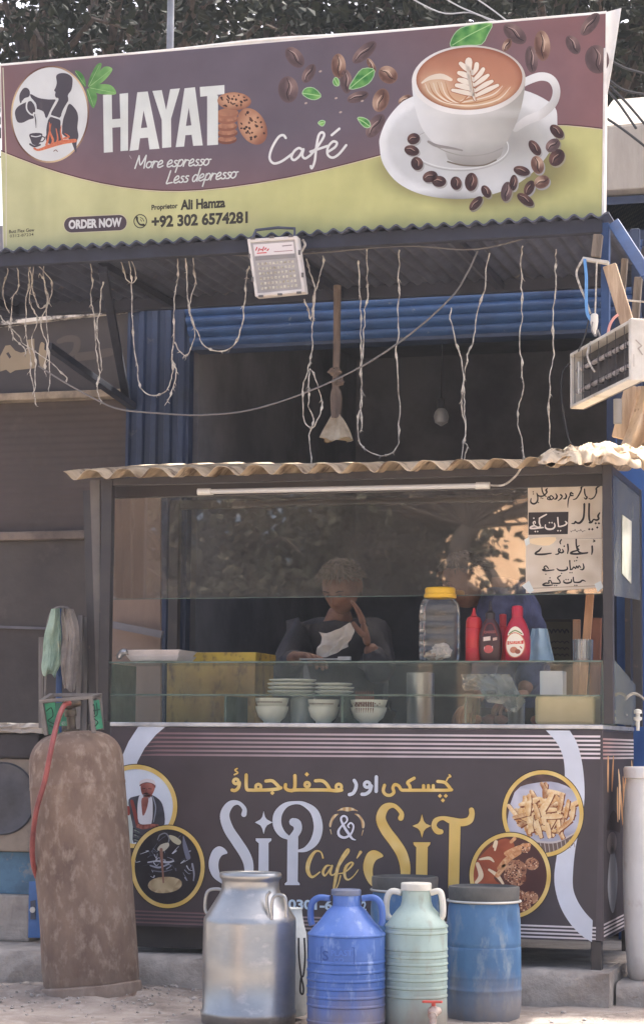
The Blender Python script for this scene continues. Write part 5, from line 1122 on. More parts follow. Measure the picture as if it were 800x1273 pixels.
# ------------------------------------------------------------------ drying rack with rags behind the cylinder
YR = -.02
rk = thing('board_rack', 'upright grey boards and blue pipe standing behind the gas cylinder', 'rack', (PY(85, 880, YR).x, YR, ST))
m_gb = mat('weathered grey board', (134, 128, 122), .8, c2=(104, 98, 94), ns=5, stretch=(5, 5, .8), bump=.15)
for xa, xb, yt in ((96, 102, 764), (100, 108, 766)):
    bm = B(); box2(bm, (PY(xa, 800, YR + .05).x, YR + .05 + (xa - 96) * .004, ST), (PY(xb, 800, YR + .05).x, YR + .065 + (xa - 96) * .004, PY(xa, yt, YR).z)); obj('board', bm, m_gb, rk, bev=.002)
bm = B(); tube(bm, [PY(73, 950, YR + .02), PY(74, 757, YR + .02)], .012, 10); obj('pipe', bm, m_blue, rk, smooth=True)
bm = B(); tube(bm, cr([tuple(PY(x, y, YR - .02)) for x, y in ((54, 900), (57, 850), (58, 790), (62, 766), (70, 756), (84, 756), (92, 766), (96, 780))], 5), .005, 8); obj('hoop', bm, m_gb, rk, smooth=True)
bm = B(); beam(bm, PY(52, 905, YR + .03), PY(52, 792, YR + .03), .02, .012, (0, 1, 0)); obj('board', bm, m_gb, rk)
def rag(label, left, right, m, Y, seed, fold=2.6, name='hanging_rag'):
    a = cr(left, 6); b_ = cr(right, 6); n = min(len(a), len(b_)) - 1
    def f(u, v):
        i = min(n, int(round(v * n))); w = 1.5 * noise.noise(V((v * 4, u * 2, seed + 5)))
        x = a[i][0] + (b_[i][0] - a[i][0]) * u + w; y = a[i][1] + (b_[i][1] - a[i][1]) * u + (2.5 * math.sin(u * 6 + seed) if v > .9 else 0)
        d = .010 * math.sin(u * fold * math.pi + seed + v * 2.2 + 2 * noise.noise(V((u * 2, v * 3, seed)))) + .016 * noise.noise(V((u * 5, v * 3, seed))) + .006 * noise.noise(V((u * 14, v * 8, seed)))
        return PY(x, y, Y + d - .03 * math.sin(u * math.pi))
    bm = B(); sheet(bm, f, 40, n, (0, .004, 0)); o = obj(name, bm, m, None, smooth=True, ang=80); return tag(o, label, 'rag', 'rags hung behind the gas cylinder')
rag('pale green rag hanging beside the blue pipe above the gas cylinder', [(64, 757), (59, 776), (54, 800), (52, 824), (54, 838)], [(74, 756), (75, 776), (76, 800), (75, 826), (68, 841)], mat('green cloth', (148, 168, 150), .9, c2=(100, 124, 106), ns=7, c3=(150, 138, 112), n3=5, lo3=.52, hi3=.62, bump=.3), YR - .035, 1)
rag('grubby grey rag hanging above the gas cylinder valve', [(77, 756), (77, 780), (76, 810), (77, 840), (80, 858)], [(91, 757), (97, 775), (99, 800), (97, 830), (93, 858)], mat('grey cloth', (142, 134, 126), .9, c2=(88, 80, 76), ns=6, bump=.4), YR - .035, 4)

# ------------------------------------------------------------------ clay oven front at the far left
YO = .28
ov = thing('oven', 'sooty oven front with round blackened opening beside the gas cylinder', 'oven', (PY(5, 1150, YO).x, YO, ST))
XO0, XO1 = PY(-90, 1000, YO).x, PY(49, 1000, YO).x
zo = lambda y: PY(20, y, YO).z
m_cl = mat('sooty cream plate', (150, 136, 120), .7, c2=(112, 102, 94), ns=4, c3=(80, 74, 70), n3=6, lo3=.58, hi3=.72)
m_soot = mat('soot', (70, 66, 68), .8, c2=(52, 48, 50), ns=4, bump=.2)
bm = B(); box2(bm, (XO0, YO, zo(1059)), (XO1, YO + .4, zo(943))); obj('front_plate', bm, m_cl, ov, bev=.006)
cxo = PY(4, 1000, YO).x; czo = zo(993); ro = 45 * mpp(PY(4, 1000, YO))
bm = B(); lathe(bm, [(ro * .96, -.002), (ro, .004), (ro * .96, .01), (ro * .9, .006), (ro * .5, .012), (.01, .014)], (cxo, YO, czo), (0, -1, 0), n=48); obj('opening_cover', bm, mat('blackened lid', (92, 92, 98), .6, metal=.3, c2=(62, 60, 62), ns=4, c3=(120, 118, 118), n3=7, lo3=.6, hi3=.75), ov, smooth=True)
bm = B(); box2(bm, (XO0, YO - .02, zo(942)), (XO1, YO + .45, zo(912))); obj('top_band', bm, m_soot, ov, bev=.01)
bm = B(); 
def slabtop(u, v): 
    x = XO0 + (XO1 - XO0 + .02) * u; return V((x, YO - .04 + .012 * noise.noise(V((x * 20, v * 9, 1))), zo(911) + (zo(899) - zo(911)) * v + .006 * noise.noise(V((x * 25, v * 3, 5)))))
sheet(bm, slabtop, 60, 5, (0, .5, 0)); obj('top_slab', bm, m_conc, ov)
bm = B(); box2(bm, (XO0, YO + .03, zo(1060)), (XO1 - .005, YO + .07, zo(1112))); obj('blue_board', bm, mat('peeling blue board', (92, 128, 152), .8, c2=(70, 92, 110), ns=6, c3=(150, 146, 138), n3=9, lo3=.55, hi3=.66, bump=.3), ov)
bm = B(); box2(bm, (XO0, YO + .0, zo(1112.5)), (PY(38, 1100, YO).x, YO + .3, ST)); obj('base_block', bm, m_conc, ov, bev=.01)
t = thing('blue_bracket', 'small bright blue steel bracket leaning beside the gas cylinder base', 'bracket', PY(42, 1166, YO - .03))
bm = B(); slab(bm, [PY(36, 1096, YO - .03), PY(50, 1095, YO - .03), PY(52, 1166, YO - .03), PY(35, 1166, YO - .03)], (0, .012, 0)); obj('plate', bm, mat('bright blue steel', (70, 116, 176), .5, c2=(56, 92, 140), ns=6, c3=(130, 110, 100), n3=12, lo3=.6, hi3=.68), t, bev=.002)
bm = B(); slab(bm, [PY(38, 1120, YO - .034), PY(44, 1119, YO - .034), PY(44, 1143, YO - .034), PY(38, 1143, YO - .034)], (0, .0035, 0)); obj('bolted_strap', bm, m_tin, t)
bm = B(); lathe(bm, [(.012, 0), (.012, .004)], PY(41, 1131, YO - .035), (0, -1, 0), n=8); obj('bolt', bm, m_trim, t)

# ------------------------------------------------------------------ cans and drums on the street
def ground_y(cx, y): p = PZ(cx, y, G); return p.y
m_can = mat('dull aluminium', (178, 178, 175), .33, dirt=(.04, (120, 110, 102)), metal=.82, c2=(158, 158, 157), ns=5, c3=(206, 202, 196), n3=10, lo3=.56, hi3=.7, stretch=(1, 1, 1.6), bump=.06, bs=30, rv=.12)
Y1 = ground_y(311, 1272)
mc = thing('milk_can', 'dented aluminium milk can with open rim and two wire handles', 'milk can', (PY(311, 1200, Y1).x, Y1, G))
prof = [(54, 1277), (57.5, 1274), (58, 1263), (59.2, 1261), (59.2, 1256), (57.4, 1254), (57.4, 1210), (57.8, 1187), (57.4, 1185), (57.4, 1146), (56.8, 1141), (54.5, 1137.5), (37.5, 1109), (36, 1105), (35.6, 1096), (36.5, 1093), (38.6, 1091), (39, 1087), (37.6, 1084.5), (35.2, 1086), (34.4, 1092), (34.4, 1108), (50, 1136), (54, 1150), (54, 1265)]
bm = B(); lp(bm, 311, prof, Y1, n=72, cap=(True, True), wob=lambda a, h, q: .0022 * noise.noise(V((math.cos(a) * 2.2, math.sin(a) * 2.2, h * 9)))); obj('body', bm, m_can, mc, smooth=True, ang=50)
for P, dy in (([(269, 1131), (258, 1137), (252.5, 1130), (255, 1110), (266, 1105.5), (278, 1108)], .02), ([(347, 1106), (343, 1112), (344, 1128), (346, 1140), (349, 1137), (349, 1122), (352, 1112), (361, 1110.5), (366, 1116), (367, 1138)], -.10)):
    bm = B(); loopt(bm, P, Y1, .0055, 8, dy); obj('handle', bm, m_can, mc, smooth=True)

def jug(label, cx, Y, R_, neck, ys, ribs, m, mcap, mh, hand):
    t = thing('water_jug', label, 'water jug', (PY(cx, 1200, Y).x, Y, G), 'plastic water jugs on the street')
    ycap0, ycap1, ysh0, ysh1, yb = ys
    pr = [(R_ * .9, yb + 2), (R_ * .985, yb - 1), (R_, yb - 6)]
    for y in sorted(ribs, reverse=True): pr += [(R_, y + 3.2), (R_ * .985, y + 2), (R_ * 1.02, y + .6), (R_ * 1.02, y - .9), (R_ * .995, y - 2.4)]
    pr += [(R_ * .97, ysh1 + 1), (R_ * .9, ysh1 - 4), (R_ * .72, ysh1 - 13), (R_ * .52, ysh0 + 6), (neck * 1.02, ysh0), (neck, ysh0 - 4), (neck, ycap1 + 1)]
    bm = B(); lp(bm, cx, pr, Y, n=64, wob=lambda a, h, q: .0016 * noise.noise(V((math.cos(a) * 1.5 + cx, math.sin(a) * 1.5, h * 7)))); obj('body', bm, m, t, smooth=True, ang=35)
    bm = B(); lp(bm, cx, [(neck * 1.06, ycap1 + .5), (neck * 1.06, ycap0 + 1.5), (neck, ycap0 + .3), (neck * .4, ycap0)], Y, n=40); obj('cap', bm, mcap, t, smooth=True, ang=35)
    for P in hand:
        bm = B(); loopt(bm, P, Y, .0105, 10); obj('handle', bm, mh, t, smooth=True)
    return t
Y2 = ground_y(430, 1277)
m_bj = mat('blue plastic', (80, 116, 188), .48, c2=(66, 100, 166), ns=5, c3=(124, 150, 198), n3=22, lo3=.54, hi3=.7, bump=.08, rv=.15, stretch=(1.6, 1.6, .6), dirt=(.13, (150, 134, 120)))
t = jug('blue ribbed plastic water jug with grey cap between the milk can and green jug', 430, Y2, 48, 17.5, (1105, 1112, 1126, 1158, 1280), (1161, 1194, 1205.5, 1216, 1226, 1237, 1248, 1268), m_bj, mat('grey blue cap', (88, 100, 130), .5, c2=(120, 126, 140), ns=6), m_bj,
    ([(410, 1117), (396, 1116), (387, 1124), (386, 1142), (388, 1150)], [(450, 1117), (464, 1116), (473, 1124), (475, 1142), (473, 1150)]))
sj = mpp(PY(430, 1180, Y2))
def wrap(x, y, l):  # embossed plate wrapped on the jug
    a = (x - 430) / 48; return V((PY(430, y, Y2).x + 49.2 * sj * math.sin(a) * 1.0, Y2 - (49.2 * sj + l * .0006) * math.cos(a), PY(430, y, Y2).z))
k = Ink(wrap); dkb = (58, 90, 158); ltb = (92, 130, 206)
for q in ([(410, 1174), (411, 1174), (411, 1193), (410, 1193)], [(452, 1174), (453, 1174), (453, 1193), (452, 1193)], [(410, 1173.5), (453, 1173.5), (453, 1174.3), (410, 1174.3)], [(410, 1192.6), (453, 1192.6), (453, 1193.4), (410, 1193.4)]): k.fill(q, dkb, 1, grid=3)
k.text('S', (412.5, 1190), (421, 1190), 12, dkb, 1, .01); k.text('PLAST', (424.5, 1184), (450, 1183.5), 7, ltb, 1, .01); k.text('CO', (428, 1191.5), (440, 1191.3), 5.5, ltb, 1, .01)
k.done('embossed_mark', print_mat('embossed plastic', .42, .02, .05), t)
Y3 = ground_y(517, 1276)
m_gj = mat('pale green plastic', (166, 186, 176), .42, c2=(150, 170, 160), ns=5, c3=(150, 160, 148), n3=22, lo3=.54, hi3=.7, bump=.08, rv=.15, stretch=(1.6, 1.6, .6), dirt=(.13, (150, 134, 120)))
m_wj = mat('off white plastic', (222, 220, 208), .45, c2=(200, 198, 186), ns=8)
t = jug('pale green ribbed water jug with white cap, white handles and a red tap', 517, Y3, 38.5, 18, (1097, 1106, 1120, 1148, 1280), (1151, 1158, 1179, 1188, 1197, 1206, 1216, 1226, 1237), m_gj, m_wj, m_wj,
    ([(499, 1110), (487, 1108), (481, 1116), (480, 1134), (484, 1142)], [(535, 1110), (545, 1108), (549, 1116), (550, 1136), (546, 1144)]))
ty = Y3 - 38.5 * mpp(PY(517, 1255, Y3))
tp_ = thing('tap', 'x', 'x', (0, 0, 0)); bpy.data.objects.remove(tp_)
bm = B(); q = PY(541, 1258, ty); tube(bm, [q + V((0, .03, 0)), q + V((0, -.02, 0)), q + V((0, -.045, -.008))], [.013, .013, .015], 12); tube(bm, [q + V((0, -.035, 0)), q + V((0, -.04, -.045))], [.014, .011], 12)
ball(bm, q + V((0, -.03, .004)), .019, (1, 1, 1)); tap = obj('tap', bm, mat('grubby white tap', (206, 190, 176), .5, c2=(140, 90, 76), ns=26), t, smooth=True)
bm = B(); tube(bm, [q + V((0, -.03, .02)), q + V((0, -.03, .032))], .007, 8); beam(bm, q + V((-.035, -.032, .034)), q + V((.03, -.036, .036)), .014, .007); obj('tap_handle', bm, mat('red tap lever', (206, 84, 70), .45), tap, bev=.002)

# white jerrycan with a black cord, half hidden behind the milk can
Y4 = Y1 + .16
t = thing('jerrycan', 'slim white plastic can with black cord behind the milk can', 'jerrycan', (PY(372, 1250, Y4).x, Y4, G))
s4 = mpp(PY(372, 1200, Y4)); m_jc = mat('white jerrycan plastic', (236, 238, 230), .45, c2=(196, 202, 192), ns=6)
bm = B(); lp(bm, 358, [(22, 1262), (24, 1258), (24, 1176), (23, 1160), (20, 1150), (18, 1140), (17, 1131), (18, 1129), (6, 1128)], Y4, n=32); obj('body', bm, m_jc, t, smooth=True)
bm = B(); rr_ = 24 * s4; tube(bm, cr([tuple(PY(x, y, Y4 - math.sqrt(max(0, 24 ** 2 - (x - 358) ** 2)) * s4 - .006)) for x, y in ((371, 1166), (371.5, 1190), (374, 1212), (377, 1228), (376, 1236), (373, 1232), (374, 1216), (377, 1212), (379, 1190), (378, 1166))], 5), .0032, 6); obj('cord', bm, m_wire, t, smooth=True)

m_drum = mat('scuffed blue drum', (78, 120, 162), .58, c2=(60, 98, 138), ns=5, dirt=(.16, (140, 130, 118)), c3=(132, 150, 164), n3=14, lo3=.53, hi3=.72, stretch=(1.3, 1.3, .6), bump=.08, rv=.1)
m_lid = mat('faded black lid', (78, 78, 76), .6, c2=(104, 102, 98), ns=7)
def drum(label, cx, Y, R_, ytop, ybot, name='plastic_drum', m=m_drum, ml=m_lid, k=1.0, recess=True):
    t = thing(name, label, 'drum', (PY(cx, (ytop + ybot) / 2, Y).x, Y, G), 'blue drums with black lids')
    H = ybot - ytop; yy = lambda f: ytop + H * f
    pr = [(R_ * .8, yy(1)), (R_ * .87, yy(.985)), (R_ * .93, yy(.95)), (R_ * .985, yy(.87)), (R_ * 1.0, yy(.80)), (R_ * 1.0, yy(.735)), (R_ * 1.016, yy(.728)), (R_ * 1.016, yy(.716)), (R_ * 1.0, yy(.71)), (R_ * 1.0, yy(.64)), (R_ * 1.008, yy(.635)), (R_ * 1.0, yy(.625)), (R_ * .996, yy(.43)), (R_ * .98, yy(.425)), (R_ * .98, yy(.415)), (R_ * .992, yy(.41)), (R_ * .975, yy(.25)), (R_ * .94, yy(.15)), (R_ * .9, yy(.115))]
    def wob(a, h, q):
        x, y = math.cos(a), math.sin(a); d = .002 * noise.noise(V((x * 2, y * 2, h * 6)))
        if recess:
            zc = PY(cx, yy(.235), Y).z; da = (a - ANG + math.pi) % (2 * math.pi) - math.pi
            d -= .02 * math.exp(-(da / .14) ** 2 - ((h - zc) / .035) ** 2)
        return d
    ANG = RA
    # finer profile for the moulded grip
    fine = []
    for (r0, y0), (r1, y1) in zip(pr, pr[1:]):
        n = max(1, int(abs(y1 - y0) / 4)); fine += [(r0 + (r1 - r0) * i / n, y0 + (y1 - y0) * i / n) for i in range(n)]
    fine.append(pr[-1])
    bm = B(); lp(bm, cx, fine, Y, n=96, wob=wob); obj('body', bm, m, t, smooth=True, ang=40)
    bm = B(); lp(bm, cx, [(R_ * .93, yy(.118)), (R_ * .965, yy(.112)), (R_ * .965, yy(.104)), (R_ * .93, yy(.098)), (R_ * .94, yy(.09)), (R_ * .95, yy(.02)), (R_ * .94, yy(.004)), (R_ * .88, yy(0)), (R_ * .86, yy(.02)), (R_ * .3, yy(.022))], Y, n=64); ld = obj('lid', bm, ml, t, smooth=True, ang=35)
    bm = B(); z = PY(cx, yy(.105), Y).z; rr = R_ * .972 * mpp(PY(cx, yy(.1), Y)); tube(bm, [(PY(cx, yy(.5), Y).x + rr * math.cos(a), Y + rr * math.sin(a), z) for a in [i * .0982 for i in range(64)]], .0042, 6, closed=True); obj('clamp_ring', bm, m_trim, ld, smooth=True)
    return t
RA = 0.0
Y5 = ground_y(601, 1264)
# orientation of the grip: find the lathe angle that points to screen right and slightly forward
RA = math.pi * 0.0
def lathe_angle(dx, dy):
    x = V((0, 0, 1)).cross(V((0, 1, 0))).normalized(); y = V((0, 0, 1)).cross(x); d = V((dx, dy, 0)).normalized(); return math.atan2(d.dot(y), d.dot(x))
RA = lathe_angle(.9, -.5)
drum('scuffed blue plastic drum with black lid standing right of the green jug', 601, Y5, 46.5, 1101, 1277)
RA = lathe_angle(-.3, 1)
drum('blue drum with black lid mostly hidden behind the two water jugs', 503, -.28, 43.5, 1089, 1252)
# tall white barrel at the right edge
t = thing('white_barrel', 'tall white plastic barrel at the right edge beside the stall', 'barrel', (PY(826, 1200, .2).x, .2, zl))
prb = [(41, 1221), (46, 1217), (49, 1200), (51.5, 1150), (53, 1090), (52.5, 1030), (50.5, 985), (48, 972), (47, 968)]
fine = cr(prb, 3); m_wb = mat('milky barrel plastic', (242, 240, 235), .4, dirt=(.08, (170, 158, 146)), c2=(230, 227, 221), ns=4, c3=(212, 204, 195), n3=7, lo3=.6, hi3=.74)
bm = B(); lp(bm, 827, fine, .2, n=64); obj('body', bm, m_wb, t, smooth=True)
bm = B(); lp(bm, 827, [(47, 968), (52, 967), (52.5, 956), (51, 953.5), (20, 953)], .2, n=64); obj('lid', bm, m_wb, t, smooth=True, ang=35)

# ------------------------------------------------------------------ things on and in the display
def zat(py, px, Y): return PY(px, py, Y).z
YT = .11; ZS = ZD + .003
def lz(bm, cx, prof, Y, zb, n=32, **k):
    """lathe: prof = [(radius px, px above base)]"""
    p = PY(cx, 820, Y); s = mpp(p); return lathe(bm, [(r * s, zb + h * s) for r, h in prof], (p.x, Y, 0), n=n, **k)
# plastic jar with yellow lid
t = thing('plastic_jar', 'clear square plastic jar with yellow lid holding crumpled paper on the glass shelf', 'jar', (PY(546, 820, YT).x, YT, ZS))
m_pl = glass('clear plastic', (240, 240, 238), 1.2, .07, (196, 196, 190))
sj2 = mpp(PY(546, 780, YT)); jx = PY(546, 820, YT).x
def sq(r, h):  # rounded-square ring
    return [V((jx + r * sj2 * math.copysign(abs(math.cos(a)) ** .45, math.cos(a)), YT + r * .8 * sj2 * math.copysign(abs(math.sin(a)) ** .45, math.sin(a)), ZS + h * sj2)) for a in [2 * math.pi * i / 40 for i in range(40)]]
def loft(bm, rings, cap=(True, True)):
    vs_ = [[bm.verts.new(p) for p in r] for r in rings]
    for a, b_ in zip(vs_, vs_[1:]):
        n = len(a)
        for i in range(n): bm.faces.new((a[i], a[(i + 1) % n], b_[(i + 1) % n], b_[i]))
    if cap[0]: bm.faces.new(vs_[0])
    if cap[1]: bm.faces.new(vs_[-1])
bm = B(); loft(bm, [sq(22, .5), sq(24, 3), sq(24.3, 16), sq(23.4, 18), sq(24.3, 20), sq(24.3, 32), sq(23.4, 34), sq(24.3, 36), sq(24.3, 48), sq(23.4, 50), sq(24.3, 52), sq(24, 64), sq(22.5, 72), sq(19, 78), sq(17, 81)]); obj('jar_body', bm, m_pl, t, smooth=True, ang=60)
bm = B(); lz(bm, 546.5, [(18, 79), (20, 79.5), (20, 84), (18.8, 85), (18.8, 91), (17.5, 92.5), (6, 93)], YT, ZS); obj('lid', bm, mat('yellow lid', (226, 178, 44), .4, c2=(206, 160, 40), ns=9), t, smooth=True, ang=35)
m_pap = mat('crumpled white paper', (226, 222, 214), .8, c2=(206, 198, 190), ns=9)
def crumple(name, label, c, r, seed, m=m_pap, sz=(1, .8, .7), cat='paper', grp=None, parent=None):
    bm = B(); bmesh.ops.create_icosphere(bm, subdivisions=4, radius=1)
    for v in bm.verts:
        d = 1 + .35 * noise.noise(v.co * 1.9 + V((seed, 0, 0))) + .3 * abs(noise.noise(v.co * 4.5 + V((0, seed, 0)))); v.co = V(c) + V((v.co.x * sz[0], v.co.y * sz[1], v.co.z * sz[2])) * r * d
    o = obj(name, bm, m, parent)
    return o if parent else tag(o, label, cat, grp)
crumple('crumpled_paper', 'crumpled white paper lying in the plastic jar', V((jx + .006, YT - .01, ZS + .04)), .036, 3)
crumple('crumpled_paper', 'flattened brownish paper scraps at the bottom of the plastic jar', V((jx - .015, YT, ZS + .024)), .03, 8, mat('brown paper', (190, 172, 150), .8, c2=(150, 126, 104), ns=20), (1.3, .9, .6))
# sauces
m_red = mat('red ketchup plastic', (186, 44, 46), .4, c2=(166, 38, 40), ns=7); m_red2 = mat('deep red sauce plastic', (180, 36, 56), .35, c2=(154, 30, 46), ns=7); m_choc = mat('chocolate sauce bottle', (62, 34, 34), .32, c2=(76, 44, 40), ns=7)
t = thing('sauce_bottle', 'slim red squeeze bottle with pointed nozzle beside the yellow-lidded jar', 'sauce bottle', (PY(588, 820, YT).x, YT, ZS), 'sauce bottles on the glass shelf')
bm = B(); lz(bm, 588.5, [(9.5, 0), (10.5, 2), (10.5, 16), (10, 17), (10.5, 18), (10.3, 40), (9.6, 42), (10.2, 43), (10, 47)], YT, ZS); obj('body', bm, m_red, t, smooth=True, ang=40)
bm = B(); lz(bm, 588.5, [(9.8, 47), (10, 50), (8, 55), (4, 57), (2.4, 61), (1.2, 67)], YT, ZS); obj('nozzle', bm, m_red, t, smooth=True, ang=40)
def flatb(label, cx, w, prof, m, mcap, capp, labfn):
    t = thing('sauce_bottle', label, 'sauce bottle', (PY(cx, 820, YT - .02).x, YT - .02, ZS), 'sauce bottles on the glass shelf')
    Yb = YT - .02; sb = mpp(PY(cx, 800, Yb)); X = PY(cx, 820, Yb).x
    rg = [[V((X + r * sb * math.cos(a), Yb + r * d * sb * math.sin(a), ZS + h * sb)) for a in [2 * math.pi * i / 36 for i in range(36)]] for r, d, h in prof]
    bm = B(); loft(bm, rg); obj('body', bm, m, t, smooth=True, ang=50)
    bm = B(); lz(bm, cx, capp, Yb, ZS, n=24); obj('cap', bm, mcap, t, smooth=True, ang=35)
    dep = .62 * w
    def mp(x, y, l):
        u = max(-.97, min(.97, (x - cx) / w)); return V((X + (x - cx) * sb, Yb - (dep * math.sqrt(1 - u * u) + .9) * sb - l * .0004, ZS + (822 - y) * sb))
    k = Ink(mp); labfn(k); k.done('label', print_mat('sauce label', .4, 0, .06), t); return t
def l1(k):
    k.stroke([(601, 790), (606, 777), (614, 776), (619, 790)], 1.6, (110, 50, 46), 1); k.fill([(602, 792), (611, 791), (611, 796), (602, 797)], (214, 196, 180), 1); k.fill([(614, 793), (619, 792), (619, 795.5), (614, 796.5)], (190, 160, 140), 1)
    k.text('CHOCO', (603, 787.5), (617, 787), 3.2, (190, 110, 100), 1, .01); k.fill(ell(608.5, 807, 6, 5, 0, 16), (190, 90, 86), 1); k.fill([(603, 804), (614, 803), (614, 806), (603, 807)], (226, 200, 190), 2)
flatb('dark brown chocolate sauce bottle with black pump cap between the two red bottles', 609, 15, [(10, .6, 0), (13, .62, 2), (14.5, .62, 12), (15, .62, 24), (14, .62, 36), (10.5, .66, 46), (7, .8, 51), (5.5, 1, 53)], m_choc, mat('black cap', (44, 38, 40), .4), [(6, 53), (6.2, 60), (3, 63), (2, 68), (1.2, 76)], l1)
def l2(k):
    k.fill(ell(641.5, 802, 12.4, 15.5, 0, 40), (236, 226, 206), 1, grid=4); k.ring(641.5, 802, 12.6, 15.8, 1.2, (206, 120, 90), 2)
    k.fill(cr([(632, 790), (636, 782), (642, 779), (648, 782), (652, 790), (642, 787)], 4, True), (236, 226, 206), 1.5, grid=4); k.stroke([(634, 788), (642, 784), (650, 788)], 1.5, (120, 140, 80), 3); k.fill([(631.5, 797), (652, 796), (652, 800.5), (631.5, 801.5)], (206, 66, 56), 3, grid=3)
    k.text('SAUCE', (633, 800.4), (650, 799.4), 2.8, (240, 220, 190), 4, .01); k.fill(ell(640, 808, 5, 4, 0, 14), (196, 130, 100), 3); k.fill(ell(645, 810, 3.5, 3, 0, 12), (150, 90, 70), 3.2); k.stroke([(648, 804), (650, 806)], 1.2, (196, 70, 60), 3, 1)
flatb('deep red sauce bottle with cream oval label, rightmost of the sauces', 642.5, 16.5, [(12, .6, 0), (15, .62, 2), (16.3, .62, 12), (16.5, .62, 26), (15, .62, 38), (11, .66, 48), (7.5, .8, 54), (6.4, 1, 56)], m_red2, m_red2, [(7, 56), (7.2, 66), (6, 69), (2, 70)], l2)
t = thing('sauce_bottle', 'small red sauce bottle half hidden behind the chocolate sauce', 'sauce bottle', (PY(624, 820, .2).x, .2, ZS), 'sauce bottles on the glass shelf')
bm = B(); lz(bm, 624.5, [(9, 0), (10, 2), (10, 36), (6, 44), (3.8, 46)], .2, ZS); obj('body', bm, m_red, t, smooth=True)
bm = B(); lz(bm, 624.5, [(4.4, 46), (4.4, 60), (2, 61)], .2, ZS); obj('cap', bm, m_red, t, smooth=True, ang=35)
# pale blue packet stack behind the red bottle
bm = B(); Yp = .24
def pk(u, v): 
    x0 = 652 + 8 * v; x1 = 686 - 9 * v; return PY(x0 + (x1 - x0) * u, 821 - 40 * v, Yp) + V((0, .012 * math.sin(u * 9) + .012 * noise.noise(V((u * 3, v * 3, 2))) + .01 * v, 0))
sheet(bm, pk, 16, 10, (0, .035, 0)); tag(obj('plastic_packet', bm, mat('pale blue plastic bag', (176, 200, 212), .35, c2=(150, 176, 190), ns=6), None, smooth=True), 'pale blue plastic packet propped behind the rightmost red sauce bottle', 'packet')
# glass tumbler with spoons
t = thing('glass_tumbler', 'clear fluted glass tumbler at the right end of the glass shelf', 'tumbler', (PY(724, 820, .1).x, .1, ZS))
bm = B(); lz(bm, 724, [(10, 0), (12, 1), (13, 27), (12.2, 27), (11.2, 3)], .1, ZS, n=20, cap=(True, True)); obj('body', bm, glass('tumbler glass', (226, 230, 230), 2.2, .1, (220, 224, 224)), t, smooth=True)
bm = B(); [lathe(bm, [(.0018, 0), (.0018, .07)], PY(724 + q, 820, .1) + V((0, -.031 + abs(q) * .0012, .004)), n=6) for q in (-8, -4, 0, 4, 8)]; obj('flutes', bm, m_trim, t)
# wooden planks leaning inside at the right
for i, (a, b_, w, lab) in enumerate((((722, 826), (733, 736), .03, 'tallest pale wooden plank leaning behind the glass tumbler'), ((716, 826), (716, 770), .028, 'short wooden plank left of the tall one behind the glass tumbler'), ((738, 830), (741, 768), .04, 'reddish wooden plank beside the right post of the stall'))):
    bm = B(); beam(bm, PY(a[0], a[1] + 50, .42 + i * .05), PY(*b_, .42 + i * .05), w, .015, (0, 1, 0)); tag(obj('wooden_plank', bm, mat('plank wood %d' % i, ((196, 150, 112), (180, 140, 110), (140, 92, 72))[i], .7, c2=((160, 116, 84), (140, 106, 82), (110, 72, 58))[i], ns=8, stretch=(4, 4, .6)), None, bev=.002), lab, 'plank', 'planks inside the stall')
# white trays on the left
def tray(label, q, Y, m):
    (x0, x1, yt, yb) = q; a = PY(x0, yb, Y); b_ = PY(x1, yt, Y); bm = B(); D_ = .2
    loft(bm, [[V((a.x + .015, Y + .015, a.z)), V((b_.x - .015, Y + .015, a.z)), V((b_.x - .015, Y + D_ - .015, a.z)), V((a.x + .015, Y + D_ - .015, a.z))], [V((a.x, Y, b_.z)), V((b_.x, Y, b_.z)), V((b_.x, Y + D_, b_.z)), V((a.x, Y + D_, b_.z))], [V((a.x + .008, Y + .008, b_.z)), V((b_.x - .008, Y + .008, b_.z)), V((b_.x - .008, Y + D_ - .008, b_.z)), V((a.x + .008, Y + D_ - .008, b_.z))], [V((a.x + .02, Y + .02, a.z + .006)), V((b_.x - .02, Y + .02, a.z + .006)), V((b_.x - .02, Y + D_ - .02, a.z + .006)), V((a.x + .02, Y + D_ - .02, a.z + .006))]])
    tag(obj('serving_tray', bm, m, None, bev=.002), label, 'tray', 'white trays on the glass shelf')
m_tray = mat('white melamine', (222, 214, 208), .4, c2=(206, 196, 190), ns=7)
tray('upper white serving tray stacked at the left end of the glass shelf', (155, 224, 807.5, 815), .06, m_tray)
tray('lower white serving tray under another at the left end of the shelf', (156, 223, 814, 821.5), .065, m_tray)
bm = B(); tube(bm, cr([tuple(PY(x, y, .04)) for x, y in ((147, 819), (151, 812), (158, 810))], 4), [.008, .012, .012, .012, .012, .014, .014, .012, .01][:9], 8); tag(obj('foil_twist', bm, mat('crumpled foil', (190, 188, 186), .3, metal=.7, c2=(130, 130, 130), ns=30), None, smooth=True), 'small crumpled foil twist poking out left of the trays', 'foil')
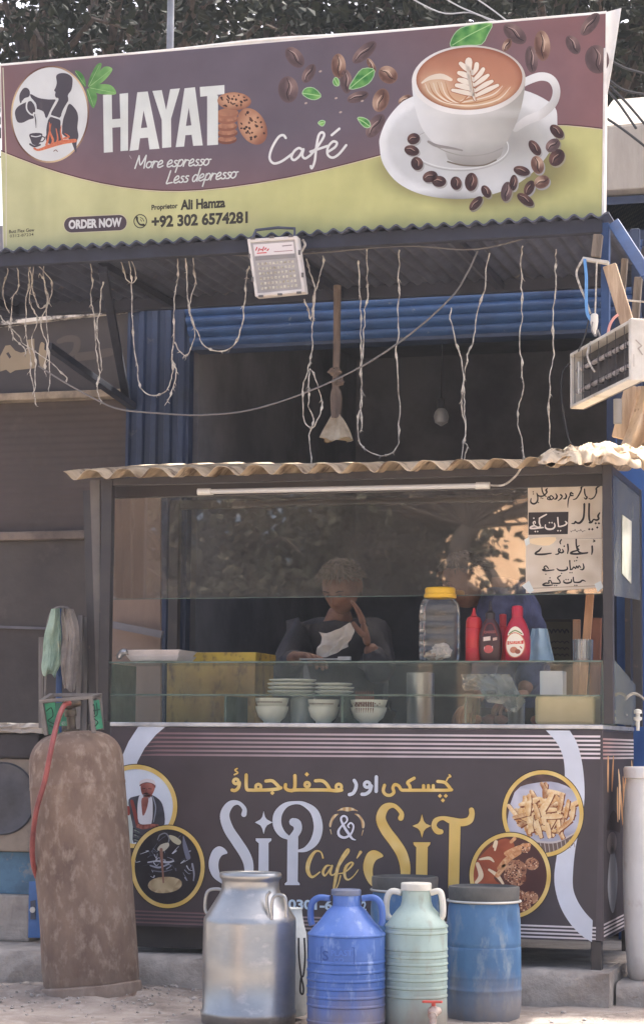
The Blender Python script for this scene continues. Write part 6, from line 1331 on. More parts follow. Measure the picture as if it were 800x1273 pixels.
# gold tins
m_gold = mat('scuffed gold tin', (176, 148, 86), .5, metal=.2, c2=(140, 108, 66), ns=5, stretch=(1, 1, .5), c3=(104, 78, 56), n3=26, lo3=.52, hi3=.7, bump=.2, bs=25)
t = thing('gold_tin', 'large scuffed gold tin behind the display glass on the left', 'tin', (PY(262, 900, .36).x, .45, ZT + .018))
bm = B(); box2(bm, (PY(207, 860, .36).x, .36, ZT + .019), (PY(317, 860, .36).x, .6, PY(262, 824, .36).z)); obj('body', bm, m_gold, t, bev=.004)
bm = B(); box2(bm, (PY(226, 860, .35).x, .345, PY(262, 824, .36).z + .001), (PY(318, 860, .35).x, .61, PY(262, 811, .36).z)); obj('lid', bm, mat('yellow tin lid', (206, 172, 66), .4, metal=.2, c2=(160, 126, 62), ns=7, c3=(110, 86, 52), n3=28, lo3=.54, hi3=.7), t, bev=.004)
# crockery
m_cer = mat('white crockery', (214, 212, 200), .3, c2=(200, 198, 186), ns=6); m_band = mat('brown glaze band', (110, 84, 74), .4)
def plate_(cx, py, R_, Y, lab):
    p = PY(cx, py, Y); s = mpp(p); bm = B(); lathe(bm, [(R_ * .55 * s, 0), (R_ * .6 * s, .001), (R_ * .94 * s, .008), (R_ * s, .0125), (R_ * .985 * s, .0155), (R_ * .9 * s, .012), (R_ * .55 * s, .005)], (p.x, Y, p.z), n=40)
    tag(obj('plate', bm, m_cer, None, smooth=True, ang=60), lab, 'plate', 'plates stacked on the middle shelf')
zpl = ZM + .003; ypl = .15
pyb = 862.0
names = (('bottom', 'second lowest', 'second highest', 'top'), ('bottom', 'middle', 'top'))
for (cx, R_, n, st, nm) in ((363, 31, 4, 'taller left stack of plates', names[0]), (415, 24.5, 3, 'shorter right stack of plates', names[1])):
    for i in range(n):
        q = PY(cx, 850, ypl); s = mpp(q); rr_ = R_ - (1.5 if i > n // 2 else 0); bm = B()
        zb = zpl + i * .0145
        lathe(bm, [(rr_ * .55 * s, 0), (rr_ * .6 * s, .001), (rr_ * .94 * s, .009), (rr_ * s, .0135), (rr_ * .985 * s, .016), (rr_ * .9 * s, .0135), (rr_ * .55 * s, .006)], (q.x + .002 * (i % 2), ypl, zb), n=40)
        tag(obj('plate', bm, m_cer, None, smooth=True, ang=60), '%s white plate of the %s on the display shelf' % (nm[i], st), 'plate', 'plates stacked on the display shelf')
zbl = ZT + .019; ybl = .12
def bowl(cx, R_, zb, h, lab, deco):
    q = PY(cx, 885, ybl); s = mpp(q); t = thing('bowl', lab, 'bowl', (q.x, ybl, zb), 'bowls in the display')
    bm = B(); lathe(bm, [(R_ * .5 * s, 0), (R_ * .52 * s, .006), (R_ * .8 * s, h * .35), (R_ * .97 * s, h * .8), (R_ * s, h), (R_ * .97 * s, h), (R_ * .75 * s, h * .4), (R_ * .4 * s, .01)], (q.x, ybl, zb), n=40); obj('body', bm, m_cer, t, smooth=True, ang=60)
    if deco:
        k = Ink(lambda x, y, l: V((q.x + (R_ * .93 * s + .003) * math.sin((x - cx) / R_), ybl - (R_ * .93 * s + .003 + l * .0003) * math.cos((x - cx) / R_), zb + h * y)))
        rd = random.Random(int(cx))
        for i in range(14):
            x = cx - R_ * .9 + R_ * 1.8 * i / 13; k.fill(ell(x, .74 if deco == 1 else .66 + .1 * (i % 2), .9, .06, 0, 8), (104, 82, 74) if deco == 1 else (120, 96, 86), 1)
        if deco == 2:
            for i in range(9): k.stroke([(cx - 13 + 3 * i, .86, 1.4), (cx - 12 + 3 * i, .94, 1.0)], 1, (110, 70, 58), 1, 1)
        k.done('glaze_pattern', print_mat('bowl glaze', .35, 0, .05), t)
bowl(338, 20.5, zbl, .062, 'lower white bowl of the left stack under the plates', 0)
bowl(338, 20.8, zbl + .032, .062, 'upper white bowl with brown streak on the left stack', 1)
bowl(402, 19.5, zbl, .062, 'lower white bowl of the middle stack beside the glass divider', 0)
bowl(402, 19.6, zbl + .026, .062, 'upper white bowl of the middle stack beside the glass divider', 1)
bowl(458, 22.5, zbl, .06, 'lower patterned bowl right of the glass divider', 0)
bowl(458, 22.8, zbl + .026, .062, 'upper bowl with reddish flower band right of the glass divider', 2)
# steel cups
m_st = mat('brushed steel', (180, 182, 182), .3, metal=.8, c2=(150, 152, 152), ns=5, stretch=(1, 1, .2))
for cx, R_, h0, h1, lab in ((522, 17.5, 0, 64, 'tall steel tumbler standing in the display'), (641, 11, 0, 32, 'small steel cup in the lower right of the display')):
    q = PY(cx, 885, .38); s = mpp(q); bm = B(); lathe(bm, [(R_ * .92 * s, 0), (R_ * .96 * s, .004), (R_ * s, h1 * s), (R_ * .95 * s, h1 * s), (R_ * .85 * s, .01)], (q.x, .38, zbl), n=36); tag(obj('steel_cup', bm, m_st, None, smooth=True, ang=40), lab, 'cup', 'steel cups in the display')
# pale water jug (grey) between bowls, yellow tub, bag
q = PY(372, 885, .17); s = mpp(q); bm = B(); lathe(bm, [(14 * s, 0), (15 * s, .01), (15 * s, .085), (13 * s, .1)], (q.x, .21, zbl), n=24); tag(obj('plastic_tub', bm, mat('hazy tub', (150, 160, 164), .4), None, smooth=True), 'hazy grey tub standing between the left and middle bowl stacks', 'tub')
q0, q1 = PY(664, 885, .14), PY(739, 885, .14)
bm = B(); box2(bm, (q0.x, .14, zbl), (q1.x, .28, PY(700, 865, .14).z)); tag(obj('cream_box', bm, mat('cream tub', (214, 198, 158), .5, c2=(196, 178, 136), ns=4), None, bev=.012), 'cream coloured food box in the lower right corner of the display', 'box')
q0, q1 = PY(670, 850, .14), PY(699, 850, .14)
bm = B(); box2(bm, (q0.x, .14, zpl), (q1.x, .22, PY(690, 834, .14).z)); tag(obj('white_carton', bm, mat('pale carton', (198, 204, 212), .5, c2=(176, 184, 196), ns=4), None, bev=.003), 'pale blue-white carton on the middle shelf of the display', 'carton')
m_bag = glass('thin plastic bag', (214, 216, 214), 2.0, .28, (206, 208, 206))
bm = B()
def bag(u, v):
    x = 572 + 60 * u + (20 * v if u > .5 else 4 * v); y = 838 + 20 * v + 28 * v * max(0, math.sin((u - .35) * 4)) ; return PY(x, y, .1) + V((0, .025 * noise.noise(V((u * 7, v * 5, 3))) + .012 * math.sin(u * 14 + v * 6), .004 * noise.noise(V((u * 11, v * 9, 1)))))
sheet(bm, bag, 40, 22, (0, .002, 0)); tag(obj('plastic_bag', bm, m_bag, None, smooth=True), 'crinkled clear plastic bag hanging over the middle shelf of the display', 'bag')
bm = B()
for i, (x, y) in enumerate(((592, 890), (604, 884), (617, 888), (652, 884), (664, 880), (676, 892), (612, 897), (660, 897))):
    p = PY(x, y, .2); ball(bm, (p.x, .17 + .02 * (i % 3), zbl + .02), .026, (1, .8, .62), 12, rot=Matrix.Rotation(i, 3, 'Y'))
bm.free()
for i, (x, h) in enumerate(((590, .018), (607, .018), (622, .017), (668, .018))):
    p = PY(x, 890, .2); bm = B(); ball(bm, (p.x, .2, zbl + h), .026, (1.1, .8, .68), 16); 
    for v in bm.verts: v.co += V((0, 0, .004 * noise.noise(v.co * 60)))
    tag(obj('bread_bun', bm, mat('bun crust', (140, 84, 62), .6, c2=(112, 62, 48), ns=18), None, smooth=True), ('leftmost brown bun beside the glass divider in the display', 'second brown bun from the glass divider in the display', 'brown bun left of the small steel cup', 'brown bun right of the small steel cup')[i], 'bun', 'buns in the display')

# ------------------------------------------------------------------ floodlight, cords and bulbs under the awning
YL = .0
fl = thing('floodlight', 'square white LED floodlight hanging tilted under the billboard edge', 'floodlight', PY(343, 330, YL))
m_fl = mat('white cast housing', (214, 210, 204), .45, c2=(190, 184, 178), ns=8)
Q = [PY(307, 297, YL), PY(369, 293, YL), PY(379, 363, YL), PY(317, 369, YL)]
def inset(q, f, dy=0):
    c = (q[0] + q[1] + q[2] + q[3]) / 4; return [c + (p - c) * f + V((0, dy, 0)) for p in q]
def frame(bm, q, f, th, dy=0):
    o = [p + V((0, dy, 0)) for p in q]; i = inset(o, f); a, b_ = [[bm.verts.new(p) for p in o], [bm.verts.new(p) for p in i]], [[bm.verts.new(p + V((0, th, 0))) for p in o], [bm.verts.new(p + V((0, th, 0))) for p in i]]
    for k in range(4):
        j = (k + 1) % 4
        bm.faces.new((a[0][k], a[0][j], a[1][j], a[1][k])); bm.faces.new((b_[0][k], b_[1][k], b_[1][j], b_[0][j])); bm.faces.new((a[0][k], b_[0][k], b_[0][j], a[0][j])); bm.faces.new((a[1][k], a[1][j], b_[1][j], b_[1][k]))
bm = B(); slab(bm, [p + V((0, .012, 0)) for p in Q], (0, .035, 0)); obj('housing', bm, m_fl, fl, bev=.004)
bm = B(); frame(bm, Q, .88, .0118); obj('bezel', bm, m_fl, fl, bev=.003)
bm = B(); slab(bm, inset(Q, .875, .006), (0, .0055, 0)); obj('reflector', bm, mat('grey reflector', (172, 168, 164), .4, c2=(150, 146, 142), ns=10), fl)
bm = B(); c = Q[0].lerp(Q[1], .5)
for u in (.12, .5, .88):
    for a, b_ in ((0, 1), (3, 2)):
        p = Q[a].lerp(Q[b_], u); box(bm, p + V((0, -.001, 0)), (.018, .006, .008))
for v in (.3, .7):
    for a, b_ in ((0, 3), (1, 2)): box(bm, Q[a].lerp(Q[b_], v) + V((0, -.001, 0)), (.008, .006, .018))
obj('clip', bm, mat('dark clip', (96, 92, 90), .5), fl)
fk = Ink(lambda u, v, l: (lambda t, b_: t.lerp(b_, v))(Q[0].lerp(Q[1], u), Q[3].lerp(Q[2], u)) + V((0, .0045 - l * .0004, 0)))
fk.fill([(.1, .1), (.9, .1), (.9, .3), (.1, .3)], (214, 208, 206), 1); fk.fill([(.1, .31), (.9, .31), (.9, .38), (.1, .38)], (140, 136, 134), 1)
for i in range(6): fk.stroke([(.14 + .045 * i, .2 + .02 * (i % 2)), (.17 + .045 * i, .155 + .02 * (i % 3))], .022, (186, 70, 70), 2, 1)
fk.stroke([(.16, .255), (.34, .255)], .022, (196, 96, 96), 2, 1); fk.stroke([(.68, .16), (.86, .155)], .02, (140, 130, 130), 2, 1); fk.stroke([(.5, .25), (.86, .25)], .015, (160, 130, 130), 2, 1)
fk.done('label', print_mat('lamp label', .5, 0, .03), fl)
bm = B()
for r_ in range(6):
    for k in range(10):
        u, v = .16 + .075 * k, .44 + .085 * r_; p = (Q[0].lerp(Q[1], u)).lerp(Q[3].lerp(Q[2], u), v); box(bm, p + V((0, .004, 0)), (.0085, .004, .0085))
obj('led_array', bm, mat('led chips', (206, 202, 186), .3, c2=(150, 140, 120), ns=60), fl)
bm = B(); tube(bm, [PY(312, 300, YL + .03), PY(318, 286, YL + .05), PY(345, 283, YL + .06), PY(366, 284, YL + .05), PY(366, 297, YL + .03)], .006, 6); obj('bracket', bm, m_tin, fl, smooth=True)
bm = B(); tube(bm, cr([tuple(PY(x, y, YL + .03)) for x, y in ((372, 318), (376, 310), (379, 304), (376, 298))], 4), .005, 6); obj('lead', bm, m_cord, fl, smooth=True)

YW = .14
cords = [
 ('pale cord hanging in a hooked loop at the far left under the awning', [(20, 312), (22, 340), (24, 357), (16, 375), (14, 405), (18, 420), (30, 432), (32, 440)], .25),
 ('doubled pale cord hanging straight beside the far left loop', [(36, 312), (37, 335), (34, 365), (33, 395), (32, 412), (35, 440), (40, 470), (45, 504)], .26),
 ('thin knotted cord with a small ring left of the blue brace', [(44, 316), (42, 350), (46, 376), (53, 384), (59, 372), (56, 350), (50, 340)], .22),
 ('dark straight cord crossing the faded sign letters on the left', [(52, 314), (55, 345), (57, 385), (60, 425), (62, 470), (62, 485)], .24),
 ('twisted cord strand hanging left of the blue pillar with a curled end', [(110, 314), (114, 340), (116, 370), (118, 400), (120, 440), (122, 470), (120, 485), (126, 500)], .2),
 ('second twisted cord strand right beside it left of the blue pillar', [(128, 316), (130, 345), (124, 380), (122, 410), (126, 450), (121, 480)], .2),
 ('wide U-shaped pale cord loop hanging in front of the blue pillar', [(161, 316), (163, 345), (163, 372), (166, 420), (170, 460), (178, 485), (190, 492), (203, 487), (211, 470), (215, 440)], .1),
 ('pale cord hanging from the awning down the blue pillar with a frayed tail', [(220, 316), (220, 345), (218, 375), (217, 410), (214, 440), (218, 462), (214, 480), (210, 499)], .11),
 ('small loose cord loop right of the blue pillar cord', [(241, 318), (243, 350), (237, 380), (241, 415), (236, 438), (226, 440), (216, 425)], .12),
 ('deep cord loop sagging from the pillar to the floodlight', [(229, 312), (232, 350), (236, 385), (244, 412), (258, 432), (275, 436), (292, 426), (303, 396), (306, 360), (307, 330)], .08),
 ('knotted cord with a teardrop loop right below the floodlight', [(382, 322), (386, 345), (391, 362), (389, 400), (387, 440), (384, 458), (376, 490), (377, 520), (386, 532), (396, 524), (399, 500), (393, 478), (385, 458), (383, 480), (384, 505), (388, 520), (384, 545), (387, 577)], .05),
 ('short forked cord joining the teardrop-looped cord near the floodlight', [(402, 318), (398, 345), (391, 365), (386, 395), (383, 385), (380, 372)], .06),
 ('doubled knotted cord left of the hanging cloth-wrapped bulb, falling to a U', [(446, 324), (446, 355), (448, 395), (449, 430), (447, 470), (450, 500), (444, 525), (446, 548), (456, 560), (474, 567), (488, 562), (495, 545), (496, 500), (494, 450), (495, 400), (494, 360), (495, 310)], .1),
 ('second straight strand running beside the doubled knotted cord', [(455, 308), (456, 345), (455, 380), (453, 410), (449, 450), (447, 490), (448, 535)], .11),
 ('cord falling straight from the awning into a knotted strand right of centre', [(559, 382), (562, 410), (570, 440), (576, 470), (574, 500), (577, 530), (574, 570)], .08),
 ('slanting cord meeting the knotted strand right of centre', [(608, 315), (603, 350), (594, 390), (588, 420), (580, 450), (576, 475), (579, 510), (577, 545), (582, 555), (576, 572)], .1),
 ('pale knotted cord hanging straight left of the heater', [(647, 305), (647, 350), (648, 400), (646, 440), (648, 478), (642, 510), (645, 540), (650, 570)], .09),
 ('short frayed cord tail dangling left of the far left loop', [(8, 314), (10, 340), (6, 362), (9, 384)], .24),
 ('tangled thin cord crossing the far left strands', [(30, 318), (40, 345), (36, 372), (46, 396), (40, 424), (44, 452), (41, 486)], .23),
 ('looped thin cord at the faded sign under the awning left', [(48, 330), (64, 352), (60, 380), (52, 402), (58, 430), (54, 462)], .25),
 ('slack cord strung between the far left strands', [(0, 392), (14, 408), (30, 428), (48, 440), (66, 452), (84, 470)], .26),
 ('thin cord with loose end just left of the pillar loop', [(150, 318), (156, 345), (166, 352), (168, 338), (161, 322)], .12),
 ('thin straight cord hanging nearest the heater', [(690, 310), (690, 350), (688, 390), (686, 440), (683, 490), (681, 550)], .1),
]
rc = random.Random(9)
for i, (lab, pts, dy) in enumerate(cords):
    Pw = [PY(x + rc.uniform(-.8, .8), y, YW + dy * .6) + V((0, rc.uniform(-.012, .012), 0)) for x, y in pts]
    W_ = cr([tuple(p) for p in Pw], 7)
    W_ = [V(p) + V((.008 * noise.noise(V(p) * 17) + .005 * noise.noise(V(p) * 48), .004 * noise.noise(V(p) * 19 + V((5, 0, 0))), 0)) for p in W_]
    rad = [.0022 + (.0036 if (j + i) % 13 == 0 else 0) + .001 * noise.noise(p * 31) for j, p in enumerate(W_)]
    bm = B(); tube(bm, W_, rad, 6)
    for j in range(4, len(W_), 1):
        if rc.random() < .09 or j == len(W_) - 1:
            for q in range(rc.choice((1, 2, 3) if j == len(W_) - 1 else (1, 1, 2))):
                e = V((rc.uniform(-.012, .012), rc.uniform(-.008, .004), -rc.uniform(.004, .022))); tube(bm, [W_[j], W_[j] + e * .5 + V((rc.uniform(-.003, .003), 0, 0)), W_[j] + e], [.0015, .0012, .0006], 4)
    tag(obj('hanging_string', bm, m_cord, None, smooth=True), lab, 'cord', 'cords hanging under the awning')
for lab, pts, y_, r_ in (('long pale cord sagging across the shop front from the left brace to the awning', [(48, 455), (80, 475), (120, 497), (150, 509), (200, 514), (250, 516), (310, 510), (380, 488), (450, 455), (510, 415), (560, 370), (580, 340), (593, 312)], .16, .0036),
                     ('thin dark wire stretched just below the awning edge from which the cords hang', [(-20, 318), (60, 324), (130, 323), (220, 312), (310, 318), (400, 314), (500, 306), (590, 310), (660, 294)], .16, .0028)):
    bm = B(); tube(bm, cr([tuple(PY(x, y, y_)) for x, y in pts], 6), r_, 6); tag(obj('stretched_string', bm, m_cord if r_ > .004 else mat('dull wire', (110, 106, 104), .6), None, smooth=True), lab, 'cord')
# bulb tied in a cloth bag on a long drop rod
YB = .55
t = thing('wrapped_bulb', 'bulb tied up in a pale plastic bag on a long brown drop pole', 'light bulb', PY(418, 520, YB))
m_pole = mat('dusty brown rope', (122, 106, 94), .9, c2=(92, 80, 72), ns=12, stretch=(3, 3, .6), bump=.4)
bm = B(); tube(bm, [PY(419, 355, YB), PY(418.5, 420, YB), PY(417.5, 470, YB), PY(417, 492, YB)], [.016, .015, .014, .017], 10); obj('drop_pole', bm, m_pole, t, smooth=True)
for i, y in enumerate((462, 474)):
    crumple('knot', None, PY(418 + 4 * (i - .5), y, YB - .012), .021, 5 + i, m_pole, (1.1, .8, .8), parent=t)
bm = B(); lp(bm, 417.5, [(6, 485), (7.5, 495), (7, 506), (6, 516), (7, 520)], YB, n=16); obj('neck', bm, m_pole, t, smooth=True)
def bagf(u, v):
    a = 2 * math.pi * u; r = (5 + 13 * v ** .8) * mpp(PY(418, 530, YB)) * (1 + .16 * math.sin(a * 5 + v * 2) + .1 * math.sin(a * 9)); p = PY(418, 517 + 30 * v + 2.5 * math.sin(a * 3), YB); return p + V((r * math.cos(a), r * math.sin(a) * .8, 0))
bm = B(); sheet(bm, bagf, 48, 10); bm.faces.new([v for v in bm.verts if 0] or [bm.verts.new(bagf(i / 16, 1) + V((0, 0, .004))) for i in range(16)])
obj('tied_bag', bm, mat('dusty plastic bag', (206, 192, 166), .5, c2=(160, 140, 112), ns=8), t, smooth=True)

# ------------------------------------------------------------------ heater and the clutter on the right
h0, h1 = PY(709, 473.5, .12), PY(781, 441, -.45)     # middle of the far left and the near right end of the heater face
h1.z = h0.z; hx = (h1 - h0); HL = hx.length; hx.normalize(); hz = V((0, 0, 1)); hy = hz.cross(hx)
HH = 72 * mpp(h0.lerp(h1, .5)); HD = .055; HC = h0.lerp(h1, .5) + hy * HD / 2
ht = thing('electric_heater', 'white quartz heater hung level beside the stall on the right', 'heater', HC)
HM = Matrix((hx, hy, hz)).transposed()
def hb(bm, c, s): box(bm, HC + HM @ V(c), s, HM)
m_ht = mat('cream heater enamel', (214, 210, 200), .45, c2=(186, 180, 168), ns=6, c3=(150, 130, 110), n3=14, lo3=.64, hi3=.72)
m_in = mat('dull reflector', (96, 92, 92), .45, metal=.4, c2=(60, 58, 58), ns=6)
bm = B(); hb(bm, (0, HD * .46, 0), (HL, .008, HH)); obj('back_plate', bm, m_in, ht)
for s in (-1, 1):
    bm = B(); hb(bm, (0, -.004, s * HH * .47), (HL + .004, HD * .97, HH * .06)); obj('rail', bm, m_ht, ht, bev=.003)
bm = B(); hb(bm, (HL / 2 + .012, 0, 0), (.024, HD * 1.1, HH * 1.04)); ep = obj('end_panel', bm, m_ht, ht, bev=.005)
bm = B(); hb(bm, (-HL / 2 - .006, 0, 0), (.012, HD, HH)); obj('end_panel', bm, m_ht, ht, bev=.003)
for i, z in enumerate((-.22, .16)):
    bm = B(); c = HC + HM @ V((0, -.01, HH * z)); tube(bm, [c - hx * HL * .46, c + hx * HL * .46], .0085, 10); tb = obj('quartz_tube', bm, mat('milky quartz %d' % i, (176, 170, 166), .4, c2=(120, 112, 110), ns=40, stretch=(1, 1, 1)), ht, smooth=True)
    for k in range(8):
        bm = B(); p = c + hx * HL * (-.42 + .12 * k); hb2 = Matrix.Translation(p); box(bm, p + hy * .002, (.006, .022, .024), HM); obj('coil_clip', bm, m_in, tb)
for k in range(7):
    bm = B(); c = HC + HM @ V((-HL * .5 + HL * (k + .5) / 7, -HD * .5, 0)); tube(bm, [c - hz * HH * .45, c + hz * HH * .45], .0016, 5); obj('guard_wire', bm, m_in, ht, smooth=True)
bm = B(); hb(bm, (-HL * .4, -.012, 0), (.012, .02, HH * .6)); obj('terminal_block', bm, m_trim, ht, bev=.003)
bm = B(); tube(bm, cr([tuple(HC + HM @ V(p)) for p in ((-.02, -.05, .09), (0, -.07, .04), (.02, -.065, 0), (.05, -.06, -.03))], 5), .0035, 6); obj('loose_lead', bm, m_cord, ht, smooth=True)
k = Ink(lambda x, y, l: HC + HM @ V((HL / 2 + .0275 + l * .0004, x, y)))
k.stroke([(-.012, .03), (.008, .012), (-.004, .002), (.01, -.018)], .005, (170, 160, 150), 1, 1); k.stroke([(-.02, -.06), (-.02, -.02)], .003, (186, 178, 168), 1, 1); k.done('faded_mark', print_mat('heater mark'), ht)
def wire(label, pts, Y, r, m, name='cable', grp='wires around the heater'):
    bm = B(); tube(bm, cr([tuple(PY(x, y, Y)) for x, y in pts], 6), r, 6); tag(obj(name, bm, m, None, smooth=True), label, 'cable', grp)
wire('dark suspension wire from the plug down to the heater top left', [(731, 398), (726, 418), (718, 437)], .0, .0028, m_wire)
wire('dark cable looping from the heater left end down towards the cloth', [(708, 452), (699, 462), (697, 490), (701, 520), (706, 545), (710, 553)], .06, .0035, m_wire)
wire('bright blue cable hanging from the bracket beside the white plug', [(726, 322), (728, 345), (728, 375), (730, 392), (738, 402)], .03, .006, mat('blue cable', (96, 150, 206), .45), 'cable')
wire('bundle of frayed pale wires left of the blue cable', [(724, 322), (716, 338), (720, 355), (727, 372), (733, 390)], .035, .0045, m_cord)
wire('thin grey wire hanging straight down to the white plug', [(741, 325), (740, 360), (739, 392)], .03, .003, m_cord)
wire('short pinkish cable bending up from the heater top', [(754, 420), (757, 405), (762, 396), (768, 391)], -.02, .005, mat('pink cable', (206, 150, 140), .5))
wire('twisted dark wires drooping from the plug onto the heater', [(736, 400), (735, 410), (740, 418), (742, 410), (746, 422)], .0, .003, mat('grey flex', (140, 136, 134), .6))
wire('pale cable running off to the right above the heater', [(772, 373), (786, 374), (806, 376)], .3, .004, m_cord)
wire('thick pale cable curving under the awning corner on the right', [(766, 282), (780, 300), (800, 330), (812, 350)], .1, .006, m_cord)
t = thing('wire_bracket', 'small white bracket and plug dangling wires above the heater', 'bracket', PY(738, 324, .05))
bm = B(); beam(bm, PY(724, 322, .05), PY(756, 327, .05), .03, .012); obj('bracket_arm', bm, m_ht, t, bev=.002)
bm = B(); p = PY(738, 400, .03); tube(bm, [p + V((0, 0, .03)), p + V((0, 0, .025)), p, p - V((0, 0, .02)), p - V((0, 0, .045))], [.008, .014, .015, .012, .006], 12); obj('plug', bm, m_white, t, smooth=True)
for (a, b_, w0, Y, lab) in (((743, 292), (740, 320), .034, .04, 'short wooden block wedged above the wire bracket'), ((757, 330), (779, 402), .05, .1, 'long pale wooden batten slanting down to the heater'), ((776, 322), (772, 372), .024, .7, 'thin upright batten behind the slanting one on the right'), ((793, 345), (788, 405), .03, .7, 'grey upright batten at the right edge behind the heater'), ((785, 480), (768, 545), .05, .25, 'wooden stake under the heater holding the sacking')):
    bm = B(); beam(bm, PY(*a, Y), PY(*b_, Y), w0, .03, (0, 1, 0)); tag(obj('wooden_batten', bm, m_wood if w0 > .035 else m_wood2, None, bev=.003), lab, 'batten', 'battens by the heater')
bm = B(); p = PY(767, 512, .2); loft(bm, [[p + V((.016 * math.cos(a), .01 * math.sin(a), z)) for a in [i * math.pi / 6 for i in range(12)]] for z in (-.045, -.04, .04, .048)]); tag(obj('grey_switch', bm, mat('grey plastic box', (150, 148, 144), .5), None, smooth=True, ang=40), 'small oval grey plastic switch hanging under the heater', 'switch')
# sacking and the bundled cloth on the roof
m_sack = mat('checked sacking', (206, 184, 156), .9, c2=(176, 152, 126), ns=9, c3=(150, 126, 104), n3=20, lo3=.56, hi3=.64, bump=.4)
def sack(u, v):
    y = 480 + 84 * v; x0 = 792 - 26 * v ** 1.5; x1 = 815; d = .03 * math.sin(u * 9 + v * 3) + .02 * noise.noise(V((u * 4, v * 4, 1)))
    return PY(x0 + (x1 - x0) * u, y, .2 + d)
bm = B(); sheet(bm, sack, 22, 26, (0, .006, 0)); tag(obj('hanging_sack', bm, m_sack, None, smooth=True), 'tan checked sacking hanging at the right edge below the heater', 'sack')
m_cloth = mat('unbleached cloth', (224, 206, 178), .92, c2=(196, 174, 144), ns=7, c3=(150, 130, 106), n3=15, lo3=.6, hi3=.68, bump=.35)
def ridge(x, y, s): return 1 - 2.4 * abs(noise.noise(V((x, y, s))))
def cloth(u, v):
    x = 668 + 150 * u; arch = math.sin(v * math.pi) ** .5
    hgt = (5 + 15 * math.sin(min(1, u * 1.8) * 1.57) + 4 * noise.noise(V((u * 5, 1, 4)))) * arch
    a = u * 4 + v * 1.3
    fold = 3.6 * ridge(a * 1.5 + .6 * noise.noise(V((u * 7, v * 4, 1))), v * 4.5 - u * 2, 3) + 2.4 * ridge(a * 4 + noise.noise(V((u * 9, v * 6, 5))), v * 8 + u * 6, 8) + 1.1 * ridge(u * 34, v * 20, 2)
    yb = 575 + 13 * max(0, u - .6) * 2 + 3.5 * noise.noise(V((u * 13, 0, 6)))
    return PY(x + 3 * noise.noise(V((u * 8, v * 6, 11))), yb - hgt - fold * (.3 + .7 * arch) * min(1, .25 + u * 3), -.15 + .38 * v + .04 * ridge(u * 8, v * 5, 7))
bm = B(); sheet(bm, cloth, 220, 70, (0, 0, -.006)); tag(obj('bundled_cloth', bm, m_cloth, None, smooth=True), 'crumpled cream cloth heaped on the right end of the stall roof', 'cloth')
# white tap fitting and hose at the right of the display
wire('pale hose looping beside the display at the right edge', [(778, 890), (772, 880), (776, 870), (788, 862), (806, 874)], .36, .006, m_cord, 'hose', None)
bm = B(); p = PY(792, 893, .3); lathe(bm, [(.006, -.045), (.008, -.01), (.016, -.006), (.016, .004), (.008, .006), (.008, .016), (.015, .018), (.015, .03), (.004, .034)], p, n=14); tag(obj('pipe_fitting', bm, m_white, None, smooth=True, ang=40), 'white plastic pipe fitting right of the display side glass', 'fitting')

# ------------------------------------------------------------------ people
def skin_mesh(verts, edges, rad, sub=2):
    me = bpy.data.meshes.new('skel'); me.from_pydata([tuple(v) for v in verts], edges, [])
    o = bpy.data.objects.new('skel', me); COL.objects.link(o); o.modifiers.new('skin', 'SKIN'); s = o.modifiers.new('sub', 'SUBSURF'); s.levels = sub; s.render_levels = sub
    for i, d in enumerate(me.skin_vertices[0].data):
        r_ = rad[i]; d.radius = r_ if isinstance(r_, tuple) else (r_, r_); d.use_root = (i == 0)
    dg = bpy.context.evaluated_depsgraph_get(); dg.update(); m = bpy.data.meshes.new_from_object(o.evaluated_get(dg)); bpy.data.objects.remove(o); bpy.data.meshes.remove(me); return m
def chain(bm, pts, rad, sub=2):
    m = skin_mesh(pts, [(i, i + 1) for i in range(len(pts) - 1)], rad, sub); bm.from_mesh(m); bpy.data.meshes.remove(m)
def net(bm, pts, edges, rad, sub=2):
    m = skin_mesh(pts, edges, rad, sub); bm.from_mesh(m); bpy.data.meshes.remove(m)
def hand(bm, wrist, dirv, palm_n, side, curl=.5, size=1.0):
    """palm and five bent fingers; dirv = along the fingers, palm_n = out of the palm, side = towards the thumb"""
    d = V(dirv).normalized(); n = V(palm_n); n = (n - d * n.dot(d)).normalized(); s = d.cross(n) if d.cross(n).dot(V(side)) > 0 else n.cross(d)
    w = V(wrist); L = .085 * size
    chain(bm, [w - d * .02, w + d * L * .35, w + d * L * .95], [(.028 * size, .018 * size), (.040 * size, .016 * size), (.041 * size, .013 * size)], 2)
    for k, (off, ln) in enumerate(((.03, .072), (.0105, .08), (-.0095, .074), (-.028, .058))):
        b0 = w + d * L * .8 + s * off * size; a = curl * (.8 + .12 * k); f = d; P = [b0]; c = b0
        for j, fr in enumerate((.3, .42, .32, .26)):
            if j: f = (d * math.cos(a * j * .55) + n * math.sin(a * j * .55)).normalized()
            c = c + f * ln * fr * size; P.append(c)
        chain(bm, P, [.0095 * size, .0095 * size, .0088 * size, .008 * size, .0062 * size], 2)
    t0 = w + d * L * .25 + s * .022 * size; t1 = t0 + (s * .8 + d * .5 + n * .3).normalized() * .035 * size; t2 = t1 + (d * .9 + s * .25 + n * .4).normalized() * .03 * size
    chain(bm, [t0, t1, t2, t2 + (d + n * .4).normalized() * .02 * size], [.0125 * size, .0115 * size, .0095 * size, .007 * size], 2)
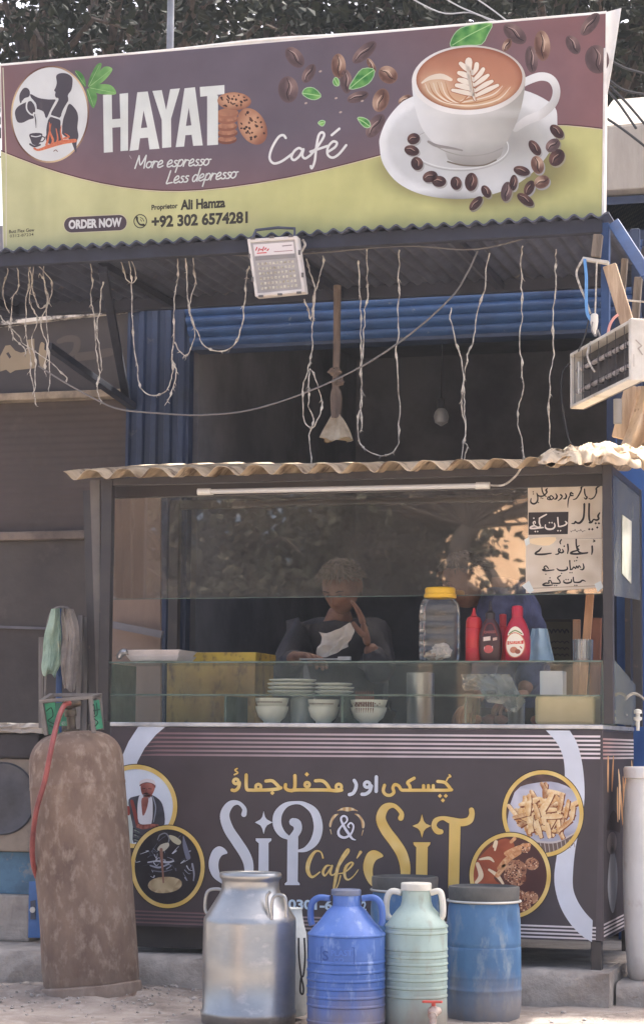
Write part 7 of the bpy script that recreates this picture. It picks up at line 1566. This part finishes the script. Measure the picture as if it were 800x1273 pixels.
def head(bm, c, fwd, up, size=1.0):
    """head with brow, eye sockets, nose, lips, chin and ears; returns frame"""
    f = V(fwd).normalized(); u = V(up); u = (u - f * u.dot(f)).normalized(); r = f.cross(u)
    t = bmesh.new(); bmesh.ops.create_uvsphere(t, u_segments=40, v_segments=28, radius=1)
    for v in t.verts:
        x, y, z = v.co; X = x * .075; Y = y * .096; Z = z * .112          # x right, y front, z up
        if z < 0: X *= 1 - .30 * (-z) ** 1.5; Y *= 1 - .06 * -z
        if y > 0 and z < -.35: Y += .008 * (-z)                              # jaw
        if y < 0 and z < -.2: Y *= 1 - .25 * (-z - .2)
        g = lambda cx, cz, sx, sz: math.exp(-((x - cx) / sx) ** 2 - ((z - cz) / sz) ** 2) * max(0, y)
        Y += -.012 * (g(.36, .06, .17, .1) + g(-.36, .06, .17, .1)) + .006 * (g(.34, .24, .25, .08) + g(-.34, .24, .25, .08))
        Y += .024 * g(0, -.2, .12, .13) + .012 * g(0, .0, .09, .2) + .007 * g(.13, -.25, .08, .07) + .007 * g(-.13, -.25, .08, .07)
        Y += .007 * g(0, -.47, .26, .055) - .005 * g(0, -.52, .22, .02) + .007 * g(0, -.59, .22, .05) + .008 * g(0, -.85, .25, .13)
        v.co = V(c) + (r * X + f * Y + u * Z) * size
    for s in (-1, 1):                                                        # ears and eyes
        e = V(c) + (r * s * .076 + f * -.012 + u * -.002) * size
        m = Matrix.Translation(e) @ Matrix((r, f, u)).transposed().to_4x4() @ Matrix.Rotation(s * .35, 4, 'Z') @ Matrix.Diagonal((.009 * size, .02 * size, .032 * size, 1))
        bmesh.ops.create_uvsphere(t, u_segments=12, v_segments=10, radius=1, matrix=m)
        e = V(c) + (r * s * .029 + f * .078 + u * .008) * size
        bmesh.ops.create_uvsphere(t, u_segments=12, v_segments=10, radius=.0125 * size, matrix=Matrix.Translation(e))
    m = bpy.data.meshes.new('h'); t.to_mesh(m); t.free(); bm.from_mesh(m); bpy.data.meshes.remove(m)
    return f, u, r
def hair(c, fwd, up, m, parent, size=1.0, seed=1, shag=.012, back=True):
    f = V(fwd).normalized(); u = V(up); u = (u - f * u.dot(f)).normalized(); r = f.cross(u); rd = random.Random(seed)
    bm = B(); bmesh.ops.create_uvsphere(bm, u_segments=48, v_segments=32, radius=1)
    kill = [v for v in bm.verts if v.co.z < .28 + .45 * v.co.y - (.75 if v.co.y < -.1 else 0)]
    bmesh.ops.delete(bm, geom=kill, context='VERTS')
    for v in bm.verts:
        x, y, z = v.co; k = 1.06 + shag * 8 * noise.noise(V((x * 5, y * 5, z * 5 + seed))) + shag * 5 * noise.noise(V((x * 17, y * 17, z * 9)))
        v.co = V(c) + (r * x * .079 + f * (y * .1 - .004) + u * z * .117) * k * size
    # loose locks
    for i in range(420):
        a = rd.uniform(0, 6.28); e = rd.uniform(.1, 1.5); x, y, z = math.cos(a) * math.cos(e), math.sin(a) * math.cos(e), math.sin(e)
        if z < .3 + .45 * y - (.7 if y < 0 else 0): continue
        p = V(c) + (r * x * .081 + f * y * .103 + u * z * .12) * size; d = (r * x + f * y + u * (z * .5 - .6)).normalized()
        tube(bm, [p, p + d * .016 * size + u * .006 * rd.random(), p + d * .036 * size + r * rd.uniform(-.006, .006)], [.0026, .0022, .0006], 4)
    return obj('hair', bm, m, parent, smooth=True)
m_skin = mat('warm brown skin', (142, 106, 88), .6, c2=(116, 84, 70), ns=14); m_jk = mat('dark jacket', (56, 56, 64), .6, c2=(40, 40, 47), ns=9, bump=.6, bs=16); m_navy = mat('navy shirt', (78, 84, 118), .85, c2=(46, 50, 72), ns=8, bump=.4, bs=12); m_tr = mat('dark trousers', (48, 44, 44), .9)
m_grey = mat('greying hair', (150, 140, 130), .8, c2=(78, 70, 66), ns=60, stretch=(1, 1, .3), bump=.6, bs=120); m_dkh = mat('dark hair', (48, 40, 38), .6, c2=(34, 28, 28), ns=30); m_eye = mat('dark eye', (40, 32, 30), .2)
FLR = ST + .012
def person(name_label, hc, fwd, hips, sh_l, sh_r, el_l, wr_l, el_r, wr_r, hairm, jacket, hands, up=(0, 0, 1), seed=1, chest=(.165, .115)):
    t = bpy.data.objects.new('person', None); COL.objects.link(t); t.location = (hips[0], hips[1], FLR); tag(t, name_label, 'person'); t.empty_display_size = .1
    hips = V(hips); hc = V(hc); sh_l, sh_r, el_l, wr_l, el_r, wr_r = map(V, (sh_l, sh_r, el_l, wr_l, el_r, wr_r)); nk = (sh_l + sh_r) / 2 + V((0, 0, .05))
    mid = hips.lerp(nk, .5) + V((0, .03, 0)); bm = B()
    ux = (sh_r - sh_l).normalized()
    hl, hr = hips - ux * .09, hips + ux * .09; kl, kr = V((hl.x, hl.y - .05, FLR + .48)), V((hr.x, hr.y - .05, FLR + .48)); al, ar = V((hl.x, hl.y, FLR + .09)), V((hr.x, hr.y, FLR + .09))
    pts = [hips, mid, hips.lerp(nk, .8), nk, nk.lerp(hc, .55), hl, kl, al, al + V((0, -.12, -.055)), hr, kr, ar, ar + V((0, -.12, -.055)), sh_l, el_l, wr_l, sh_r, el_r, wr_r]
    ed = [(0, 1), (1, 2), (2, 3), (3, 4), (0, 5), (5, 6), (6, 7), (7, 8), (0, 9), (9, 10), (10, 11), (11, 12), (2, 13), (13, 14), (14, 15), (2, 16), (16, 17), (17, 18)]
    rad = [(.11, .07), (.105, .07), (.11, .075), .06, .052, .085, .06, .042, .035, .085, .06, .042, .035, .055, .043, .03, .055, .043, .03]
    net(bm, pts, ed, rad); F = head(bm, hc, fwd, up)
    for (w, dv, pn, sd_, cu) in hands: hand(bm, w, dv, pn, sd_, cu, 1.08)
    obj('body', bm, m_skin, t, smooth=True, ang=80, fix=False)
    bm = B(); net(bm, [hips - V((0, 0, .08)), mid, hips.lerp(nk, .8), nk + V((0, 0, .012)), sh_l, el_l, wr_l.lerp(el_l, .12), sh_r, el_r, wr_r.lerp(el_r, .12)], [(0, 1), (1, 2), (2, 3), (2, 4), (4, 5), (5, 6), (2, 7), (7, 8), (8, 9)],
        [chest, (chest[0] * .98, chest[1]), (chest[0] * 1.02, chest[1] * 1.02), .078, .082, .064, .05, .082, .064, .05])
    for v in bm.verts: v.co += v.normal * (.010 * noise.noise(v.co * 11) + .006 * noise.noise(v.co * 27))
    obj('jacket', bm, jacket, t, smooth=True, ang=80, fix=False)
    bm = B(); net(bm, [hips, hl, kl, al + V((0, 0, .02)), hr, kr, ar + V((0, 0, .02))], [(0, 1), (1, 2), (2, 3), (0, 4), (4, 5), (5, 6)], [(.15, .11), .1, .078, .06, .1, .078, .06]); obj('trousers', bm, m_tr, t, smooth=True, ang=80, fix=False)
    hair(hc, fwd, up, hairm, t, seed=seed)
    f, u, r = F; bm = B()
    for s in (-1, 1):
        ball(bm, hc + r * s * .029 + f * .0885 + u * .008, .0058, (1, 1, 1), 10); tube(bm, [hc + r * s * .014 + f * .093 + u * .026, hc + r * s * .03 + f * .094 + u * .032, hc + r * s * .046 + f * .084 + u * .027], [.0018, .0026, .0014], 6)
    obj('eyes_and_brows', bm, m_eye, t, smooth=True)
    return t
# man bending over with grey hair, hand to his face, holding a napkin
Yp = .98
hc = PY(424, 730, Yp); fw = V((-.12, -.82, -.55))
whd = PY(452, 800, Yp - .14); t1 = person('grey-haired man in a dark jacket behind the display, hand raised to his face', hc, fw, V((PY(410, 820, Yp).x + .02, Yp + .3, 1.02)),
    PY(372, 792, Yp + .08), PY(468, 790, Yp + .08), PY(352, 838, Yp - .05), PY(368, 815, Yp - .28), PY(474, 842, Yp - .1), PY(458, 800, Yp - .16), m_grey, m_jk,
    [(PY(456, 798, Yp - .165), (-.22, -.06, 1), (-1, -.1, -.1), (0, -1, .1), .35), (PY(370, 815, Yp - .29), (.8, -.55, -.05), (0, -.2, -1), (.3, .9, .3), .8)], seed=3)
bm = B(); lathe(bm, [(.045, 0), (.06, .01), (.062, .02)], (0, 0, 0), n=8); bm.free()
cn = PY(416, 797, Yp - .3)
bm = B()
def nap(u, v):
    x = 396 + 40 * u + 3 * math.sin(v * 5); y = 783 + 30 * v + 5 * math.sin(u * 4 + .5) - 4 * u; return PY(x, y, Yp - .27) + V((0, .02 * noise.noise(V((u * 5, v * 5, 1))) + .012 * math.sin(u * 11 + v * 7), 0))
sheet(bm, nap, 26, 20, (0, .004, 0)); tag(obj('napkin', bm, m_pap, None, smooth=True), 'crumpled white napkin held up by the grey-haired man', 'napkin')
bm = B(); sm_ = PY(376, 820, .42); tube(bm, [PY(372, 819.5, .5), PY(420, 819.5, .5)], .0035, 8); box(bm, PY(428, 818.5, .5), (.05, .02, .014)); tag(obj('ladle', bm, m_alu, None), 'thin steel ladle lying under the hand of the grey-haired man', 'ladle')
# second man bending to the left
hc = PY(578, 722, 1.02); t2 = person('man in a navy shirt bending to the left behind the sauce bottles', hc, V((-.72, -.5, -.38)), V((PY(640, 820, 1.2).x, 1.32, 1.02)),
    PY(610, 752, .98), PY(646, 742, 1.2), PY(604, 812, .9), PY(596, 868, .82), PY(668, 806, 1.12), PY(650, 862, .9), m_dkh, m_navy,
    [(PY(596, 866, .815), (-.5, -.5, -.5), (-.3, -.3, -1), (-1, .3, 0), .7), (PY(650, 862, .9), (-.6, -.7, -.3), (0, -.2, -1), (-1, 0, .2), .7)], seed=6)

# ------------------------------------------------------------------ thin haze volume added to lift the dark tones
bm = B(); box2(bm, (-60, -60, G - 1.2), (60, 75, 9.5)); hz = obj('haze', bm, [], None); tag(hz, 'thin pale haze added over the street to lift its dark tones', kind='stuff')
m = bpy.data.materials.new('veil haze'); m.use_nodes = True; m.node_tree.nodes.clear(); hz.data.materials.append(m)
o_ = m.node_tree.nodes.new('ShaderNodeOutputMaterial'); v_ = m.node_tree.nodes.new('ShaderNodeVolumePrincipled'); v_.inputs['Color'].default_value = (.86, .92, 1, 1); v_.inputs['Density'].default_value = .0013; v_.inputs['Anisotropy'].default_value = 0.0
m.node_tree.links.new(v_.outputs[0], o_.inputs['Volume'])
